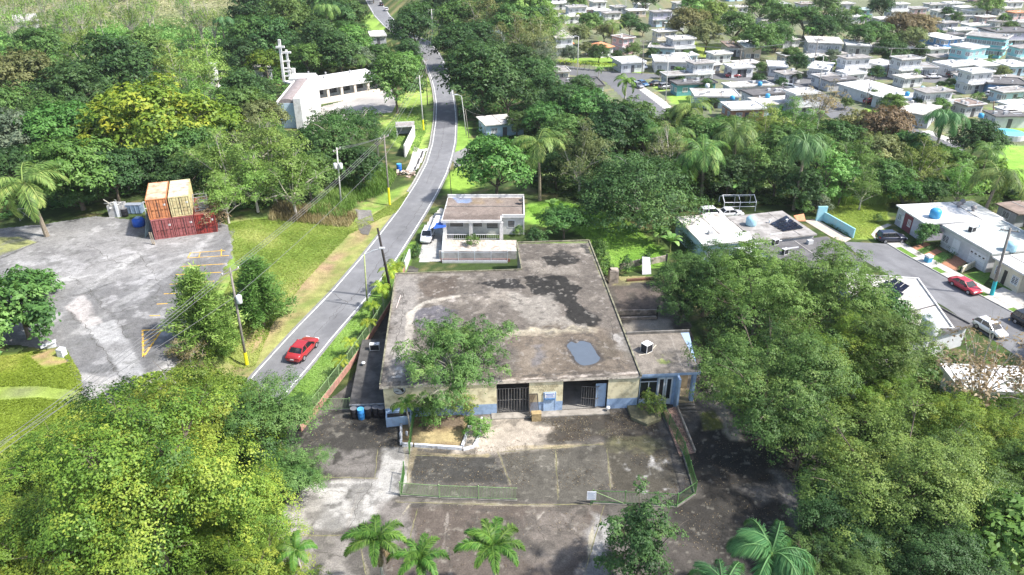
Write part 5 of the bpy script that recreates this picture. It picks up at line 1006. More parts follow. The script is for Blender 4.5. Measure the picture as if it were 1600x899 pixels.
# ------------------------------------------------------------------ white roadside house
hA = gp(691, 346, 3.35); hB = gp(783, 346, 3.35); hT = math.atan2(hB.y-hA.y, hB.x-hA.x); hc, hs = math.cos(hT), math.sin(hT)
def hl(u, v, z=3.35): p = gp(u, v, z); dx, dy = p.x-hA.x, p.y-hA.y; return dx*hc+dy*hs, -dx*hs+dy*hc
wh = empty('house', (hA.x, hA.y, 0), hT); props(wh, 'white single-storey roadside house with a brown stained roof and columned porch', 'house')
W1 = hl(783,346)[0]; W2 = hl(820,338)[0]; YB = hl(700,308)[1]; ys = hl(784,338)[1]; xbk = hl(706,308)[0]; YM = hl(650,323)[1]
WW = plain('white_render', (.68,.67,.65), .85, var=.08, sc=2, dirt=(.42,.40,.36), dsc=.9, damt=.5); WGRY = plain('grey_white_render', (.60,.60,.60), .85, var=.08, sc=2, dirt=(.4,.39,.37), dsc=1.2, damt=.4)
m = MB(); m.box(.2, W1, 2.6, 2.8, 0, 3.05); m.box(W1-.02, W1+.18, ys+.3, 2.8, 0, 3.05); m.box(W1+.18, W2-.2, ys+.35, ys+.55, 0, 3.05); m.box(.2,.4,2.8,YB-.2,0,3.05); m.box(W2-.25,W2-.05,ys+.2,YB-.2,0,3.05); m.box(.4,W2-.25,YB-.4,YB-.2,0,3.05); part('wall', m, WW, wh)
m = MB(); m.prism([(-.2,0),(W1+.1,0),(W1+.1,ys),(W2,ys),(W2,YB),(0.1,YB)], 3.05, 3.35); hr = part('roof', m, WW, wh)
XX, YY, qq = grid_loc(0, W2-.2, .25, YB-.3, .16); kp = poly_sd(XX, YY, [(-.1,.22),(W1-.1,.22),(W1-.1,ys+.2),(W2-.15,ys+.2),(W2-.15,YB-.2),(.1,YB-.2)]) < 0; qq = qq[kp[qq].all(1)]; P = Paint(XX, YY, (.215,.175,.15))
bl = lambda *p: [hl(u, v) for u, v in p]
P.poly(bl((708,309),(735,309),(740,316),(728,319),(716,318)), (.20,.27,.42), .3, .3, .85); P.poly(bl((738,312),(755,311),(755,319),(735,320)), (.26,.2,.13), .4, .6, .7); P.poly(bl((775,312),(788,312),(788,318),(776,318)), (.28,.21,.13), .4, .5, .6)
P.poly(bl((700,338),(780,334),(782,345),(695,345)), (.13,.105,.09), .7, .8, .7); P.blots(2,.1,(.28,.24,.21),.5,3,.2); P.mottle(2.5,.25,4,2)
link('roof_skin', np_mesh('roof_skin', np.stack([XX, YY, np.full(XX.size, 3.356)], 1), qq, RSKIN, colors=np.clip(P.c,.01,.9)), hr)
m = MB(); m.box(0.1, W2, YB-.2, YB, 3.352, 3.85); m.box(W2-.2, W2, ys, YB-.2, 3.352, 3.6); m.box(W1+.1, W2-.2, ys, ys+.2, 3.352, 3.6); m.box(-.2, W1+.1, 0, .2, 3.352, 3.5); part('parapet', m, WW, hr)
m = MB(); m.box(.15, W2-.2, YM-.08, YM+.08, 3.36, 3.44); part('roof_seam', m, DARKC, hr)
for x in (.05, W1*.45, W1-.25): m = MB(); m.box(x, x+.55, .12, .5, 0, 3.05); part('column', m, WW, wh)
GREYW = plain('window_grey', (.35,.37,.38), .4)
def win_on(parent, x0, x1, z0, z1, y, nsl=6, frame=None, mat=None):
    f = MB(); t = .07; f.box(x0, x0+t, y-.05, y, z0, z1); f.box(x1-t, x1, y-.05, y, z0, z1); f.box(x0+t, x1-t, y-.05, y, z0, z0+t); f.box(x0+t, x1-t, y-.05, y, z1-t, z1); fo = part('window', f, frame or WHT, parent)
    g = MB(); g.box(x0+t, x1-t, y-.02, y-.003, z0+t, z1-t); part('pane', g, mat or GL, fo); l_ = MB()
    for i in range(nsl): z = z0+t+(z1-z0-2*t)*(i+.5)/nsl; l_.box(x0+t, x1-t, y-.045, y-.025, z-.03, z+.015)
    part('louvre', l_, GREYW, fo)
win_on(wh, .9, 3.2, 1.2, 2.5, 2.6); win_on(wh, W1*.5, W1*.5+1.6, 1.2, 2.5, 2.6); win_on(wh, W1*.5+2.2, W1-.5, .9, 2.5, 2.6); win_on(wh, W1+1.0, W1+2.2, 1.2, 2.5, ys+.35)
m = MB(); m.box(.6,W1-.3,.25,.32,.9,.98); m.box(.6,W1-.3,.25,.32,.1,.16)
for i in range(26): x = .6+(W1-.9)*i/25; m.box(x-.015,x+.015,.27,.3,.16,.9)
part('porch_railing', m, WHT, wh)
tr0 = hl(690, 386, 0); tr1 = hl(807, 386, 0); fy = hl(700, 408, 0)[1]
m = MB(); m.box(tr0[0], tr1[0], fy+.9, -.02, -.3, .1); part('terrace', m, plain('terrace_tiles', (.52,.46,.40), .8, var=.4, sc=3, dirt=(.3,.22,.16), dsc=1.2, damt=.6), wh)
m = MB(); m.box(tr0[0], tr1[0], fy+.6, fy+.9, 0, 1.35); part('terrace_wall', m, plain('mottled_wall', (.42,.40,.38), .9, var=.3, sc=2, dirt=(.16,.14,.12), dsc=1, damt=.7), wh)
m = MB(); m.box(tr0[0]+.3, tr1[0]-1, fy-.3, fy-.1, 0, .45); part('brick_plinth', m, plain('dark_red_plinth', (.25,.11,.085), .9, var=.3, sc=4), wh)
fa = gp(691, 411); fb = gp(793, 411); fence('fence', [fa, fb], 1.5, plain('white_grey_metal', (.62,.66,.70), .5, .1, .1), 'white metal fence below the terrace of the white house', 2.2, .16, .35, WGRY)
p0, p1 = gp(633, 424), gp(651, 412); 
seg_wall('boundary_wall', [(633,424),(641,404)], 1.6, .18, plain('mint_wall', (.55,.62,.55), .8, var=.2, dirt=(.25,.28,.2)), 'short mint-green wall end at the roadside by the white house')
seg_wall('boundary_wall', [(692,406),(694,374)], 1.3, .25, plain('flaking_wall', (.55,.60,.58), .85, var=.25, sc=2, dirt=(.25,.25,.22), dsc=1, damt=.6), 'flaking pale wall between the drive and the terrace of the white house')
cpz = 2.5; cA = [gp(u, v, cpz) for u, v in ((664,383),(680,353),(692,349),(692,366),(680,372))]
co = empty('carport', gp(686, 372)); props(co, 'white carport roof with a blue tarpaulin beside the white house', 'carport'); b_ = co.location
m = MB(); m.prism([(p.x-b_.x, p.y-b_.y) for p in [gp(u, v, cpz) for u, v in ((672,358),(681,338),(695,338),(691,352),(681,353))]], cpz, cpz+.1); part('roof', m, plain('sheet_white', (.80,.78,.74), .6), co)
m = MB(); m.prism([(p.x-b_.x, p.y-b_.y) for p in [gp(u, v, cpz) for u, v in ((677,359),(682,349.5),(697,347.5),(697,356.5))]], cpz+.12, cpz+.15); part('tarpaulin', m, plain('blue_tarp', (.03,.10,.42), .5, var=.2, sc=2), co)
m = MB()
for u, v in ((678,364),(692,362)): p = gp(u, v); m.box(p.x-b_.x-.06, p.x-b_.x+.06, p.y-b_.y, p.y-b_.y+.12, 0, cpz)
part('post', m, WHT, co)
dp = hl(814, 319); dish = empty('satellite_dish', (hA.x+dp[0]*hc-dp[1]*hs, hA.y+dp[0]*hs+dp[1]*hc, 3.36), .6); props(dish, 'small satellite dish on the brown roof of the white house', 'satellite dish'); m = MB(); m.lathe((0,0,.5), [(.05,0),(.3,.08),(.45,.2)], 12); part('dish', m, DKIRON, dish); m = MB(); m.tube([(0,0,0),(0,0,.5)], .05); m.box(-.5,.5,-.3,.3,0,.06); part('mount', m, DKIRON, dish)
# ------------------------------------------------------------------ church
zc_ = 4.2
cA_ = gp(488, 140, zc_); cB_ = gp(605, 121, zc_); cT = math.atan2(cB_.y-cA_.y, cB_.x-cA_.x); cc_, cs_ = math.cos(cT), math.sin(cT)
def cl(u, v, z=zc_): p = gp(u, v, z); dx, dy = p.x-cA_.x, p.y-cA_.y; return dx*cc_+dy*cs_, -dx*cs_+dy*cc_
CREAM = plain('cream_render', (.74,.66,.56), .85, var=.06, sc=1.5, dirt=(.55,.48,.4), dsc=.8, damt=.4); WROOF = plain('white_roof_coat', (.74,.73,.71), .8, var=.06, sc=1, dirt=(.46,.44,.41), dsc=.4, damt=.6)
ch = empty('parish_hall', (cA_.x, cA_.y, 0), cT); props(ch, 'long cream church hall with a flat white roof and an open gallery', 'church hall')
LW = cl(600,123)[0]; LD = max(9, cl(560,109)[1]); 
m = MB(); m.prism([(0,0),(LW,0),(LW+2,LD),(-2,LD)], zc_-.5, zc_); part('roof', m, [WROOF], ch); m = MB(); m.box(.2,LW-.2,.3,.5,0,1.5); part('parapet_wall', m, CREAM, ch); m = MB(); m.box(0,LW,2.8,3.0,0,zc_-.5); m.box(0,.25,.5,2.8,0,zc_-.5); m.box(LW-.3,LW,.5,2.8,0,zc_-.5); m.box(0,LW,LD-.3,LD-.1,0,zc_-.5); part('wall', m, WGRY, ch)
for i in range(6): x = .2 + (LW-.9)*i/5; m = MB(); m.box(x, x+.6, .25, .7, 1.5, zc_-.5); part('column', m, CREAM, ch)
for i in range(5): x = 1.6 + (LW-1)*i/5; win_on(ch, x, x+2.6, 1.7, 3.2, 2.8, 4)
m = MB()
for u, v in ((482,116),(509,117),(506,123),(547,114),(490,126)): p = cl(u, v); m.lathe((p[0], p[1], zc_), [(.22,0),(.22,.5),(.35,.52),(.1,.8)], 8)
part('roof_vent', m, plain('vent_grey', (.3,.3,.3), .6), ch)
nv = empty('church', gp(458, 200), R(4)); props(nv, 'white church nave with a brown barrel roof and pale blue gable', 'church'); nb = nv.location
def nl(u, v, z): p = gp(u, v, z); dx, dy = p.x-nb.x, p.y-nb.y; c, s = math.cos(R(4)), math.sin(R(4)); return dx*c+dy*s, -dx*s+dy*c
zN = 6.5; x0, y0 = nl(434, 162, zN); x1, _ = nl(461, 161, zN); y1 = nl(440, 129, zN)[1]
m = MB(); m.box(x0, x1, y0, y0+.25, 0, zN); m.box(x0, x0+.2, y0+.25, y1, 0, zN); part('gable_wall', m, plain('pale_blue_render', (.50,.62,.70), .85, var=.06, dirt=(.4,.48,.55), dsc=.8), nv)
m = MB(); n = 10
for i in range(n):
    t0, t1 = math.pi*i/n, math.pi*(i+1)/n; cx_, r_ = (x0+x1)/2, (x1-x0)/2-.1; hh_ = 1.0
    a0, a1 = (cx_-r_*math.cos(t0), zN+hh_*math.sin(t0)), (cx_-r_*math.cos(t1), zN+hh_*math.sin(t1)); m.add([(a0[0],y0+.1,a0[1]),(a1[0],y0+.1,a1[1]),(a1[0],y1,a1[1]),(a0[0],y1,a0[1])],[(0,1,2,3)])
m.add([( (x0+x1)/2-((x1-x0)/2-.1)*math.cos(math.pi*i/n), y0+.1, zN+math.sin(math.pi*i/n)) for i in range(n+1)],[tuple(range(n+1))]); part('barrel_roof', m, plain('brown_roof', (.29,.25,.24), .9, var=.2, sc=1.5, dirt=(.2,.15,.13), dsc=.8), nv)
m = MB(); m.box(x1, x1+1.6, y0-1.5, y1+2, 0, zN+1.4); part('side_wall', m, WW, nv); m = MB(); m.box(x0-.25, x0-.001, y0-.3, y1, 0, zN+.5); part('side_wall', m, WW, nv)
m = MB(); m.box(x0-1.5, x1+.6, y1+.3, y1+6, zN+.2, zN+.9); part('sanctuary_roof', m, WROOF, nv); m = MB(); m.box(x0-.6, x1+.3, y1+.5, y1+5.6, 0, zN+.2); part('sanctuary_wall', m, WW, nv)
tw = empty('bell_tower', gp(452, 148), R(4)); props(tw, 'white open church tower carrying two crosses', 'tower'); tb = tw.location
def tz(u, v): return at_y(u, v, tb.y).z
sc_ = depth(tb)/FPX; 
def tbar(u0, v0, u1, v1, w, name, dy=0.0):
    p, q2 = at_y(u0, v0, tb.y+dy), at_y(u1, v1, tb.y+dy); p.z = max(p.z, 0); m = MB(); m.bar(p-tb, q2-tb, w, w); o = part(name, m, WW, tw); o.rotation_euler = (0,0,-R(4)); return o
zt_ = tz(436, 62)
tbar(444,128,436,62,.6,'tall_mast'); tbar(431,74,444.5,73.5,.5,'cross_arm',-.5); tbar(454,125,447,78,.5,'short_mast',.9); tbar(441,82.5,454.5,82,.48,'cross_arm',.3); tbar(452,118,450,94,.5,'pier',1.4)
for v in (96, 107, 112, 119): tbar(440.5+(v-94)*.05,v,453+(v-94)*.06,v-.6,.38,'cross_beam',.6)
tbar(459,118,458,107,.9,'side_pier',1.5)
for k_, (u, v, w_, label) in enumerate(((475,196,5.5,'low white annex wall in front of the church'),)):
    pass
seg_wall('retaining_wall', [(470,200),(490,190),(500,172)], 2.2, .3, WW, 'white stepped wall at the near side of the church hall')
seg_wall('retaining_wall', [(633,246),(648,214)], 2.6, .3, WW, 'tall white wall beside the church drive')
# bus shelter (grey slab roof) by the church drive
bs = empty('bus_shelter', gp(634, 212), R(8)); props(bs, 'small concrete roadside shelter with a mottled slab roof by the church drive', 'shelter')
m = MB(); m.box(-2.1,2.1,-1.2,1.6,2.3,2.5); part('roof', m, plain('mottled_slab', (.33,.30,.28), .95, var=.35, sc=2, dirt=(.12,.11,.1), dsc=1.1, damt=.7), bs); m = MB(); m.box(-2,-1.8,-1,1.4,0,2.3); m.box(1.8,2,-1,1.4,0,2.3); m.box(-1.8,1.8,1.2,1.4,0,2.3); part('wall', m, WGRY, bs); m = MB(); m.box(-1.7,1.7,.6,1.1,.3,.5); part('bench', m, WGRY, bs); m = MB(); m.box(-2.15,2.15,1.5,1.65,2.5,2.75); m.box(-2.15,2.15,-1.25,-1.1,2.3,2.55); part('roof_edge', m, WW, bs)
p = gt(624, 267); drum(p, plain('blue_barrel', (.03,.16,.6), .4), 'blue drum at the foot of the church drive', plain('drum_lid_blue', (.1,.4,.7), .5), .5, 1.4)
m = MB(); rs_ = random.Random(5)
hp = empty('rubbish_heap', gt(632, 274)); props(hp, 'heap of pale branches and rubble at the road edge below the church drive', 'heap')
for i in range(26): m = MB(); a = Vector((rs_.uniform(-2,2), rs_.uniform(-1,1), rs_.uniform(.05,.6))); b = a + Vector((rs_.uniform(-1,1), rs_.uniform(-1,1), rs_.uniform(-.2,.4))); m.bar(a, b, rs_.uniform(.08,.5), rs_.uniform(.06,.25)); part('rubble_piece', m, plain(f'rubble{i%3}', [(.5,.4,.33),(.6,.52,.45),(.3,.22,.18)][i%3], .9), hp)
# ------------------------------------------------------------------ cars
TYRE = plain('tyre_rubber', (.02,.02,.02), .8); RIM = plain('alloy_rim', (.45,.45,.47), .35, .6); CHROME = plain('lamp_glass', (.75,.75,.78), .2); REDL = plain('tail_lamp', (.35,.02,.02), .25); CGL = plain('car_glass', (.015,.018,.022), .06, 0, .05, 1, 0, .7); BLKT = plain('black_trim', (.025,.025,.025), .6); PLT = plain('number_plate', (.7,.7,.68), .5)
def carpaint(name, col):
    m = plain(name, col, .28, .15, .04, 1, 0, .5, tuple(c*.8+.03 for c in col), .8, .25)
    try: m.node_tree.nodes['Principled BSDF'].inputs['Coat Weight'].default_value = .5
    except Exception: pass
    return m
CARM = {}
def car_meshes(kind):
    if kind in CARM: return CARM[kind]
    L, Wd, H = {'sedan': (4.55,1.8,1.45), 'suv': (4.5,1.85,1.72), 'hatch': (4.1,1.74,1.5), 'pickup': (5.2,1.9,1.75)}[kind]
    prof = {'sedan': [(-2.27,.45,.66),(-2.2,.3,.92),(-1.75,.24,1.0),(-1.2,.22,.98),(0,.22,.95),(.9,.22,.96),(1.6,.24,.86),(2.1,.28,.74),(2.27,.42,.6)],
            'suv': [(-2.25,.5,.9),(-2.15,.34,1.06),(-1.6,.28,1.08),(-.8,.26,1.06),(.3,.26,1.04),(1.0,.26,1.05),(1.7,.28,.98),(2.1,.34,.86),(2.25,.5,.7)],
            'hatch': [(-2.05,.45,.8),(-1.98,.3,.98),(-1.4,.24,1.0),(-.6,.22,.97),(.3,.22,.95),(.8,.22,.96),(1.5,.24,.86),(1.95,.3,.72),(2.05,.42,.6)],
            'pickup': [(-2.6,.55,.98),(-2.55,.45,1.02),(-1.6,.36,1.02),(-.8,.34,1.02),(.3,.34,1.05),(1.1,.34,1.08),(1.9,.36,1.02),(2.45,.42,.9),(2.6,.55,.75)]}[kind]
    body = MB(); hw = Wd/2; rings = []
    for i, (x, z0, z1) in enumerate(prof):
        e = 1 - .16*(abs(x)/(L/2))**4; zm = (z0+z1)/2
        rings.append([(x,-hw*e*.88,z0),(x,-hw*e,z0+.16*(z1-z0)+.05),(x,-hw*e,zm+.12*(z1-z0)),(x,-hw*e*.95,z1-.03),(x,-hw*e*.85,z1),(x,hw*e*.85,z1),(x,hw*e*.95,z1-.03),(x,hw*e,zm+.12*(z1-z0)),(x,hw*e,z0+.16*(z1-z0)+.05),(x,hw*e*.88,z0)])
    vs = [p for r in rings for p in r]; k = 10; fs = [(i*k+j,i*k+(j+1)%k,(i+1)*k+(j+1)%k,(i+1)*k+j) for i in range(len(rings)-1) for j in range(k)]; fs += [tuple(range(k))[::-1], tuple((len(rings)-1)*k+j for j in range(k))]
    body.add(vs, fs)
    cab = {'sedan': [(-1.62,.98),(-.98,H-.03),(.28,H),(1.12,.96)], 'suv': [(-2.12,1.06),(-1.85,H-.03),(.2,H),(1.05,1.05)], 'hatch': [(-1.95,.98),(-1.5,H-.03),(.2,H),(1.0,.96)], 'pickup': [(-.85,1.02),(-.6,H-.03),(.4,H),(1.15,1.07)]}[kind]
    (xa_,za),(xb_,zb_),(xc,zc),(xd,zd) = cab; wb_, wt = hw*.9, hw*.74
    gl_ = MB(); gl_.add([(xa_,-wb_,za-.02),(xb_,-wt,zb_),(xc,-wt,zc),(xd,-wb_,zd-.02),(xa_,wb_,za-.02),(xb_,wt,zb_),(xc,wt,zc),(xd,wb_,zd-.02)],[(0,3,2,1),(4,5,6,7),(0,1,5,4),(1,2,6,5),(2,3,7,6)])
    rfm = MB(); rfm.add([(xb_-.1,-wt-.02,zb_-.05),(xb_+.03,-wt+.06,zb_+.025),(xc-.03,-wt+.06,zc+.025),(xc+.12,-wt-.02,zc-.05),(xb_-.1,wt+.02,zb_-.05),(xb_+.03,wt-.06,zb_+.025),(xc-.03,wt-.06,zc+.025),(xc+.12,wt+.02,zc-.05)],[(1,2,6,5),(0,1,5,4),(2,3,7,6),(0,3,2,1),(4,5,6,7)])
    for s in (-1, 1):
        for (p, q2, w) in (((xa_,za),(xb_,zb_),.1),((xd,zd),(xc,zc),.09),((xb_+(xc-xb_)*.42,.97),(xb_+(xc-xb_)*.42,zb_),.09)):
            wp_ = wb_ if p[1] < 1.2 else wt; rfm.bar((p[0], s*(wb_+.005), p[1]-.02), (q2[0], s*(wt+.008), q2[1]), w, .05)
    tl, wl_ = MB(), MB(); r = .33
    tl.tube([(0,-.1,0),(0,.1,0)], r, 16); wl_.tube([(0,-.115,0),(0,.115,0)], r*.62, 10)
    ml = MB(); ml.box(-.08,.1,-.1,.1,-.07,.07)
    tr_ = MB(); tr_.box(-L/2+.25, L/2-.25, -hw*.97, -hw*.9, .2, .3); tr_.box(-L/2+.25, L/2-.25, hw*.9, hw*.97, .2, .3)
    hd = MB(); hd.box(-.06,.06,-.22,.22,-.08,.08)
    pl_ = MB(); pl_.box(-.02,.02,-.18,.18,-.06,.06)
    CARM[kind] = dict(L=L, W=Wd, hw=hw, body=body.mesh(kind+'_body', MATS.get('x') or WHT, True), glass=gl_.mesh(kind+'_glass', CGL), roof=rfm.mesh(kind+'_roof', WHT), tyre=tl.mesh('tyre', TYRE, True), rim=wl_.mesh('rim', RIM), mirror=ml.mesh('mirror', BLKT), sill=tr_.mesh('sill', BLKT), lamp=hd.mesh('headlight', CHROME), tail=hd.mesh('tail_light', REDL), plate=pl_.mesh('plate', PLT), z1=prof[-1][2], z0=prof[0][2])
    return CARM[kind]
def car(kind, p, rz, paint, label, group=None, s=1.0):
    c = car_meshes(kind); o = empty('parked_car' if group else 'car', p, rz); o.scale = (s, s, s); props(o, label, {'suv': 'suv', 'pickup': 'pickup truck'}.get(kind, 'car'), group)
    share('body', c['body'], o, mat=paint); share('windows', c['glass'], o); share('roof', c['roof'], o, mat=paint); share('sill', c['sill'], o)
    for x in (-c['L']*.29, c['L']*.30):
        for y in (-c['hw']+.09, c['hw']-.09): w_ = share('wheel', c['tyre'], o, (x, y, .33)); share('rim', c['rim'], w_)
    for s_ in (-1, 1):
        share('mirror', c['mirror'], o, (.75, s_*(c['hw']+.05), 1.0)); share('headlight', c['lamp'], o, (c['L']/2-.09, s_*c['hw']*.62, c['z1']+.02)); share('tail_light', c['tail'], o, (-c['L']/2+.06, s_*c['hw']*.66, c['z0']+.05))
    share('number_plate', c['plate'], o, (-c['L']/2-.01, 0, .6)); return o
def head(u0, v0, u1, v1): a, b = gt(u0, v0), gt(u1, v1); return math.atan2(b.y-a.y, b.x-a.x)
RED = carpaint('red_car_paint', (.42,.03,.035)); RED2 = carpaint('crimson_car_paint', (.52,.03,.05)); WPT = carpaint('white_car_paint', (.78,.78,.79)); NAVY = carpaint('dark_navy_car_paint', (.02,.025,.05)); BLKP = carpaint('black_car_paint', (.02,.02,.022)); SILP = carpaint('silver_car_paint', (.5,.51,.53)); TEALP = carpaint('turquoise_car_paint', (.08,.42,.40)); MAR = carpaint('maroon_car_paint', (.28,.04,.05)); GRYP = carpaint('grey_car_paint', (.25,.26,.28)); BLUP = carpaint('blue_car_paint', (.06,.16,.30))
rz = head(458, 565, 498, 522); p = gp(474, 552); car('sedan', p + Vector((0,0,.025)), rz, RED, 'red sedan driving away along the road', s=1.12)
p = gp(668, 374); car('suv', p + Vector((0,0,.02)), R(-94), WPT, 'white hatchback suv parked on the drive of the white roadside house', s=.98)
rzs = math.atan2(off.y, off.x)
p = gp(1391, 377); car('suv', p + Vector((0,0,.025)), R(2), NAVY, 'dark navy van-like suv parked at the head of the right-hand street')
p = gp(1506, 452); car('sedan', p + Vector((0,0,.025)), rzs, RED2, 'red sedan parked by the pavement of the right-hand street', s=1.0)
p = gp(1545, 519); car('hatch', p + Vector((0,0,.025)), rzs, WPT, 'white car parked at the near side of the right-hand street')
p = gp(1607, 512); car('suv', p + Vector((0,0,.025)), rzs, BLKP, 'black car at the right edge of the street')
TC = [('sedan',1003,134,-60,BLUP,'blue car parked on the drive behind the dark street car'),('hatch',996,137,-60,GRYP,'dark grey car at the kerb of the estate street'),('sedan',1026,134,20,BLKP,'long black car on the drive of the grey roofed house'),('suv',1040,139,25,GRYP,'grey suv on the drive of the teal house'),
      ('hatch',1005,107,-80,WPT,'white van beside the house with blue window'),('suv',1092,113,-10,SILP,'silver car under the carport of the hip roofed house'),('sedan',1145,121,5,MAR,'red car parked on the far side of the estate street'),('hatch',1213,118,-20,SILP,'silver car on the drive by the dark round tree'),('hatch',1235,140,-25,SILP,'silver pickup-like car parked beside the dark roof'),
      ('sedan',1457,123,8,SILP,'two-tone silver car parked in the far right street'),('suv',1490,121,5,BLKP,'black suv parked in the far right street'),('sedan',1372,118,0,TEALP,'turquoise car on the lawn drive'),('hatch',1360,162,20,MAR,'dark red car beside the white roof with blue tank'),('suv',1452,231,0,BLKP,'black suv on the street below the tall palm'),
      ('hatch',1550,152,-30,WPT,'white car under the tree by the blue house'),('sedan',1512,51,0,WPT,'white car parked above the turquoise building')]
for k, u, v, a, pt_, lb in TC: car(k, gp(u, v) + Vector((0,0,.03)), R(a), pt_, lb, 'cars parked in the estate', 1.0)
for k, u, v, a, pt_, lb in (('sedan',1143,336,20,WPT,'white car behind the blue-walled house, left one'),('sedan',1132,333,15,WPT,'white car behind the blue-walled house, right one'),('hatch',596,8,85,BLKP,'dark car far up the road'),('hatch',603,17,85,WPT,'white car far up the road')):
    pass
car('suv', gp(1112, 338), R(8), WPT, 'white van parked behind the blue-walled house'); car('sedan', gp(1140, 338), R(8), WPT, 'white car parked under the pipe pergola'); car('hatch', gp(596, 9)+Vector((0,0,.03)), R(100), BLKP, 'dark car far up the road'); car('hatch', gp(604, 17)+Vector((0,0,.03)), R(100), WPT, 'white car far up the road')
# ------------------------------------------------------------------ poles, lamps and wires
WOOD = plain('grey_pole_wood', (.24,.215,.19), .9, var=.25, sc=3, bump=.2); DWOOD = plain('dark_pole_wood', (.035,.03,.027), .9, var=.3, sc=3); CPOLE = plain('concrete_pole', (.50,.49,.46), .85, var=.12, sc=3); YSL = plain('yellow_sleeve', (.78,.70,.02), .6, var=.1, sc=3); GREYB = plain('transformer_grey', (.66,.67,.68), .5, var=.05)
PT = {}
def pole(key, base, top, mat, label, r=.16, sleeve=None, arms=1, box=0, lamp=None, cat='utility pole', arm_a=0.5):
    p = gt(*base); t = at_y(top[0], top[1], p.y); o = empty('street_lamp' if lamp and not arms else 'utility_pole', p); props(o, label, cat); d = t - p
    m = MB(); m.tube([(0,0,-.3), d*.5, d], [r, r*.85, r*.68], 9); part('shaft', m, mat, o, True); PT[key] = []
    if sleeve: m = MB(); m.tube([d*.01, d*sleeve], [r*1.25, r*1.2], 9); part('yellow_sleeve', m, YSL, o)
    ca = Vector((math.cos(arm_a), math.sin(arm_a), 0))
    for i in range(arms):
        z = d*(1 - .035 - .09*i); m = MB(); m.bar(z - ca*1.1, z + ca*1.1, .1, .12); ao = part('crossarm', m, WOOD, o)
        for k in (-1, 0, 1): mm = MB(); q2 = z + ca*k*1.0; mm.lathe((q2.x,q2.y,q2.z+.06), [(.06,0),(.06,.16),(.02,.2)], 6); part('insulator', mm, GREYB, ao); PT[key].append(p + q2 + Vector((0,0,.2)))
    PT[key].append(p + d*.72)
    for i in range(box): m = MB(); q2 = d*(.70 + 0*i); m.lathe((q2.x + (.45 if i == 0 else -.45), q2.y-.1, q2.z-.5), [(.3,0),(.34,.05),(.34,.9),(.2,1.0)], 10); part('transformer', m, GREYB, o, True)
    if lamp: lx, lz = lamp; m = MB(); q2 = d*.985; e2 = Vector((lx, 0, lz)); m.tube([q2, q2 + e2*.5 + Vector((0,0,.15)), q2 + e2], .05, 6); ao = part('lamp_arm', m, GREYB, o); m = MB(); q2 = q2 + e2; m.box(q2.x-.35, q2.x+.35, q2.y-.15, q2.y+.15, q2.z-.06, q2.z+.1); part('lamp_head', m, GREYB, ao)
    return o
pole('a', (386,571), (359,419), WOOD, 'grey utility pole with a transformer and yellow base beside the pine trees', .17, .14, 1, 1, arm_a=.9)
pole('b', (533,322), (526,231), CPOLE, 'pale utility pole carrying two transformers at the tall grass', .17, None, 1, 2, arm_a=1.2)
pole('c', (609,321), (600,211), WOOD, 'grey roadside pole with a yellow base by the tall grass', .16, .26, 1, 0, arm_a=1.0)
pole('d', (662,204), (655,118), CPOLE, 'pale pole with a yellow base above the bus shelter', .16, .2, 1, 0, arm_a=1.0)
pole('e', (668,165), (665,92), WOOD, 'dark thin pole just beyond the pale one at the bend', .12, None, 1, 0, arm_a=1.0)
pole('f', (613,467), (590,357), DWOOD, 'black leaning timber pole between the road and the workshop', .2, None, 0, 0)
pole('g', (574,480), (569,397), plain('lichen_green_pole', (.36,.40,.18), .8, var=.2, sc=3), 'thin greenish lamp pole on the verge beside the black leaning pole', .12, None, 0, 0, (2.4,.95), 'street lamp')
pole('h', (706,312), (702,262), plain('rust_pole', (.24,.17,.12), .8), 'thin rusty post at the roadside behind the white house', .07, None, 0)
pole('i', (729,212), (721,150), CPOLE, 'first pale lamp post right of the upper road', .11, None, 0, 0, (-1.2,.4), 'street lamp')
pole('j', (733,216), (727,172), WOOD, 'short brown pole right of the upper road', .1, None, 0)
pole('k', (677,64), (674,14), CPOLE, 'pale distant pole with a yellow base beyond the bend', .2, .2, 1)
pole('k2', (687,60), (684,32), WOOD, 'grey distant pole with a transformer beyond the bend', .2, None, 1, 1)
pole('l', (1549,462), (1579,357), WOOD, 'grey timber pole with a turquoise base on the right-hand pavement', .22, None, 1, 0, arm_a=-.4); 
po_ = [o for o in S.objects if o.get('label','').startswith('grey timber pole with a turq')][0]; m = MB(); d_ = at_y(1579,357,gt(1549,462).y)-gt(1549,462); m.tube([d_*.01, d_*.22], [.27,.25], 10); part('turquoise_base', m, plain('turquoise_paint', (.03,.45,.50), .6), po_)
for key, b, t, mt, lb in (('m',(902,121),(904,57),CPOLE,'pale lamp pole by the curved street of small palms'),('n',(1003,116),(1006,63),WOOD,'dark pole left of the arched white house'),('o',(1040,158),(1044,95),CPOLE,'pale pole on the pavement of the estate street'),('q',(1153,118),(1159,76),WOOD,'dark pole left of the silver car'),('r',(1268,116),(1279,60),WOOD,'tall dark pole near the two-storey grey house'),('s',(1279,142),(1287,88),CPOLE,'pale pole beside the dark curved roof'),('t',(1385,120),(1394,75),WOOD,'grey pole by the round dark trees'),('u',(1352,168),(1361,120),WOOD,'dark pole beside the red car'),('w',(1510,145),(1518,112),WOOD,'brown pole in the far right street'),('x',(1551,195),(1553,158),plain('rusty_pole', (.25,.15,.09), .8),'rusty pole beside the long white wall'),('y',(1180,50),(1180,20),WOOD,'thin far pole in the trees'),('z',(978,22),(978,0),CPOLE,'pale pole at the top of the estate')):
    pole(key, b, t, mt, lb, .14, None, 0 if mt is CPOLE else 1, 0, (-.9,.2) if mt is CPOLE else None, 'utility pole', .3)
WIRE = plain('wire', (.20,.20,.20), .6)
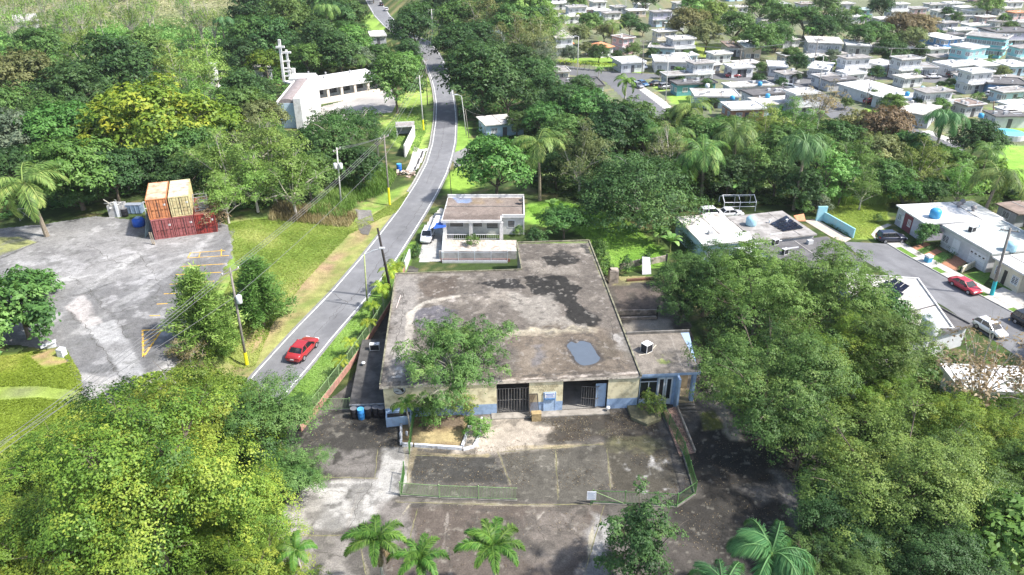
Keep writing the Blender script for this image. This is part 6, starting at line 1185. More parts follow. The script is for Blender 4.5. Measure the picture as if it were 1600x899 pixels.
def wires(pairs, label, sag=.02, r=.022):
    o = empty('overhead_wires', pairs[0][0]); props(o, label, 'wires'); b0 = o.location
    for a, b in pairs:
        L = (b-a).length; pts = [a.lerp(b, t/12) - Vector((0,0,sag*L*4*(t/12)*(1-t/12))) - b0 for t in range(13)]; m = MB(); m.tube(pts, r, 4, cap=False); part('wire', m, WIRE, o)
off_ = [gp(-60, 735, 9.5), gp(-60, 742, 9.5), gp(-60, 752, 9.5), gp(-60, 730, 7.5)]
wires([(PT['a'][i], off_[i]) for i in range(4)], 'overhead wires from the transformer pole down across the left trees', .01)
wires([(PT['a'][i], PT['c'][i]) for i in range(4)], 'overhead wires from the transformer pole to the roadside pole', .012)
wires([(PT['b'][i], PT['c'][i]) for i in range(3)], 'short overhead wires between the two poles at the tall grass', .03)
wires([(PT['c'][i], PT['d'][i]) for i in range(4)], 'overhead wires along the road past the bus shelter', .012)
wires([(PT['d'][i], PT['e'][i]) for i in range(4)], 'overhead wires at the upper bend of the road', .01); wires([(PT['e'][i], PT['k'][i]) for i in range(3)], 'overhead wires beyond the bend of the road', .01)
wires([(PT['n'][i], PT['q'][i]) for i in range(3)] + [(PT['q'][i], PT['r'][i]) for i in range(3)], 'overhead wires above the estate houses', .01, .03); wires([(PT['r'][i], PT['t'][i]) for i in range(3)] + [(PT['t'][i], gp(1650, 70, 8)) for i in range(3)], 'overhead wires over the right of the estate', .01, .03)
p1 = at_y(735, 155, gt(729,212).y); wires([(p1, gp(757, 178, 3)), (PT['i'][0], gp(757,180,3))], 'service wire sagging to the house behind the dark trees', .06)
# ------------------------------------------------------------------ houses
TANKB = plain('tank_blue', (.06,.33,.60), .4, var=.08); TANKL = plain('tank_pale_blue', (.36,.58,.68), .45, var=.08)
ROOFS = {'white': WROOF, 'grey': plain('grey_roof', (.33,.31,.29), .9, var=.25, sc=1, dirt=(.16,.145,.13), dsc=.6, damt=.7), 'dark grey': plain('dark_grey_roof', (.12,.115,.115), .9, var=.25, sc=1, dirt=(.2,.19,.18), dsc=.6, damt=.5), 'stained': plain('stained_white_roof', (.60,.57,.52), .9, var=.15, sc=1, dirt=(.24,.21,.18), dsc=.45, damt=.85), 'brown': plain('brown_flat_roof', (.26,.20,.17), .9, var=.25, sc=1, dirt=(.14,.12,.1), dsc=.6, damt=.6), 'orange': plain('orange_tiles', (.62,.27,.14), .9, var=.2, sc=3, dirt=(.45,.22,.14), dsc=1, damt=.5), 'teal': plain('teal_roof', (.35,.52,.52), .8, var=.1), 'pale green': plain('sage_roof', (.46,.50,.47), .9, var=.1, sc=1, dirt=(.55,.52,.48), dsc=.5, damt=.5)}
WALLS = {k: plain('wall_'+k.replace(' ', '_'), c, .85, var=.06, sc=1.5, dirt=tuple(x*.6 for x in c), dsc=.7, damt=.35) for k, c in {'white': (.66,.66,.66), 'grey': (.46,.47,.49), 'pale grey': (.60,.61,.62), 'pink': (.60,.42,.42), 'teal': (.12,.32,.36), 'blue': (.14,.30,.55), 'pale blue': (.48,.62,.72), 'aqua': (.33,.62,.64), 'turquoise': (.20,.52,.56), 'cream': (.70,.64,.50), 'brick red': (.45,.24,.17), 'beige': (.56,.47,.38), 'lilac': (.52,.50,.58)}.items()}
WIN = {}
def win_meshes(w, h):
    k = (round(w, 1), round(h, 1))
    if k not in WIN:
        t = .08; f = MB(); f.box(-w/2,-w/2+t,-.07,.0,0,h); f.box(w/2-t,w/2,-.07,0,0,h); f.box(-w/2+t,w/2-t,-.07,0,0,t); f.box(-w/2+t,w/2-t,-.07,0,h-t,h); f.box(-.03,.03,-.06,0,t,h-t)
        for i in range(5): z = t+(h-2*t)*(i+.5)/5; f.box(-w/2+t,-.03,-.05,-.02,z-.05,z+.02); f.box(.03,w/2-t,-.05,-.02,z-.05,z+.02)
        g = MB(); g.box(-w/2+t,w/2-t,-.015,-.002,t,h-t); WIN[k] = (f.mesh('window', WHT), g.mesh('pane', plain('far_glass', (.05,.06,.075), .15)))
    return WIN[k]
DOORM = MB().box(-.5,.5,-.06,0,0,2.1).mesh('door', plain('door_dark', (.10,.10,.11), .6)); GARM = MB().box(-1.5,1.5,-.04,0,0,2.3).mesh('carport_shade_panel', plain('deep_shade', (.04,.04,.045), .9))  # flat dark panel; its colour stands for the shade inside a carport
TANKM = MB().lathe((0,0,0), [(.62,0),(.7,.1),(.7,.9),(.5,1.15),(.2,1.25)], 14).mesh('water_tank', TANKB, True); TANKW = MB().lathe((0,0,0), [(1.0,0),(1.05,.1),(1.05,1.9),(.9,2.1),(.4,2.2),(.4,2.3)], 18).mesh('water_tank', WHT, True)
hseed = random.Random(21)
def tank(u, v, z, base, mat=None, me=None, s=1.0):
    p = gp(u, v, z); o = link('water_tank', me or TANKM, None, (p.x, p.y, z+.01), hseed.uniform(0, 6)); o.scale = (s, s, s)
    if mat: o.material_slots[0].link = 'OBJECT'; o.material_slots[0].material = mat
    lab(o, base, 'water tank', 'roof water tanks'); return o
def house(N, L, Rr, h, wall, roof, label=None, over=.5, wins=(2, 2), storeys=1, porch=None, hip=False, place='in the estate', door=0, clutter=3, z=None, gar=None, name='house'):
    n, l, r = gp(*N, h), gp(*L, h), gp(*Rr, h); e = r - n; e2 = l - n
    if e.length >= e2.length: a = math.atan2(e.y, e.x)
    else: a = math.atan2(e2.y, e2.x) - math.pi/2
    c, s = math.cos(a), math.sin(a); Wd = max(5, e.x*c + e.y*s); D = max(5, -e2.x*s + e2.y*c); D = min(D, 22); Wd = min(Wd, 34)
    o = empty(name, (n.x, n.y, 0), a); b = MB(); b.box(over, Wd-over*.6, over+.2, D-over, 0, h-.22); wo = part('wall', b, WALLS[wall], o); m = MB(); t = h
    rm = ROOFS[roof]
    if hip:
        m.box(0, Wd, 0, D, h-.22, h); k = min(Wd, D)/2; m.add([(0,0,h+.003),(Wd,0,h+.003),(Wd,D,h+.003),(0,D,h+.003),(Wd*.42,D*.5,h+k*.38),(Wd*.58,D*.5,h+k*.38)],[(0,1,5,4),(1,2,5),(2,3,4,5),(3,0,4)])
        part('roof', m, rm, o)
    else:
        m.box(0, Wd, 0, D, h-.22, h); ro_ = part('roof', m, [rm], o); k = hseed.random()
        if k < .6: 
            q2 = MB(); q2.box(0,Wd,0,.18,h+.003,h+.2); q2.box(0,Wd,D-.18,D,h+.003,h+.2); q2.box(0,.18,.18,D-.18,h+.003,h+.2); q2.box(Wd-.18,Wd,.18,D-.18,h+.003,h+.2); part('parapet', q2, WW if roof != 'dark grey' else rm, ro_)
        for i in range(clutter):
            q2 = MB(); x, y = hseed.uniform(1,Wd-1), hseed.uniform(1,D-1); kk = hseed.random()
            if kk < .5: q2.box(x-.4,x+.4,y-.3,y+.3,h+.003,h+.6); part('roof_unit', q2, plain('roof_unit_grey', (.5,.5,.5), .6), ro_)
            elif kk < .75: q2.lathe((x,y,h), [(.12,.003),(.12,.5),(.22,.52),(.05,.65)], 8); part('roof_vent', q2, WHT, ro_)
            else: q2.box(x-1.0,x+1.0,y-.05,y+.05,h+.003,h+.15); part('roof_pipe', q2, GREYB, ro_)
        if k > .45: q2 = MB(); x = hseed.uniform(.25,.75)*Wd; q2.box(x-.1,x+.1,.2,D-.2,h+.003,h+.05); part('roof_seam', q2, ROOFS['grey'], ro_)
    hh = (h-.2)/storeys
    for st_ in range(storeys):
        zb_ = st_*hh + .95; wh_ = min(1.25, hh-1.25)
        for side, n_, LL in ((0, wins[0], Wd), (1, wins[1], D)):
            for i in range(n_):
                w_ = 1.5; fm, pm = win_meshes(w_, wh_); t = LL*(i+.5)/n_ + hseed.uniform(-.3,.3)
                if side == 0 and gar is not None and abs(t/LL - gar) < 1.9/LL: continue
                if side == 0: wo_ = share('window', fm, o, (t, over+.2, zb_))
                else: wo_ = share('window', fm, o, (over, t, zb_), -math.pi/2)
                share('pane', pm, wo_)
        if st_ > 0: q2 = MB(); q2.box(over-.3, Wd-.3, -.6 if storeys > 1 else 0, D-over, st_*hh-.1, st_*hh+.1); part('floor_slab', q2, WW, o); q2 = MB(); q2.box(over, Wd-over, -.55, -.47, st_*hh+.1, st_*hh+.9); part('balcony_rail', q2, WALLS[wall], o)
    share('door', DOORM, o, (Wd*(.5 if door == 0 else door), over+.2, .05))
    if gar is not None: share('carport_shade_panel', GARM, o, (Wd*gar, over+.19, .02))
    if porch:
        q2 = MB(); q2.box(Wd*.1, Wd*.6, -2.6, .0-.004, h-.45, h-.3); part('porch_roof', q2, rm, o)
        for x in (.12, .58): q2 = MB(); q2.box(Wd*x-.12, Wd*x+.12, -2.5, -2.26, 0, h-.45); part('porch_post', q2, WW, o)
    if label: props(o, label, 'house', 'houses of the estate')
    else: lab(o, f"{wall} {'two-storey ' if storeys > 1 else ''}house with {roof} {'hipped ' if hip else ''}roof {place}", 'house', 'houses of the estate')
    return o
H = house; UP = 'in the upper estate'; MID = 'along the middle estate street'; FAR = 'at the upper right'
H((970.6,99),(954,90),(1012.5,97.5), 3.1, 'pale grey', 'white', 'pale grey house with white roof and blue porch window left of the pole', wins=(2,3))
H((974,61),(954,56),(998,59.5), 5.4, 'pink', 'brown', 'pink two-storey house with a brown roof', storeys=2)
H((940,76),(913,70),(964,73), 3.2, 'white', 'orange', 'house with an orange tiled hipped roof left of the pink house', hip=True)
H((868,60),(852,49),(896,58), 5.8, 'white', 'stained', 'white two-storey house with orange tiled lean-to behind the feathery trees', storeys=2)
H((876,69),(868,64),(896,67.5), 2.9, 'white', 'orange', 'orange tiled porch block in front of the white two-storey house', hip=True)
H((1011.7,74.5),(1003,67),(1054.7,76.7), 3.3, 'pale blue', 'grey', 'pale blue house with grey roof beside the tall dark pole')
H((1051.5,62.5),(1043.7,57),(1089,60.5), 5.6, 'white', 'stained', 'white two-storey house on stilts before the olive tree', storeys=2)
H((1022,97),(1030,86),(1083,98), 3.3, 'white', 'stained', 'white house with turquoise arches and a stained roof', wins=(3,2), clutter=4)
for u in (1033, 1047): 
    p = at_y(u, 107, gp(u, 113).y-.3); m = MB(); n = 10; vs = [(-1.2,0,0),(1.2,0,0)] + [(1.2*math.cos(math.pi*i/n),0,1.4+1.1*math.sin(math.pi*i/n)) for i in range(n+1)]; m.add(vs, [tuple(range(len(vs)))])
H((1104,103),(1082,99),(1130,100), 3.0, 'beige', 'white', 'house with a white hipped roof and open carport behind the silver car', hip=True, gar=.3)
H((1041,119),(1021,114),(1090.6,116.5), 3.0, 'white', 'grey', 'white walled house with mottled grey roof above the teal house', gar=.2)
H((1058,133),(1044.5,128),(1122,129), 3.2, 'teal', 'dark grey', 'teal house with a dark grey roof and drive')
H((1085,151),(1072.6,139),(1158,152), 3.1, 'pale blue', 'stained', 'pale blue house with stained white roof behind the palms', clutter=6)
H((880,136),(884,122),(946,134), 3.1, 'white', 'dark grey', 'white walled house with dark grey roof nearest the curved street', clutter=2)
H((866,113),(858,105),(888,113), 2.8, 'cream', 'grey', 'small cream porch house with yellow posts left of the lamp pole', clutter=0)
H((1138,74),(1125,64),(1150,71), 3.2, 'pale grey', 'brown', 'pale grey wing with a brown roof left of the white roofed church-like house')
H((1165,74),(1149,63),(1190,72), 4.4, 'beige', 'white', 'beige house with a big white roof among the palms')
H((1144,107),(1138,100),(1181,105), 3.0, 'white', 'white', 'white roofed house with white carport left of the round tree', gar=.5)
H((1200,104),(1197,95),(1231,103), 3.0, 'pale grey', 'white', 'white roofed house behind the parked silver car', gar=.7)
H((1261,106),(1272,95),(1302,102), 3.1, 'white', 'white', 'white house with dark blue porch openings near the tall pole', wins=(4,2))
H((1319,105),(1319,94),(1352,104), 3.0, 'pale grey', 'stained', 'pale grey garage fronted house right of the yellow green tree')
H((1262,66),(1256,56),(1319,68), 6.0, 'grey', 'stained', 'grey two-storey house with a lone palm before it', storeys=2, wins=(4,2))
H((1322,71),(1317,62),(1361,71), 3.2, 'grey', 'white', 'white roofed grey house right of the two-storey grey house')
H((1296,127),(1274,121),(1343,123), 3.1, 'grey', 'dark grey', 'grey house with a dark curved roof and white post', wins=(3,1))
H((1360,146),(1307,130),(1398,136), 3.0, 'pale grey', 'white', 'white roofed house beside the brown bare tree')
H((1140,137),(1129,130),(1210,133), 3.0, 'white', 'stained', 'long white roofed house across from the red car')
H((1176,150),(1167,140),(1246,145), 3.1, 'grey', 'dark grey', 'dark grey roofed house carrying a blue tank', clutter=5)
H((1190,164),(1177,152),(1258,160), 3.1, 'pale blue', 'stained', 'white roofed house with blue tank behind the pale bare tree', clutter=5)
H((1142,172),(1130,160),(1199,170), 3.1, 'brick red', 'white', 'brick red walled house with a white roof behind the palms')
H((1380,104),(1349,96),(1410,100), 3.0, 'white', 'white', 'white walled house with a cream roof by the round trees', gar=.6)
H((1425,106),(1404,98),(1468,106), 3.0, 'pale grey', 'grey', 'grey roofed house behind a small palm', wins=(4,1))
H((1487,104.5),(1458,97),(1520,101), 3.1, 'pale grey', 'white', 'leftmost of the long white roofs in front of the aqua block')
H((1530,103.5),(1495,94),(1560,100), 3.1, 'pale grey', 'white', 'middle one of the long white roofs in front of the aqua block')
H((1580,104),(1545,94),(1612,101), 3.1, 'pale blue', 'white', 'rightmost of the long white roofs in front of the aqua block')
H((1518,77),(1487,70),(1547,73), 6.4, 'aqua', 'white', 'aqua two-storey block with a white roof', storeys=2, wins=(3,3))
H((1478,62),(1435,53),(1500,58), 5.4, 'blue', 'white', 'blue two-storey house with an overhanging white roof', storeys=2, wins=(3,5))
H((1573,62),(1508,55),(1599,57), 6.2, 'turquoise', 'grey', 'long turquoise two-storey building with a row of windows', storeys=2, wins=(3,9))
H((1556,51),(1548,43),(1625,50), 5.0, 'lilac', 'dark grey', 'lilac grey building with dark roof at the upper right', storeys=2, wins=(6,2))
H((1544,131),(1535,120),(1612,134), 3.2, 'blue', 'dark grey', 'deep blue house with a dark grey roof', wins=(3,1), gar=.4)
H((1500,121),(1496,114),(1540,122), 2.9, 'pale blue', 'grey', 'pale blue house half hidden behind a small tree')
H((1413,163),(1360,147),(1448,153), 3.1, 'pale grey', 'white', 'white roofed house with solar panels and blue tank by the dark pole', clutter=1)
H((1443,152),(1432,146),(1494,147), 3.1, 'brick red', 'grey', 'brick red fronted house with panels on its grey roof')
H((1512,166),(1490,156),(1543,163), 3.1, 'pale grey', 'brown', 'brown roofed house with white walls right of the tall palm')
H((1458,182),(1412,165),(1474,164), 3.2, 'grey', 'stained', 'long grey walled house left of the tall palm')
H((1556,182),(1538,172),(1612,182), 3.0, 'white', 'dark grey', 'dark roofed house with a long white side wall at the right edge', wins=(0,2))
H((1578,176),(1560,168),(1625,172), 3.0, 'beige', 'stained', place='at the right edge')
# roofs beyond, by picture place
fr_ = random.Random(77)
FARH = [(886,24,'white','white'),(912,14,'pink','stained'),(935,15,'pale blue','white'),(950,19,'white','grey'),(963,10,'white','stained'),(988,15,'beige','white'),(1026,17,'lilac','stained'),(1030,29,'pale blue','white'),(1058,26,'pale grey','stained'),(1033,47,'cream','white'),(1052,36,'pale grey','stained'),(893,10,'white','grey'),(868,4,'white','white'),
        (1213,6,'pale grey','white'),(1255,5,'white','brown'),(1312,5,'white','teal'),(1345,14,'aqua','teal'),(1338,24,'white','white'),(1378,28,'white','stained'),(1430,12,'pink','orange'),(1458,6,'pale grey','white'),(1470,16,'white','stained'),(1488,4,'white','white'),(1495,24,'pale grey','white'),(1480,34,'lilac','stained'),(1520,16,'white','white'),(1540,25,'pink','stained'),(1520,38,'pale blue','white'),(1568,12,'white','stained'),(1590,18,'pink','orange'),(1560,32,'white','white'),(1598,33,'pale grey','white'),(1500,45,'grey','white'),(1488,52,'grey','dark grey'),(1420,72,'beige','white'),(1455,74,'white','white'),(1600,72,'aqua','grey'),(1600,88,'white','stained'),
        (1100,6,'white','white'),(1090,96,'pale grey','stained'),(1230,112,'white','white'),(1330,112,'pale grey','white'),(1420,118,'white','stained'),(1250,143,'pale grey','white'),(1290,118,'white','stained'),(1400,150,'pale grey','stained'),(1455,140,'white','white'),(1575,140,'pale blue','stained'),(1590,160,'white','white'),(1525,110,'white','white'),(1470,86,'cream','white'),(1415,90,'pale grey','white'),(1365,66,'white','white'),(1400,30,'white','stained'),(1300,24,'pale grey','white'),(1195,30,'white','stained'),(1130,28,'white','white'),(1500,62,'pale blue','white'),(1445,46,'white','white'),(1580,2,'white','white'),(1540,10,'white','stained'),(1505,10,'pale grey','white'),(930,2,'white','stained'),(1000,6,'white','white'),(1540,60,'white','stained'),(860,24,'white','stained'),(1150,10,'pale grey','stained'),(1060,4,'white','stained'),(1400,5,'white','white'),(1230,60,'white','orange'),(1232,84,'beige','stained'),(1297,82,'white','white'),(1330,88,'white','stained'),(1270,86,'pale blue','white'),(840,5,'white','stained'),(1160,96,'pale grey','white'),(1120,82,'white','stained'),(1066,84,'pale blue','white'),(1570,120,'white','grey')]
for u, v, w_, r_ in FARH:
    s2_ = fr_.choice((1,1,1,1,2)); h_ = 2.9*s2_; p = gp(u, v, h_); z_ = depth(p)/FPX; wd = fr_.uniform(9.5,14)/z_/2; r_ = fr_.choice((r_, r_, 'stained', 'grey')); H((u-wd*.2, v+1.6+1.6*(v/60)), (u-wd, v-.4), (u+wd, v+.6+.6*(v/60)), h_, w_, r_, storeys=s2_, place=FAR if u > 1200 else UP, wins=(3,2), clutter=2)
for i in range(26):      # the estate goes on beyond the top of the picture
    u, v = fr_.uniform(830,1640), fr_.uniform(-38,-6); h_ = 3.1; p = gp(u, v, h_); z_ = depth(p)/FPX; wd = fr_.uniform(10,15)/z_/2; H((u-wd*.2, v+1.4), (u-wd, v-.3), (u+wd, v+.5), h_, fr_.choice(['white','pale grey','pale blue','pink']), fr_.choice(['white','white','stained','grey']), place='beyond the top edge', wins=(2,1), clutter=0)
for i in range(16): u, v = 1680 + (i % 4) * 120 + fr_.uniform(-15,15), 70 + (i // 4) * 75 + fr_.uniform(-8,8); p = gp(u, v, 3.1); z_ = depth(p)/FPX; wd = fr_.uniform(9,12)/z_/2; H((u-wd*.2, v+4+.03*v), (u-wd, v-1), (u+wd, v+1.5+.015*v), 3.1, fr_.choice(['white','pale grey','pale blue','cream']), fr_.choice(['white','stained','grey']), place='beyond the right edge', wins=(3,2), clutter=1)
for u, v, z_, l_, m_ in ((1187,134,3.1,'blue water tank on the dark grey roof',TANKB),(1199,153,3.1,'blue water tank on the stained roof near the bare tree',TANKB),(1144,156,3.1,'blue tank low behind the palm tops',TANKB),(1417,150,3.1,'bright blue tank on the white roof with solar panels',TANKB),(1441,141,3.1,'pale blue tank beside the roof panels',TANKL),(1105,137,3.1,'white tank on the pale blue house',WHT),(1532,184,2.5,'blue tank behind the tall palm',TANKB),(1173,380,3.2,'x',TANKL)):
    if l_ != 'x': tank(u, v, z_, l_, m_, s=.85)
def panels(corners, z, nx_, ny_, label, tilt=.25):
    p = [gp(*c, z) for c in corners]; o = empty('solar_panels', (p[0].x, p[0].y, z)); props(o, label, 'solar panels'); pm = plain('solar_cell', (.012,.014,.03), .15, 0, .1, 2, 0, .6)
    for i in range(nx_):
        for j in range(ny_):
            f = lambda a, b: (p[0].lerp(p[1], a)).lerp(p[3].lerp(p[2], a), b) - p[0]
            g = .06; q_ = [f((i+g)/nx_, (j+g)/ny_), f((i+1-g)/nx_, (j+g)/ny_), f((i+1-g)/nx_, (j+1-g)/ny_), f((i+g)/nx_, (j+1-g)/ny_)]; vs = []
            for dz in (0, .05):
                for k, v in enumerate(q_): vs.append((v.x, v.y, .12 + dz + (tilt if k > 1 else 0)))
            m = MB(); m.add(vs, [(3,2,1,0),(4,5,6,7),(0,1,5,4),(1,2,6,5),(2,3,7,6),(3,0,4,7)]); part('panel', m, pm, o)
panels(((1384,154),(1405,160),(1418,156),(1398,150)), 3.1, 3, 2, 'dark solar panels on the white roof left of the tall palm', .1); panels(((1447,147),(1470,151),(1484,145),(1462,140)), 3.1, 4, 2, 'dark solar panels on the brick fronted house', .1); panels(((1166,128),(1176,131),(1204,131),(1190,126)), 3.0, 4, 1, 'dark panels on the long white roof of the estate', .05)
# ---- near right-hand row
ha = H((1446,350),(1384,321),(1572,343), 3.3, 'lilac', 'white', 'big white roofed corner house with a maroon front panel', wins=(0,0), clutter=0, over=.35)
def onhouse(N, u, v, z): pass
def facing(ho, N, L, h, items):
    """features on the wall that faces the street (the L side): u-fractions along it, with their own meshes"""
    n, l = gp(*N, h), gp(*L, h); a = ho.rotation_euler.z; c, s = math.cos(a), math.sin(a); d = l - n; D = -d.x*s + d.y*c
    for kind, t0, t1, z0, z1, mt in items:
        y0, y1 = D*t0, D*t1; ov_ = .35
        if kind == 'panel': m = MB(); m.box(ov_-.04, ov_-.003, y0, y1, z0, z1); part('front_panel', m, mt, ho)
        elif kind == 'garage': m = MB(); m.box(ov_-.05, ov_-.003, y0, y1, z0, z1); go = part('garage_door', m, mt, ho); 
        elif kind == 'door': m = MB(); m.box(ov_-.06, ov_-.003, y0, y1, z0, z1); part('door', m, mt, ho)
        elif kind == 'win':
            fm, pm = win_meshes(y1-y0, z1-z0); w_ = share('window', fm, ho, (ov_-.0, (y0+y1)/2, z0), -math.pi/2); share('pane', pm, w_)
        if kind == 'garage':
            for i in range(4): yy = y0+(y1-y0)*(i+.5)/4; m = MB(); m.box(ov_-.06, ov_-.05, yy-.2, yy+.2, z1-.55, z1-.35); part('pane', m, GL, go)
            for i in range(3): zz = z0+(z1-.6-z0)*(i+1)/3.2; m = MB(); m.box(ov_-.058, ov_-.05, y0, y1, zz, zz+.03); part('panel_joint', m, GREYW, go)
MAROON = plain('maroon_panel', (.22,.07,.09), .8)
facing(ha, (1446,350), (1384,321), 3.3, [('panel',.42,.70,0,2.9,MAROON),('win',.46,.56,1,2.2,None),('win',.78,.9,1,2.2,None),('door',.70,.76,.1,2.2,WHT)])
hb_ = H((1550,398),(1463,354),(1650,388), 3.3, 'pale grey', 'pale green', 'pale grey house with a sage roof and white garage door', wins=(0,0), clutter=2, over=.35)
facing(hb_, (1550,398), (1463,354), 3.3, [('garage',.10,.40,.05,2.4,WHT),('door',.60,.74,.1,2.4,WHT),('win',.82,.95,.9,2.2,None)])
hc_ = H((1602,430),(1551,401),(1690,420), 3.2, 'cream', 'white', 'cream house with a white roof behind the turquoise based pole', wins=(0,0), clutter=0, over=.35)
facing(hc_, (1602,430), (1551,401), 3.2, [('win',.15,.35,.9,2.2,None),('door',.5,.6,.1,2.2,DKIRON),('win',.7,.85,.9,2.2,None)])
H((1300,590),(1268,560),(1420,600), 3.0, 'white', 'stained', 'white house mostly hidden under the right-hand trees', wins=(1,1), clutter=1)
H((1500,612),(1478,572),(1650,618), 3.1, 'white', 'white', 'white roofed house seen through the bare brown tree', wins=(1,1), clutter=2)
tank(1460, 340, 3.3, 'bright blue square-sided tank on the big white roof', TANKB, s=1.25); tank(1577, 392, 3.3, 'pale blue tank near the timber pole', TANKL, s=1.2)
for u, v, lb in ((1497,324,'first grey roof turbine on the big white roof'),(1503,320,'second grey roof turbine on the big white roof'),(1520,330,'third grey roof turbine nearest the back edge')):
    p = gp(u, v, 3.3); m = MB(); m.lathe((0,0,0), [(.2,.003),(.2,.3),(.42,.45),(.45,.7),(.2,.95)], 10); props(link('roof_turbine', m.mesh('roof_turbine', plain('turbine_grey', (.28,.26,.26), .6), True), None, (p.x, p.y, 3.3)), lb, 'roof vent')
p = gp(1518, 362, 3.3); ac_unit((p.x, p.y, 3.31), .4, 'white air conditioner on the sage roof', .9, .7, .8)
# gardens of the row
BRICKP = plain('terracotta_paving', (.40,.19,.11), .9, var=.2, sc=4, dirt=(.3,.17,.11), dsc=1, damt=.5); HEDGE = plain('hedge_soil', (.06,.09,.03), .95, var=.4, sc=5); LAWN = plain('lawn_green', (.09,.19,.03), .95, var=.35, sc=4, dirt=(.2,.24,.08), dsc=.8, damt=.3)
def pave_poly(name, pts, mat, z=.05): m = MB(); m.prism([(p.x, p.y) for p in wp(pts, 0)], -.05, z); return st(part(name, m, mat))
pave_poly('garden_path', [(1420,388),(1428,393),(1454,383),(1445,379)], BRICKP); pave_poly('garden_path', [(1441,399),(1449,405),(1472,394),(1463,389)], BRICKP); pave_poly('driveway', [(1470,412),(1495,425),(1512,409),(1490,398)], BRICKP, .06)
pave_poly('lawn', [(1428,393),(1440,399),(1462,389),(1452,384)], LAWN, .04); pave_poly('lawn', [(1450,406),(1468,414),(1494,402),(1474,394)], LAWN, .04); pave_poly('lawn', [(1505,430),(1536,446),(1548,432),(1545,420)], LAWN, .04); pave_poly('driveway', [(1552,455),(1640,505),(1660,470),(1590,440)], PAVE, .045); pave_poly('lawn', [(1545,440),(1580,455),(1600,440),(1575,430)], LAWN, .05)
pave_poly('driveway', [(1372,366),(1398,377),(1413,369),(1395,360)], PAVE, .05); pave_poly('garden_path', [(1361,367),(1368,375),(1374,361),(1393,352),(1387,350),(1370,356)], PAVE, .055)
def hedge(pts, h, w, label):
    P_ = wp(pts, 0); rs = np.random.RandomState(int(P_[0].x*7) % 999); V = []; N = []
    for a, b in zip(P_, P_[1:]):
        k = int((b-a).length*160*w*h) + 40; t = rs.rand(k, 1); c = np.array(a)*(1-t) + np.array(b)*t; o_ = rs.uniform(-.5,.5,(k,2)); c[:,0] += o_[:,0]*w; c[:,1] += o_[:,1]*w; c[:,2] = rs.rand(k)**.6*h; V.append(c); N.append(np.stack([o_[:,0]*2,o_[:,1]*2,np.ones(k)],1)+rs.normal(size=(k,3))*.4)
    V = np.concatenate(V); N = np.concatenate(N); L_ = rs.uniform(.1,.22,len(V)); vs, q = leaf_quads(V, N, L_, L_*.6, rs); return props(link('hedge', np_mesh('hedge', vs, q, L_DARK, {'tone': np.repeat(rs.rand(len(V)), 4)})), label, 'hedge')
hedge([(1416,386),(1448,374)], .8, .8, 'clipped hedge nearest the navy suv'); hedge([(1433,400),(1458,388),(1470,384)], .7, .7, 'low hedge between the two terracotta paths'); hedge([(1462,414),(1492,400)], .7, .9, 'low hedge along the terracotta driveway'); hedge([(1497,425),(1516,418)], .8, .8, 'dark hedge right of the terracotta driveway'); hedge([(1482,392),(1496,399)], 1.0, .8, 'dark shrubs below the sage roofed house front')
seg_wall('garden_wall', [(1502,426),(1537,409)], 1.0, .2, WALLS['cream'], 'low cream wall right of the terracotta driveway')
p = gp(1449, 410); bx0 = empty('refuse_bin', p, rzs); props(bx0, 'blue and white bin on the pavement of the right-hand street', 'bin'); m = MB(); m.box(-.4,.4,-.4,.4,0,.9); part('body', m, plain('bin_blue', (.08,.34,.52), .5), bx0); m = MB(); m.box(-.45,.45,-.45,.45,.9,1.2); part('lid', m, WHT, bx0)
AQW = plain('aqua_wall', (.30,.60,.68), .8, var=.06, dirt=(.5,.6,.62), dsc=1, damt=.4)
seg_wall('boundary_wall', [(1286,345),(1333,372)], 1.6, .22, AQW, 'long pale aqua boundary wall between the drive and the lawn'); p0 = gp(1285, 345); m = MB(); m.box(-1.2,.4,-.15,.15,0,2.6); props(link('gate_wall', m.mesh('gate_wall', AQW), None, p0, R(4)), 'tall square aqua wall panel at the end of the aqua wall', 'wall')
pave_poly('driveway', [(1256,345),(1275,343),(1330,374),(1320,379),(1306,375)], plain('sandy_paving', (.50,.43,.36), .9, var=.15, sc=3, dirt=(.38,.32,.27), dsc=.8, damt=.5), .06)
for (u0,v0),(u1,v1) in (((1294,352),(1303,357)),((1305,358),(1315,363)),((1316,364),(1326,369))): hedge([(u0,v0),(u1,v1)], .45, .5, {1294:'first dark planting strip at the foot of the aqua wall',1305:'middle dark planting strip at the foot of the aqua wall',1316:'last dark planting strip at the foot of the aqua wall'}[u0])
m = MB(); r4 = [gp(1240,337,2.6), gp(1256,334,2.6), gp(1259,345,2.2), gp(1246,345,2.2)]; m.add([(v.x,v.y,v.z) for v in r4]+[(v.x,v.y,v.z-.15) for v in r4], [(0,1,2,3),(7,6,5,4),(0,4,5,1),(1,5,6,2),(2,6,7,3),(3,7,4,0)]); props(part('tiled_canopy', m, ROOFS['orange']), 'small terracotta tiled canopy beside the sandy drive', 'canopy')
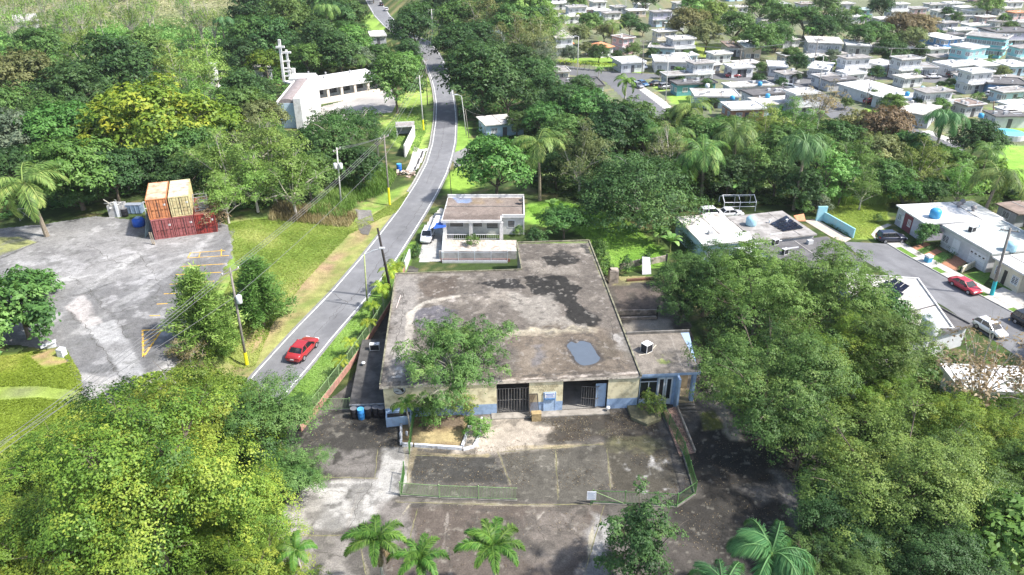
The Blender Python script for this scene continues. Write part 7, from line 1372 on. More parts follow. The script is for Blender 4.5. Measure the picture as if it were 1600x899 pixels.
# near left houses of the street
hd_ = H((1099,383),(1056,339),(1176,375), 3.3, 'pale blue', 'stained', 'pale blue walled house with a stained roof beside the hedge', wins=(2,0), clutter=2, over=.15)
he_ = H((1184,377),(1134,339),(1277,366), 3.35, 'white', 'grey', 'grey roofed house with a pale blue tank and black panels', wins=(2,0), clutter=3, over=.3)
hf_ = H((1236,425),(1200,381),(1353,409), 3.25, 'pale grey', 'dark grey', 'dark roofed house half covered by the right-hand trees', wins=(2,0), clutter=3, over=.3)
hg_ = H((1350,505),(1310,428),(1462,474), 3.3, 'white', 'stained', 'white roofed house with raised solar panels behind the trees', wins=(1,0), clutter=2, over=.3)
hh_ = H((1410,540),(1384,498),(1520,509), 3.2, 'pale grey', 'dark grey', 'dark grey roofed house carrying a big white tank', wins=(1,0), clutter=2, over=.3)
tank(1173, 352, 3.35, 'pale blue round tank on the grey roof beside the pale blue house', TANKL, s=1.2); tank(1450, 520, 3.2, 'big white cylindrical tank on the dark roof', None, TANKW, 1.0)
panels(((1203,351),(1224,363),(1256,358),(1228,338)), 3.35, 4, 4, 'black solar array on the grey roof', .03); panels(((1370,450),(1398,462),(1420,455),(1396,442)), 3.3, 3, 2, 'tilted solar panels on the stained white roof', .6); panels(((1384,466),(1398,473),(1412,466),(1398,459)), 3.3, 2, 1, 'lower pair of tilted solar panels', .5)
def awning(pts, z, label, mat=None):
    P_ = [gp(u, v, z) for u, v in pts]; o = empty('awning', (P_[0].x, P_[0].y, 0)); props(o, label, 'awning'); m = MB(); m.prism([(p.x-P_[0].x, p.y-P_[0].y) for p in P_], z-.1, z); part('roof', m, mat or plain('awning_white', (.80,.80,.79), .6), o)
    m = MB()
    for p in P_: q2 = (p - P_[0])*.94 + (sum(P_, Vector())/len(P_) - P_[0])*.06; m.box(q2.x-.05,q2.x+.05,q2.y-.05,q2.y+.05,0,z-.1)
    part('post', m, DKIRON, o)
awning(((1151,387),(1191,380),(1216,398),(1180,404)), 2.7, 'white lean-to awning in front of the pale blue house'); awning(((1088,371),(1170,362),(1176,374),(1099,384)), 3.42, 'white sheet awning over the front of the pale blue house'); awning(((1176,374),(1216,368),(1222,376),(1180,381)), 3.0, 'small white awning between the two near houses')
for u, v, lb in ((1211,382,'white condenser unit at the foot of the dark roof'),(1226,397,'white condenser unit half hidden by the tree top'),(1240,388,None)):
    if lb: p = gp(u, v, 3.25); ac_unit((p.x, p.y, 3.26), .5, lb, .9, .6, .8)
# pipe pergola behind
pg = empty('pergola_frame', gp(1130, 331), R(2)); props(pg, 'bare white pipe pergola frame behind the near houses', 'pergola'); sc2 = depth(gp(1130,331))/FPX; m = MB(); LW_ = 50*sc2
for x in (0, LW_*.5, LW_):
    for y in (0, 3.0): m = MB(); m.tube([(x,y,0),(x,y,1.7)], .06, 6); part('post', m, WHT, pg)
    m = MB(); m.tube([(x,0,1.7),(x,1.5,2.5),(x,3.0,1.7)], .07, 6); part('rafter', m, WHT, pg)
for y, z_ in ((0,1.7),(3.0,1.7),(1.5,2.5),(0,.9)): m = MB(); m.tube([(0,y,z_),(LW_,y,z_)], .06, 6); part('rail', m, WHT, pg)
# above-ground pool, far shed
pp_ = gp(1575, 215); po2 = empty('swimming_pool', pp_); props(po2, 'round above-ground swimming pool with pale sides at the right edge', 'pool'); m = MB(); m.lathe((0,0,0), [(3.2,0),(3.2,1.2)], 24); part('wall', m, WALLS['pale grey'], po2); m = MB(); m.disc((0,0,1.205), 3.1, 24); part('water', m, plain('pool_water', (.15,.5,.6), .05, 0, .05, 1, 0, .8), po2)
H((1592,335),(1578,316),(1640,330), 2.8, 'grey', 'brown', 'small grey shed at the right edge beside the coconut palm', wins=(0,1), clutter=0, name='shed')
# houses along the upper road
H((758,196),(757,181),(822,190), 3.2, 'pale blue', 'stained', 'pale house with stained roof behind the bright round tree', clutter=3); H((578,57),(574,49),(604,55), 3.0, 'grey', 'white', 'white roofed house on the left of the far road'); H((398,112),(392,100),(424,108), 3.0, 'pale grey', 'stained', 'pale house glimpsed in the trees left of the crosses'); H((22,36),(18,24),(62,34), 3.2, 'white', 'stained', 'ruined pale house in the field at the top left', clutter=0)
# churchyard fragments
p = gp(337, 133, 2.5)
gh = empty('tall_white_hut', gp(337, 138)); props(gh, 'small white hut with two dark openings in the left forest', 'hut'); sc3 = depth(gp(337,138))/FPX; m = MB(); w3 = 5*sc3; m.box(-w3,w3,-1.5,1.5,0,6.5); part('wall', m, WW, gh); m = MB(); m.box(-w3*.6,-w3*.12,-1.56,-1.503,4.2,5.4); m.box(w3*.12,w3*.6,-1.56,-1.503,4.2,5.4); part('opening', m, GL, gh); m = MB(); m.box(-w3-.2,w3+.2,-1.7,1.7,6.5,6.7); part('roof', m, WW, gh)
# ------------------------------------------------------------------ trees
L_OLIVE2 = leafmat('leaf_olive_green', (.05,.095,.025), (.14,.21,.045), (.30,.36,.09), .01)
# big masses either side of the workshop yard
GL_ = 'big yellow-green trees of the near left'; 
for k, u, v, r, sz, lb in (('hero_left_a',225,775,165,1.05,'huge yellow-green tree at the centre of the near left mass'),('hero_left_b',305,655,92,1.1,'yellow-green tree at the top of the near left mass below the painted hatch'),('hero_left_b',400,668,84,.85,'dark green tree of the near left mass reaching to the road edge'),
    ('hero_left_b',30,850,105,.75,'darker green tree in the bottom left corner'),('hero_left_a',375,810,92,.95,'yellow-green tree at the right of the near left mass by the yard'),('hero_left_b',390,895,80,.75,'loose green tree at the bottom left beside the small palm'),('hero_left_b',105,715,72,.8,'light crown at the upper left of the near left mass'),('hero_left_b',442,742,54,.9,'small green crown hanging over the yard at the near left')):
    tree(k, u, v, r, lb, group=GL_, sz=sz, leaf=L_MID if u in (400, 442) else None)
for k, u, v, r, sz, lf, lb in (('hero_right_b',1105,438,66,.9,L_MID,'light green crown behind the back yard right of the workshop'),('hero_right_a',1190,452,88,1.0,L_BRIGHT,'bright green tree at the top of the right-hand mass'),('hero_right_b',1285,462,80,1.0,L_BRIGHT,'green tree of the right-hand mass in front of the white solar roof'),('hero_right_a',1205,592,112,1.0,leafmat('leaf_great_tree', (.032,.072,.02), (.085,.155,.036), (.24,.32,.085), .004),'great rounded tree shading the right end of the office annex'),
    ('lumpy',1372,492,50,1.0,L_MID,'rounded tree in front of the solar-panel roof'),('hero_right_b',1392,555,76,1.0,L_OLIVE2,'tree of the right-hand mass beside the white tank'),('hero_right_b',1325,560,70,.9,L_HERO,'lighter crown behind the great rounded tree'),('hero_right_b',1362,618,60,.8,L_HERO,'small crown hiding the white house between the right-hand trees'),('hero_right_b',1255,690,66,.8,L_DARK,'dark low crown under the great rounded tree'),
    ('hero_right_a',1405,735,128,.9,L_OLIVE2,'wide olive green tree filling the lower right'),('hero_right_a',1535,690,98,.85,L_HERO,'yellowish tree at the right below the bare brown tree'),('hero_right_b',1300,830,84,.75,L_DARK,'dark green tree at the lower right beside the yard'),('hero_right_b',1450,860,96,.7,L_DARK,'dark green tree at the bottom right'),('hero_right_a',1610,660,66,.8,L_HERO,'yellowish tree at the right edge below the white roof'),
    ('bigleaf',1570,845,90,1.0,L_BRIGHT,'bright big-leafed tree in the bottom right corner'),('hero_right_b',1605,755,74,.9,None,'green tree at the right edge'),('hero_right_a',1300,915,84,.85,L_MID,'dark tree at the bottom edge right of the drooping palm'),('hero_right_b',1068,470,40,.9,L_DARK,'dark bushy crown at the back-yard corner')):
    tree(k, u, v, r, lb, group='trees of the right-hand mass', leaf=lf, sz=sz)
tree('sparse', 1545, 585, 80, 'half-bare brown tree in front of the white roof at the right', leaf=leafmat('leaf_rusty', (.13,.09,.05), (.24,.17,.10), (.36,.28,.18), .01))
tree('feather_front', 714, 552, 73, 'light feathery tree standing in front of the workshop over its roof', sz=1.3)
tree('upright_shrub', 1000, 838, 56, 'dark upright leafy tree at the bottom centre in front of the green fence', sz=1.1, name='tree')
tree('shrub', 1018, 632, 20, 'pale green shrub growing on the concrete plinth', 'shrub', leaf=L_FEATH, sz=1.3)
tree('shrub', 745, 668, 22, 'pale shrub right of the planter bed', 'shrub', leaf=L_FEATH); tree('shrub', 672, 645, 26, 'pale shrub left in the planter bed', 'shrub', leaf=L_FEATH); tree('shrub', 720, 628, 26, 'green shrub in the middle of the planter under the feathery tree', 'shrub', leaf=L_FEATH); tree('shrub', 480, 742, 18, 'small green shoot over the yard at the near left tree', 'shrub')
# near palms with separate fronds
FR_A = frond_mesh('frond', L_PALM, Lf=3.1, n=100, ll=.62, a0=.95, a1=-1.15, plume=.45, wid=.055, drp=.5); FR_B = frond_mesh('frond_drooping', leafmat('leaf_palm_bluegreen', (.035,.12,.045), (.08,.21,.075), (.2,.36,.13), .01), Lf=3.6, n=84, ll=1.0, a0=.8, a1=-1.35, plume=.3, wid=.045, drp=1.1)
FR_C = frond_mesh('frond_broad', L_PALM, Lf=2.3, n=44, ll=.62, a0=.85, a1=-1.1, wid=.08, drp=.6)
def near_palm(u, v, H, fr, s, label, nf=8, bulge=.14, base=None):
    p = gp(u, v, H); g = Vector((p.x, p.y, 0)); o = empty('palm_tree', g); props(o, label, 'palm tree'); m = MB(); m.tube([(.2,.15,-.2),(.15,.1,H*.4),(.03,.02,H*.8),(0,0,H)], [bulge*1.4,bulge,bulge*.9,bulge*.7], 9); part('trunk', m, PALEBARK, o, True)
    m = MB(); m.tube([(0,0,H-.9),(0,0,H-.3),(0,0,H+.15)], [bulge*.95,bulge*1.1,bulge*.5], 9); part('crownshaft', m, plain('crownshaft_green', (.16,.26,.06), .5), o, True)
    for k in range(nf):
        yaw = k*2*math.pi/nf + rng.uniform(-.22,.22); pit = rng.uniform(-.35,.25); f = share('frond', fr, o, (0,0,H), yaw, rot=(rng.uniform(-.15,.15), pit, yaw)); sc = s*rng.uniform(.88,1.1); f.scale = (sc, sc, sc)
    for a_ in (rng.uniform(0,6), rng.uniform(0,6)): f = share('frond', fr, o, (0,0,H-.3), 0, mat=L_BROWN, rot=(rng.uniform(-.3,.3), rng.uniform(.75,1.1), a_)); f.scale = (s*.7,)*3
    f = share('frond', fr, o, (0,0,H), 0, rot=(0, -.75, rng.uniform(0,6))); f.scale = (s*.9,)*3
    return o
near_palm(588, 845, 7.0, FR_A, 1.0, 'leftmost of the three plume palms at the bottom of the yard'); near_palm(656, 876, 6.6, FR_A, .92, 'middle one of the three plume palms at the bottom of the yard'); near_palm(770, 858, 6.8, FR_A, 1.08, 'rightmost of the three plume palms at the bottom of the yard', 9)
near_palm(1205, 866, 7.2, FR_B, 1.12, 'drooping blue-green palm at the bottom right below the dark trees', 11); near_palm(1130, 925, 7.0, FR_B, 1.0, 'drooping palm cut by the bottom edge', 9); near_palm(462, 860, 5.0, FR_C, .85, 'small broad-leafed palm at the edge of the near left trees', 8, .1); near_palm(634, 632, 3.4, FR_C, .82, 'small palm beside the pale blue bin box', 8, .09)
for i, (u, v) in enumerate(((619,420),(607,428),(597,454),(583,479),(576,505),(549,537),(532,567))):
    w_ = ['farthest', 'second farthest', 'third farthest', 'middle', 'third nearest', 'second nearest', 'nearest'][i]; tree('small_palm', u, v, 17 if i < 3 else 14, f'{w_} small yellow-green palm in the row along the green roadside fence', 'palm tree', 'small palms along the fence', sz=1.2 if i < 3 else 1.0)
# pines, dead shrub, left plant
tree('pine', 312, 485, 62, 'larger feathery pine between the car park and the road', sz=.74); tree('pine', 402, 455, 54, 'smaller dense pine on the grass bank by the transformer pole', sz=.68); tree('pine', 345, 520, 30, 'low young pine at the foot of the larger pine', sz=.9)
tree('sparse', 292, 545, 34, 'dead brown shrub below the larger pine', 'shrub', leaf=L_BROWN, sz=.7, name='shrub'); tree('bigleaf', 28, 480, 62, 'big-leafed dark tree at the left edge of the car park', leaf=L_MID); tree('bigleaf', 60, 440, 30, 'light big-leafed branch at the left edge', leaf=L_BRIGHT, sz=.8)
tree('coconut', 47, 290, 64, 'coconut palm at the edge of the car park left of the containers', 'palm tree', hf=.62)
# forest behind the car park
FB = 'in the forest behind the containers'
def mass(lst, place, group):
    for kind, u, v, r, adj, leaf in lst: tree(kind, u, v, r * (.85 if 'estate' in group and 'among' in group else 1), f'{adj} tree {place}' if 'palm' not in adj else f'{adj} {place}', 'palm tree' if 'palm' in adj else 'tree', group, leaf)
tree('lumpy_wide', 238, 190, 92, 'large tree with golden yellow crown in the left forest', leaf=L_YEL, sz=.95)
mass([('round',182,105,58,'dark dense',L_DARK),('lumpy',100,205,58,'fresh green',L_BRIGHT),('lumpy',110,262,64,'fresh green',L_BRIGHT),('round',110,145,52,'dark dense',L_DARK),('lumpy',38,120,52,'olive brown',L_OLIVE),('round',28,215,50,'grey green',L_GREY),('lumpy',172,265,48,'dark dense',L_DARK),('round',235,262,36,'dark dense',L_DARK),('lumpy',300,235,48,'mid green',L_MID),('airy',355,262,52,'pale feathery',L_FEATH),('airy',350,310,34,'pale feathery',L_FEATH),
      ('lumpy',30,260,40,'dark dense',L_DARK),('airy',322,120,46,'pale feathery',L_FEATH),('airy',275,112,40,'pale feathery',L_FEATH),('airy',300,160,36,'pale feathery',L_FEATH),('lumpy',372,170,45,'mid green',L_MID),('lumpy',345,195,40,'yellow tinged',L_YEL),('round',372,140,36,'dark dense',L_DARK),('lumpy',405,185,38,'olive brown',L_OLIVE),('lumpy',60,70,36,'mid green',L_MID),('airy',130,80,34,'pale feathery',L_FEATH),('round',230,75,34,'mid green',L_MID),('lumpy',5,165,40,'mid green',L_MID),('lumpy',160,215,44,'mid green',L_MID),('lumpy_wide',70,175,40,'mid green',L_MID),('round',290,275,36,'dark dense',L_DARK),('lumpy',120,298,30,'dark dense',L_DARK)], FB, 'trees of the left forest')
tree('coconut', 300, 240, 38, 'coconut palm leaning behind the orange container', 'palm tree', hf=.7); tree('coconut_tall', 190, 250, 26, 'dark hanging palm behind the white scrap bin', 'palm tree', hf=.6)
# middle left around the church and the grass bank
mass([('airy',420,250,58,'pale feathery',L_FEATH),('airy',455,285,46,'pale feathery',L_FEATH),('airy',395,285,40,'pale feathery',L_FEATH),('lumpy',480,270,40,'mid green',L_MID),('airy',405,225,40,'yellow tinged',L_OLIVE),('lumpy',415,212,28,'mid green',L_MID),('shrub',330,335,26,'dry brown',L_BROWN)], 'between the car park and the church', 'trees between car park and church')
tree('umbrella', 535, 195, 62, 'flat-topped tree in front of the church', sz=1.2); tree('umbrella', 588, 212, 32, 'smaller flat-topped tree beside the church drive', sz=1.2); tree('round', 520, 245, 42, 'dark shrubby tree below the flat-topped tree', leaf=L_DARK); tree('round', 565, 258, 36, 'dark shrubby tree at the top of the church drive', leaf=L_DARK); tree('lumpy', 490, 225, 34, 'dark tree below the church nave', leaf=L_DARK)
# behind the church
mass([('round',425,62,38,'dark dense',L_DARK),('round',497,66,38,'dark dense',L_DARK),('lumpy',480,88,27,'fresh green',L_BRIGHT),('round',530,80,34,'dark dense',L_DARK),('lumpy',400,55,40,'mid green',L_MID),('round',455,35,44,'mid green',L_MID),('round',395,20,36,'dark dense',L_DARK),('lumpy',540,25,34,'mid green',L_MID),('lumpy',545,55,30,'mid green',L_MID),('lumpy',592,84,20,'mid green',L_MID),('lumpy',525,30,36,'dark dense',L_DARK),('lumpy',415,98,26,'yellow tinged',L_YEL),('round',562,90,20,'grey green',L_GREY),('lumpy',604,80,16,'olive brown',L_OLIVE),('lumpy',628,102,28,'fresh green',L_BRIGHT),('round',548,68,30,'fresh green',L_BRIGHT),('lumpy',488,50,34,'mid green',L_MID),('round',408,140,20,'dark dense',L_DARK),('round',500,5,38,'mid green',L_MID),('round',435,-5,38,'mid green',L_MID),('lumpy',370,85,34,'dark dense',L_DARK)], 'in the wood behind the church', 'trees behind the church')
tree('round', 618, 128, 42, 'spreading mango tree over the church forecourt', leaf=L_MID, sz=1.1); tree('lumpy', 648, 46, 37, 'round dark tree left of the road bend', leaf=L_DARK); tree('round', 635, 85, 26, 'small dark tree at the inside of the road bend', leaf=L_DARK); tree('lumpy', 655, 26, 28, 'mid green tree above the road bend', leaf=L_MID)
tree('coconut_tall', 508, 16, 24, 'tall palm with pale trunk in the wood behind the church', 'palm tree', leaf=L_COCO, hf=.8); tree('coconut_tall', 345, 34, 22, 'bushy palm at the top left field edge', 'palm tree', hf=.6); tree('coconut', 300, 45, 17, 'pale coconut palm at the top left field', 'palm tree', hf=.9); tree('coconut', 565, 92, 16, 'yellowish palm behind the church hall', 'palm tree', leaf=L_COCO)
# right of the upper road
tree('round', 714, 70, 36, 'dark round mango right of the road bend'); tree('round', 752, 118, 60, 'big dark mango tree right of the upper road', sz=.95); tree('round', 795, 145, 42, 'dark mango tree beside the big one', leaf=L_DARK)
tree('fan_palm', 775, 62, 15, 'round silver fan palm among dark trees', 'palm tree')
mass([('round',745,60,30,'dark dense',L_DARK),('lumpy',715,28,34,'mid green',L_MID),('airy',760,30,34,'olive brown',L_OLIVE),('lumpy',800,35,38,'fresh green',L_MID),('lumpy',835,35,34,'dark dense',L_DARK),('airy',805,65,34,'olive brown',L_OLIVE),('airy',838,70,34,'olive brown',L_OLIVE),('airy',858,45,30,'pale feathery',L_FEATH),('round',815,100,34,'dark dense',L_DARK),('round',830,115,28,'dark dense',L_DARK),('lumpy',820,8,36,'fresh green',L_BRIGHT),('lumpy',770,5,34,'mid green',L_MID),('airy',848,90,26,'grey green',L_GREY),('round',780,92,30,'dark dense',L_DARK),('lumpy',690,5,28,'dark dense',L_DARK),('lumpy',848,108,22,'mid green',L_MID)], 'in the wood right of the upper road', 'trees right of the upper road')
tree('lumpy', 775, 255, 55, 'bright glossy round tree behind the white roadside house', leaf=L_BRIGHT, sz=1.05)
tree('coconut', 845, 228, 46, 'coconut palm with drooping fronds above the garden', 'palm tree', hf=.9); tree('airy', 908, 248, 40, 'light yellowish tree with slanting trunk above the lawn', leaf=L_OLIVE, sz=1.25)
tree('dome_drape', 1003, 300, 88, 'wide dark domed tree at the back of the lawn', sz=.95); tree('lumpy', 882, 345, 36, 'dense rounded bush at the left of the lawn', 'shrub', leaf=L_MID, sz=.75, name='shrub'); tree('shrub', 838, 372, 16, 'dark bush against the white house side', 'shrub', leaf=L_DARK, sz=1.2)
MIDP = 'in the wood between lawn and estate'
mass([('round',880,165,38,'dark dense',L_DARK),('lumpy',920,170,40,'mid green',L_MID),('lumpy',855,185,32,'mid green',L_MID),('lumpy',965,195,46,'dark dense',L_DARK),('lumpy_wide',985,185,42,'mid green',L_MID),('lumpy',940,215,36,'dark dense',L_DARK),('round',880,210,34,'mid green',L_MID),('round',870,265,30,'dark dense',L_DARK),('round',950,270,36,'dark dense',L_DARK),('lumpy',1135,215,40,'mid green',L_MID),('round',1090,215,36,'mid green',L_MID),('column',1178,265,22,'ivy clad column',L_MID),('round',1140,275,36,'dark dense',L_DARK),('airy',1200,205,36,'pale feathery',L_FEATH),('airy',1240,195,36,'fresh green',L_BRIGHT),('lumpy',1225,225,40,'mid green',L_MID),('round',1215,275,34,'dark dense',L_DARK),('lumpy',1010,215,30,'mid green',L_MID),('lumpy',1060,190,30,'mid green',L_MID),('round',1250,290,34,'dark dense',L_DARK),('column',1292,275,24,'ivy clad column',L_BRIGHT),('lumpy',1280,235,36,'mid green',L_MID),('column',1318,280,20,'ivy clad column',L_BRIGHT),('lumpy',1310,215,36,'mid green',L_MID),('lumpy',1345,200,34,'olive brown',L_OLIVE),('lumpy',1390,200,42,'rusty brown',L_BROWN),('lumpy',1370,235,36,'olive brown',L_OLIVE),('lumpy',1420,230,34,'mid green',L_MID),('airy',1340,255,34,'pale feathery',L_FEATH),('airy',1440,260,36,'pale feathery',L_FEATH),('lumpy',1480,255,34,'fresh green',L_BRIGHT),('lumpy',1390,275,34,'mid green',L_MID),('round',1525,215,34,'dark dense',L_DARK),('lumpy',1550,225,26,'mid green',L_MID),('airy',1500,290,30,'pale feathery',L_FEATH),('lumpy',1460,300,26,'mid green',L_MID),('lumpy',1415,300,26,'fresh green',L_BRIGHT),('airy',1350,295,28,'fresh green',L_BRIGHT),('round',850,140,30,'dark dense',L_DARK),('round',905,140,26,'dark dense',L_DARK),('lumpy',1040,270,34,'dark dense',L_DARK),('lumpy',1100,260,34,'dark dense',L_DARK)], MIDP, 'trees between lawn and estate')
tree('sparse', 1050, 235, 44, 'bare pale branching tree in the wood behind the domed tree', leaf=L_OLIVE); tree('sparse', 1285, 160, 34, 'pale bare brown tree in front of the estate roofs', leaf=L_BROWN)
for i, (k, u, v, r, lb) in enumerate((('coconut',1040,212,42,'coconut palm leftmost of the palms behind the domed tree'),('coconut',1105,238,48,'coconut palm right above the domed tree'),('coconut',1085,172,38,'dark palm top below the pale blue estate house'),('coconut',1155,208,48,'broad palm above the pipe pergola'),('coconut_tall',1260,226,44,'dark drooping palm with slanting trunk left of the ivy columns'),('coconut_tall',1475,188,38,'tall dark palm in front of the estate on the right'),('coconut',1555,280,52,'coconut palm at the right behind the white roof'),('coconut',1120,205,30,'palm with upright fronds in the middle of the wood'),('coconut',830,135,24,'light palm at the edge of the dark mangoes'),('coconut',1545,235,28,'young palm left of the pool'),('royal',978,130,22,'royal palm at the estate street'))): tree(k, u, v, r, lb, 'palm tree', None, hf=.7)
for i, (u, v, s_, lb) in enumerate(((1150,318,1.7,'left banana plant at the pipe pergola'),(1165,316,1.7,'right banana plant at the pipe pergola'),(952,345,1.3,'banana plant at the left foot of the domed tree'),(1008,362,1.3,'banana plant at the right foot of the domed tree'),(1028,382,1.2,'banana plant beside the hedge of the lawn'),(1046,395,1.2,'banana plant at the lower right corner of the lawn'),(862,340,1.1,'banana plant left of the lawn bush'))): banana(u, v, s_, lb)
tree('shrub', 978, 415, 11, 'small dark topiary bush at the foot of the lawn, left one', 'shrub', leaf=L_DARK, sz=1.6); tree('shrub', 1009, 408, 10, 'small dark topiary bush at the foot of the lawn, right one', 'shrub', leaf=L_DARK, sz=1.6)
for i, (u, v, r) in enumerate(((938,400,13),(945,420,14),(940,385,10),(1040,430,18),(1062,425,20))): tree('shrub', u, v, r, f"{['middle','lowest','upper','left','right'][i]} bush {'along the right edge of the workshop roof' if i < 3 else 'beyond the broken garden wall'}", 'shrub', leaf=L_MID, sz=1.2)
hedge([(1052,352),(1072,382),(1082,402)], 2.2, 1.6, 'overgrown hedge along the pale blue house wall'); hedge([(940,408),(928,382)], 1.2, 1.0, 'leafy creeper strip along the back right roof edge')
tree('shrub', 1280, 318, 20, 'grey-green round bush by the sandy drive', 'shrub', leaf=L_GREY, sz=1.0); tree('shrub', 1255, 322, 15, 'bright green bush by the tiled canopy', 'shrub', leaf=L_BRIGHT, sz=1.1); tree('bigleaf', 1446, 365, 17, 'leafy small tree before the maroon fronted house', leaf=L_MID, sz=1.2); tree('shrub', 1372, 342, 8, 'small shrub by the corner house path', 'shrub'); tree('shrub', 1493, 380, 8, 'yellowish round shrub before the sage roofed house', 'shrub', leaf=L_OLIVE); tree('shrub', 1548, 318, 16, 'bright bush behind the white roof', 'shrub', leaf=L_BRIGHT); tree('shrub', 737, 376, 11, 'green bush on the terrace of the white house', 'shrub'); tree('shrub', 810, 360, 10, 'green bush at the right of the terrace', 'shrub'); tree('shrub', 650, 392, 9, 'dark stump bush at the roadside drive entrance', 'shrub', leaf=L_DARK, sz=1.5)
# estate trees
EST = 'among the estate houses'
mass([('round',892,84,17,'grey green',L_GREY),('round',936,82,18,'dark dense',L_DARK),('lumpy',918,75,14,'olive brown',L_OLIVE),('round',990,78,15,'mid green',L_MID),('lumpy',920,35,24,'mid green',L_MID),('round',985,38,22,'dark dense',L_DARK),('lumpy',905,52,20,'olive brown',L_OLIVE),('lumpy',945,50,18,'olive brown',L_OLIVE),('lumpy',1075,35,36,'olive brown',L_OLIVE),('lumpy',1105,52,30,'olive brown',L_OLIVE),('lumpy',1120,25,34,'yellow tinged',L_FEATH),('lumpy',1150,40,34,'mid green',L_MID),('round',1190,62,34,'mid green',L_MID),('round',1215,55,28,'fresh green',L_MID),('lumpy',1225,25,30,'mid green',L_MID),('lumpy',1260,30,30,'mid green',L_MID),('round',1285,45,28,'dark dense',L_DARK),('round',1310,38,28,'dark dense',L_DARK),('lumpy',1345,55,26,'mid green',L_MID),('lumpy',1370,50,26,'fresh green',L_MID),('round',1246,98,20,'dark dense',L_DARK),('round',1188,106,12,'mid green',L_MID),('lumpy',1306,102,11,'fresh green',L_BRIGHT),('lumpy',1300,86,14,'grey green',L_GREY),('round',1385,80,22,'dark dense',L_DARK),('round',1405,80,18,'dark dense',L_DARK),('round',1438,80,14,'dark dense',L_DARK),('lumpy',1410,40,30,'rusty brown',L_BROWN),('lumpy',1440,40,28,'rusty brown',L_BROWN),('lumpy',1430,60,26,'olive brown',L_OLIVE),('lumpy',1395,65,20,'mid green',L_MID),('lumpy',1455,52,16,'mid green',L_MID),('round',1566,112,13,'olive brown',L_OLIVE),('round',1152,138,9,'fresh green',L_BRIGHT),('lumpy',1395,160,22,'fresh green',L_FEATH),('lumpy',1470,165,18,'fresh green',L_FEATH),('lumpy',1322,160,12,'mid green',L_MID),('round',1495,28,12,'mid green',L_MID),('round',1545,5,24,'fresh green',L_BRIGHT),('lumpy',1290,10,26,'mid green',L_MID),('lumpy',1190,10,30,'mid green',L_MID),('lumpy',1085,8,30,'yellow tinged',L_FEATH),('lumpy',1010,0,22,'dark dense',L_DARK),('lumpy',1380,10,24,'dark dense',L_DARK),('round',1400,105,10,'mid green',L_MID),('lumpy',1030,92,9,'fresh green',L_BRIGHT),('round',1335,20,14,'mid green',L_MID),('lumpy',1580,42,13,'mid green',L_MID),('round',1540,128,10,'olive brown',L_OLIVE),('lumpy',900,5,18,'mid green',L_MID),('lumpy',1238,84,16,'mid green',L_MID),('round',965,88,12,'dark dense',L_DARK)], EST, 'trees among the estate houses')
tree('lumpy', 808, 190, 22, 'leafy tree half covering the pale house right of the road', leaf=L_MID)
for k, u, v, r, lb in (('coconut',957,38,24,'big palm behind the pink two-storey house'),('royal',1264,48,14,'lone palm before the two-storey grey house'),('coconut',1148,62,16,'palm left of the beige house'),('royal',1350,30,18,'dark slender palm before the teal roof'),('coconut',1185,50,30,'broad palm in the trees above the beige house'),('royal',1433,112,10,'small palm before the grey roofed row'),('royal',1526,88,8,'left small palm before the aqua block'),('royal',1548,88,8,'right small palm before the aqua block'),('coconut',1320,20,18,'far palm at the top of the estate'),('royal',1570,25,10,'dark little palm at the upper right'),('coconut',1530,150,16,'palm by the blue house lawn')): tree(k, u, v, r*.75, lb, 'palm tree', hf=.8)
for i in range(13): u = 868 + i*7.6; v = 96 + i*.55; tree('small_palm', u, v, 5.5, 'small street palm in the row along the curved street', 'palm tree', 'row of small street palms')
for i in range(26): tree(rng.choice(['lumpy','round']), rng.uniform(990, 1600), rng.uniform(8, 165), rng.uniform(8, 14), 'dark garden tree between the estate houses', leaf=L_DARK)
for i in range(30): tree(rng.choice(['lumpy','round']), rng.uniform(1000, 1590), rng.uniform(60, 168), rng.uniform(6, 10), 'small garden tree between the estate houses', leaf=rng.choice([L_MID, L_BRIGHT, L_DARK]))
tree('royal', 936, 110, 9, 'small palm at the end of the curved street row', 'palm tree'); tree('small_palm', 905, 24, 8, 'little palm at the top of the estate', 'palm tree')
# top-left field of bare poles and scrub
for i in range(26): u = rng.uniform(0, 380); tree('sparse', u, rng.uniform(0, 34), rng.uniform(13, 22), 'bare thin pale tree in the dry field at the top left', group='bare trees of the top left field', leaf=L_FEATH, sz=1.7)
for i in range(8): tree('sparse', 10 + i*18 + rng.uniform(-6,6), rng.uniform(38, 60), rng.uniform(14, 20), 'bare sapling in the green field at the top left', group='bare saplings of the green field', leaf=L_FEATH)
# the wood goes on beyond the picture
for i in range(12): u, v = rng.uniform(-260, 860), rng.uniform(-40, -4); tree(rng.choice(['round', 'lumpy']), u, v, rng.uniform(18, 28), 'forest tree beyond the top edge', group='forest beyond the top edge', leaf=rng.choice([L_DARK, L_MID, L_OLIVE]))
for i in range(10): v = rng.uniform(40, 560); u = -40 - rng.uniform(10, 160); tree(rng.choice(['round', 'lumpy', 'airy']), u, v, rng.uniform(36, 60), 'forest tree beyond the left edge', group='forest beyond the left edge', leaf=rng.choice([L_DARK, L_MID, L_BRIGHT]))
for i in range(16): v = rng.uniform(240, 900); u = 1670 + rng.uniform(10, 120); tree(rng.choice(['lumpy', 'round']), u, v, rng.uniform(40, 70), 'tree beyond the right edge', group='trees beyond the right edge', leaf=rng.choice([L_DARK, L_MID]))
for i in range(24): u, v = rng.uniform(1680, 2150), rng.uniform(130, 520); tree(rng.choice(['round', 'lumpy', 'lumpy_wide']), u, v, rng.uniform(26, 48), 'garden tree beyond the right edge', group='garden trees beyond the right edge', leaf=rng.choice([L_DARK, L_MID, L_BRIGHT]))
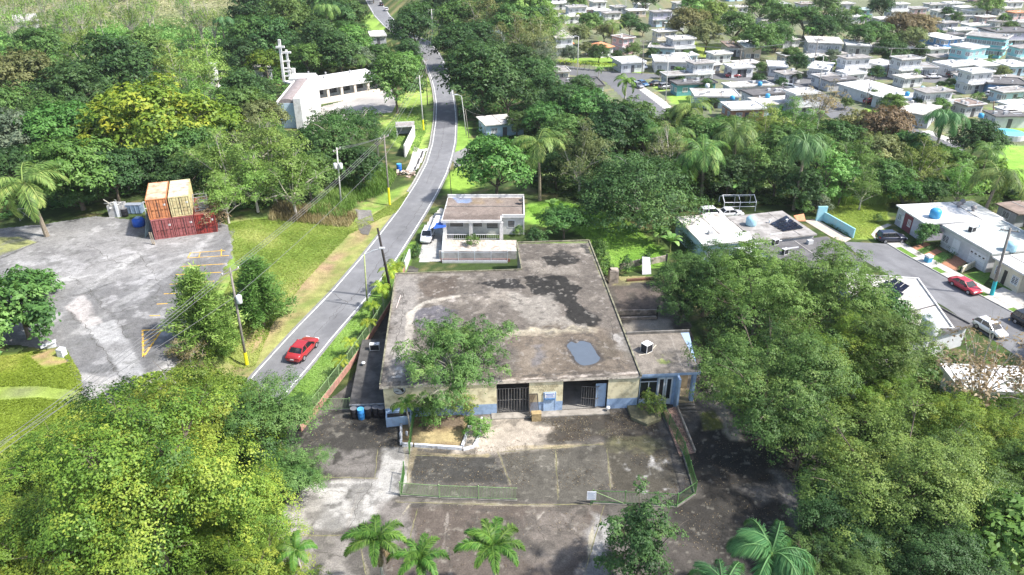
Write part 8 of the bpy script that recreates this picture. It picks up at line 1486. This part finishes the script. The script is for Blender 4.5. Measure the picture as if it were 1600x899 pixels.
# ------------------------------------------------------------------ undergrowth and grasses (nobody could count them)
w = lambda *p: wp(list(p))
carpet('undergrowth', [w((-80,330),(-80,90),(430,90),(430,230),(500,300),(420,330),(350,330),(240,300),(160,325),(60,345),(-20,350))], 60000, .75, 2.2, L_MID, 'tangled low undergrowth of the left forest', 3)
carpet('undergrowth', [w((-80,92),(-80,50),(420,45),(600,95),(430,130),(430,92)), w((430,130),(600,95),(590,108),(480,112),(440,150))], 26000, .9, 2.4, L_BRIGHT, 'bright rank growth behind the church and field', 4)
carpet('undergrowth', [w((-80,50),(-80,-30),(430,-30),(600,90),(420,45))], 26000, 1.0, 1.6, leafmat('leaf_pale_scrub', (.17,.2,.08), (.30,.33,.15), (.46,.45,.25), .01), 'dry pale scrub of the top left field', 5)
carpet('undergrowth', [w((700,95),(700,20),(690,-20),(860,-20),(870,100),(850,180),(830,250),(745,235),(745,190),(718,185),(712,130))], 30000, .85, 2.0, L_MID, 'undergrowth in the wood right of the upper road', 6)
carpet('undergrowth', [w((830,300),(830,165),(1010,180),(1050,200),(1260,185),(1400,215),(1500,250),(1560,265),(1600,330),(1560,305),(1440,308),(1380,314),(1290,316),(1240,320),(1120,325),(1060,335),(1000,345),(930,322),(880,308))], 70000, .75, 2.2, L_MID, 'undergrowth of the wood between lawn and estate', 7)
carpet('undergrowth', [w((1300,300),(1300,235),(1420,235),(1560,265),(1600,330),(1560,305),(1440,308),(1380,312))], 26000, .8, 3.2, L_FEATH, 'bright vine-covered scrub behind the white corner house', 8)
carpet('tall_grass', [w((500,318),(540,285),(600,262),(620,275),(606,300),(560,318),(540,345),(480,340))], 9000, 1.2, .5, L_GRASS, 'tall bright grass between the two utility poles', 9, 4, .09, 1, 1.0)
carpet('tall_grass', [w((420,345),(430,325),(510,325),(560,340),(545,356),(480,350))], 5000, 1.1, .3, L_BROWN, 'dry straw-coloured brush along the top of the grass bank', 10, 4, .08, 1, .8)
carpet('tall_grass', [w((1290,316),(1420,305),(1430,312),(1380,320),(1300,322))], 4000, 1.0, .4, L_GRASS, 'long grass at the back edge of the right-hand lawn', 12, 4, .09, 1, .8)
carpet('undergrowth', [w((1620,620),(1720,560),(2100,700),(2100,960),(1700,960))], 16000, .8, 1.4, L_MID, 'rough growth beyond the right edge', 21)
carpet('undergrowth', [w((1090,600),(1120,420),(1300,420),(1460,540),(1620,620),(1700,960),(1240,960),(1250,700),(1150,660))], 30000, .45, 1.6, L_MID, 'low growth under the right-hand trees', 13)
carpet('undergrowth', [w((-60,760),(120,640),(330,570),(400,600),(450,660),(440,960),(-60,960))], 26000, .45, 1.2, L_HERO, 'low growth under the near left trees', 14)
# mown and rough grass: many small blades give the lawns their nap
BANK = w((356,350),(430,342),(545,350),(585,335),(640,300),(622,330),(595,362),(560,402),(520,452),(460,514),(405,572),(385,575),(345,560),(340,480),(370,420))
carpet('grass', [BANK], 52000, .34, .06, leafmat('grass_bank', (.165,.24,.042), (.24,.315,.065), (.38,.42,.13), .0, .3), 'rough sunlit grass of the roadside bank', 15, 3, .3, 2.2, avoid=(w((392,588),(425,508),(478,438),(546,366),(598,340),(622,332),(595,366),(566,406),(522,458),(462,520),(404,584)),))
carpet('grass', [w((822,325),(870,313),(930,328),(985,347),(1040,400),(1038,416),(950,424),(925,382),(900,362),(850,352))], 30000, .26, .04, leafmat('grass_lawn', (.14,.29,.035), (.215,.40,.06), (.32,.5,.1), .0, .2), 'bright green grass of the garden lawn', 16, 3, .3, 2.2)
carpet('grass', [w((448,622),(520,535),(575,468),(640,380),(648,386),(600,468),(545,545),(480,635))], 14000, .26, .05, L_GRASS, 'grass of the verge between road and fence', 17, 3, .3, 2.0)
carpet('grass', [w((-40,735),(-40,562),(60,550),(104,547),(126,585),(130,612),(85,690),(0,735))], 20000, .32, .05, leafmat('grass_left', (.20,.28,.03), (.28,.37,.045), (.42,.46,.1), .0, .2), 'yellow-green grass at the left edge below the car park', 18, 3, .3, 2.2, avoid=(w((-40,606),(60,603),(132,612),(132,628),(60,622),(-40,628)), w((45,556),(88,545),(108,566),(70,577))))
carpet('grass', [w((1285,320),(1386,316),(1386,348),(1366,372),(1336,372),(1308,346))], 12000, .28, .04, leafmat('grass_right', (.22,.32,.05), (.31,.41,.07), (.44,.5,.12), .0, .2), 'mown grass of the right-hand lawn', 19, 3, .3, 2.2)
carpet('grass', [w((600,200),(640,165),(662,165),(668,200),(650,240),(640,232),(618,222))], 9000, .35, .06, L_GRASS, 'grass around the bus shelter', 20, 3, .3, 2.2)
# ------------------------------------------------------------------ labels that need their place in a row
# ------------------------------------------------------------------ the air over the valley
hz_ = MB(); hz_.box(-1100, 1100, -300, 1400, -3.5, 66); hzm = bpy.data.materials.new('haze'); hzm.use_nodes = True; hn = hzm.node_tree.nodes; hn.remove(hn['Principled BSDF'])
pvn = hn.new('ShaderNodeVolumePrincipled'); pvn.inputs['Color'].default_value = (.93, .95, .97, 1); pvn.inputs['Density'].default_value = .00010; pvn.inputs['Anisotropy'].default_value = .2
hzm.node_tree.links.new(pvn.outputs[0], hn['Material Output'].inputs['Volume']); HAZE = props(link('haze', hz_.mesh('haze', hzm)), 'thin pale haze filling the valley', 'haze', None, 'stuff')
bpy.context.view_layer.update()
ORD = ['', 'second', 'third', 'fourth', 'fifth', 'sixth', 'seventh', 'eighth', 'ninth', 'tenth', 'eleventh', 'twelfth', 'thirteenth', 'fourteenth', 'fifteenth', 'sixteenth', 'seventeenth', 'eighteenth', 'nineteenth', 'twentieth']
by = {}
for o, base in LQ: by.setdefault(base, []).append(o)
for base, os_ in by.items():
    if len(os_) == 1: os_[0]['label'] = base; continue
    os_.sort(key=lambda o: proj(o.location)[0]); n = len(os_); noun = base
    for i, o in enumerate(os_):
        if n > 36: o['label'] = base; continue
        if i == 0: t = 'leftmost'
        elif i == n - 1: t = 'rightmost'
        elif i < (n + 1)//2: t = ORD[i] + ' from left'
        else: t = ORD[n-1-i] + ' from right'
        o['label'] = f'{base}, {t}'
    if any(o.get('group') is None for o in os_):
        for o in os_: o['group'] = base
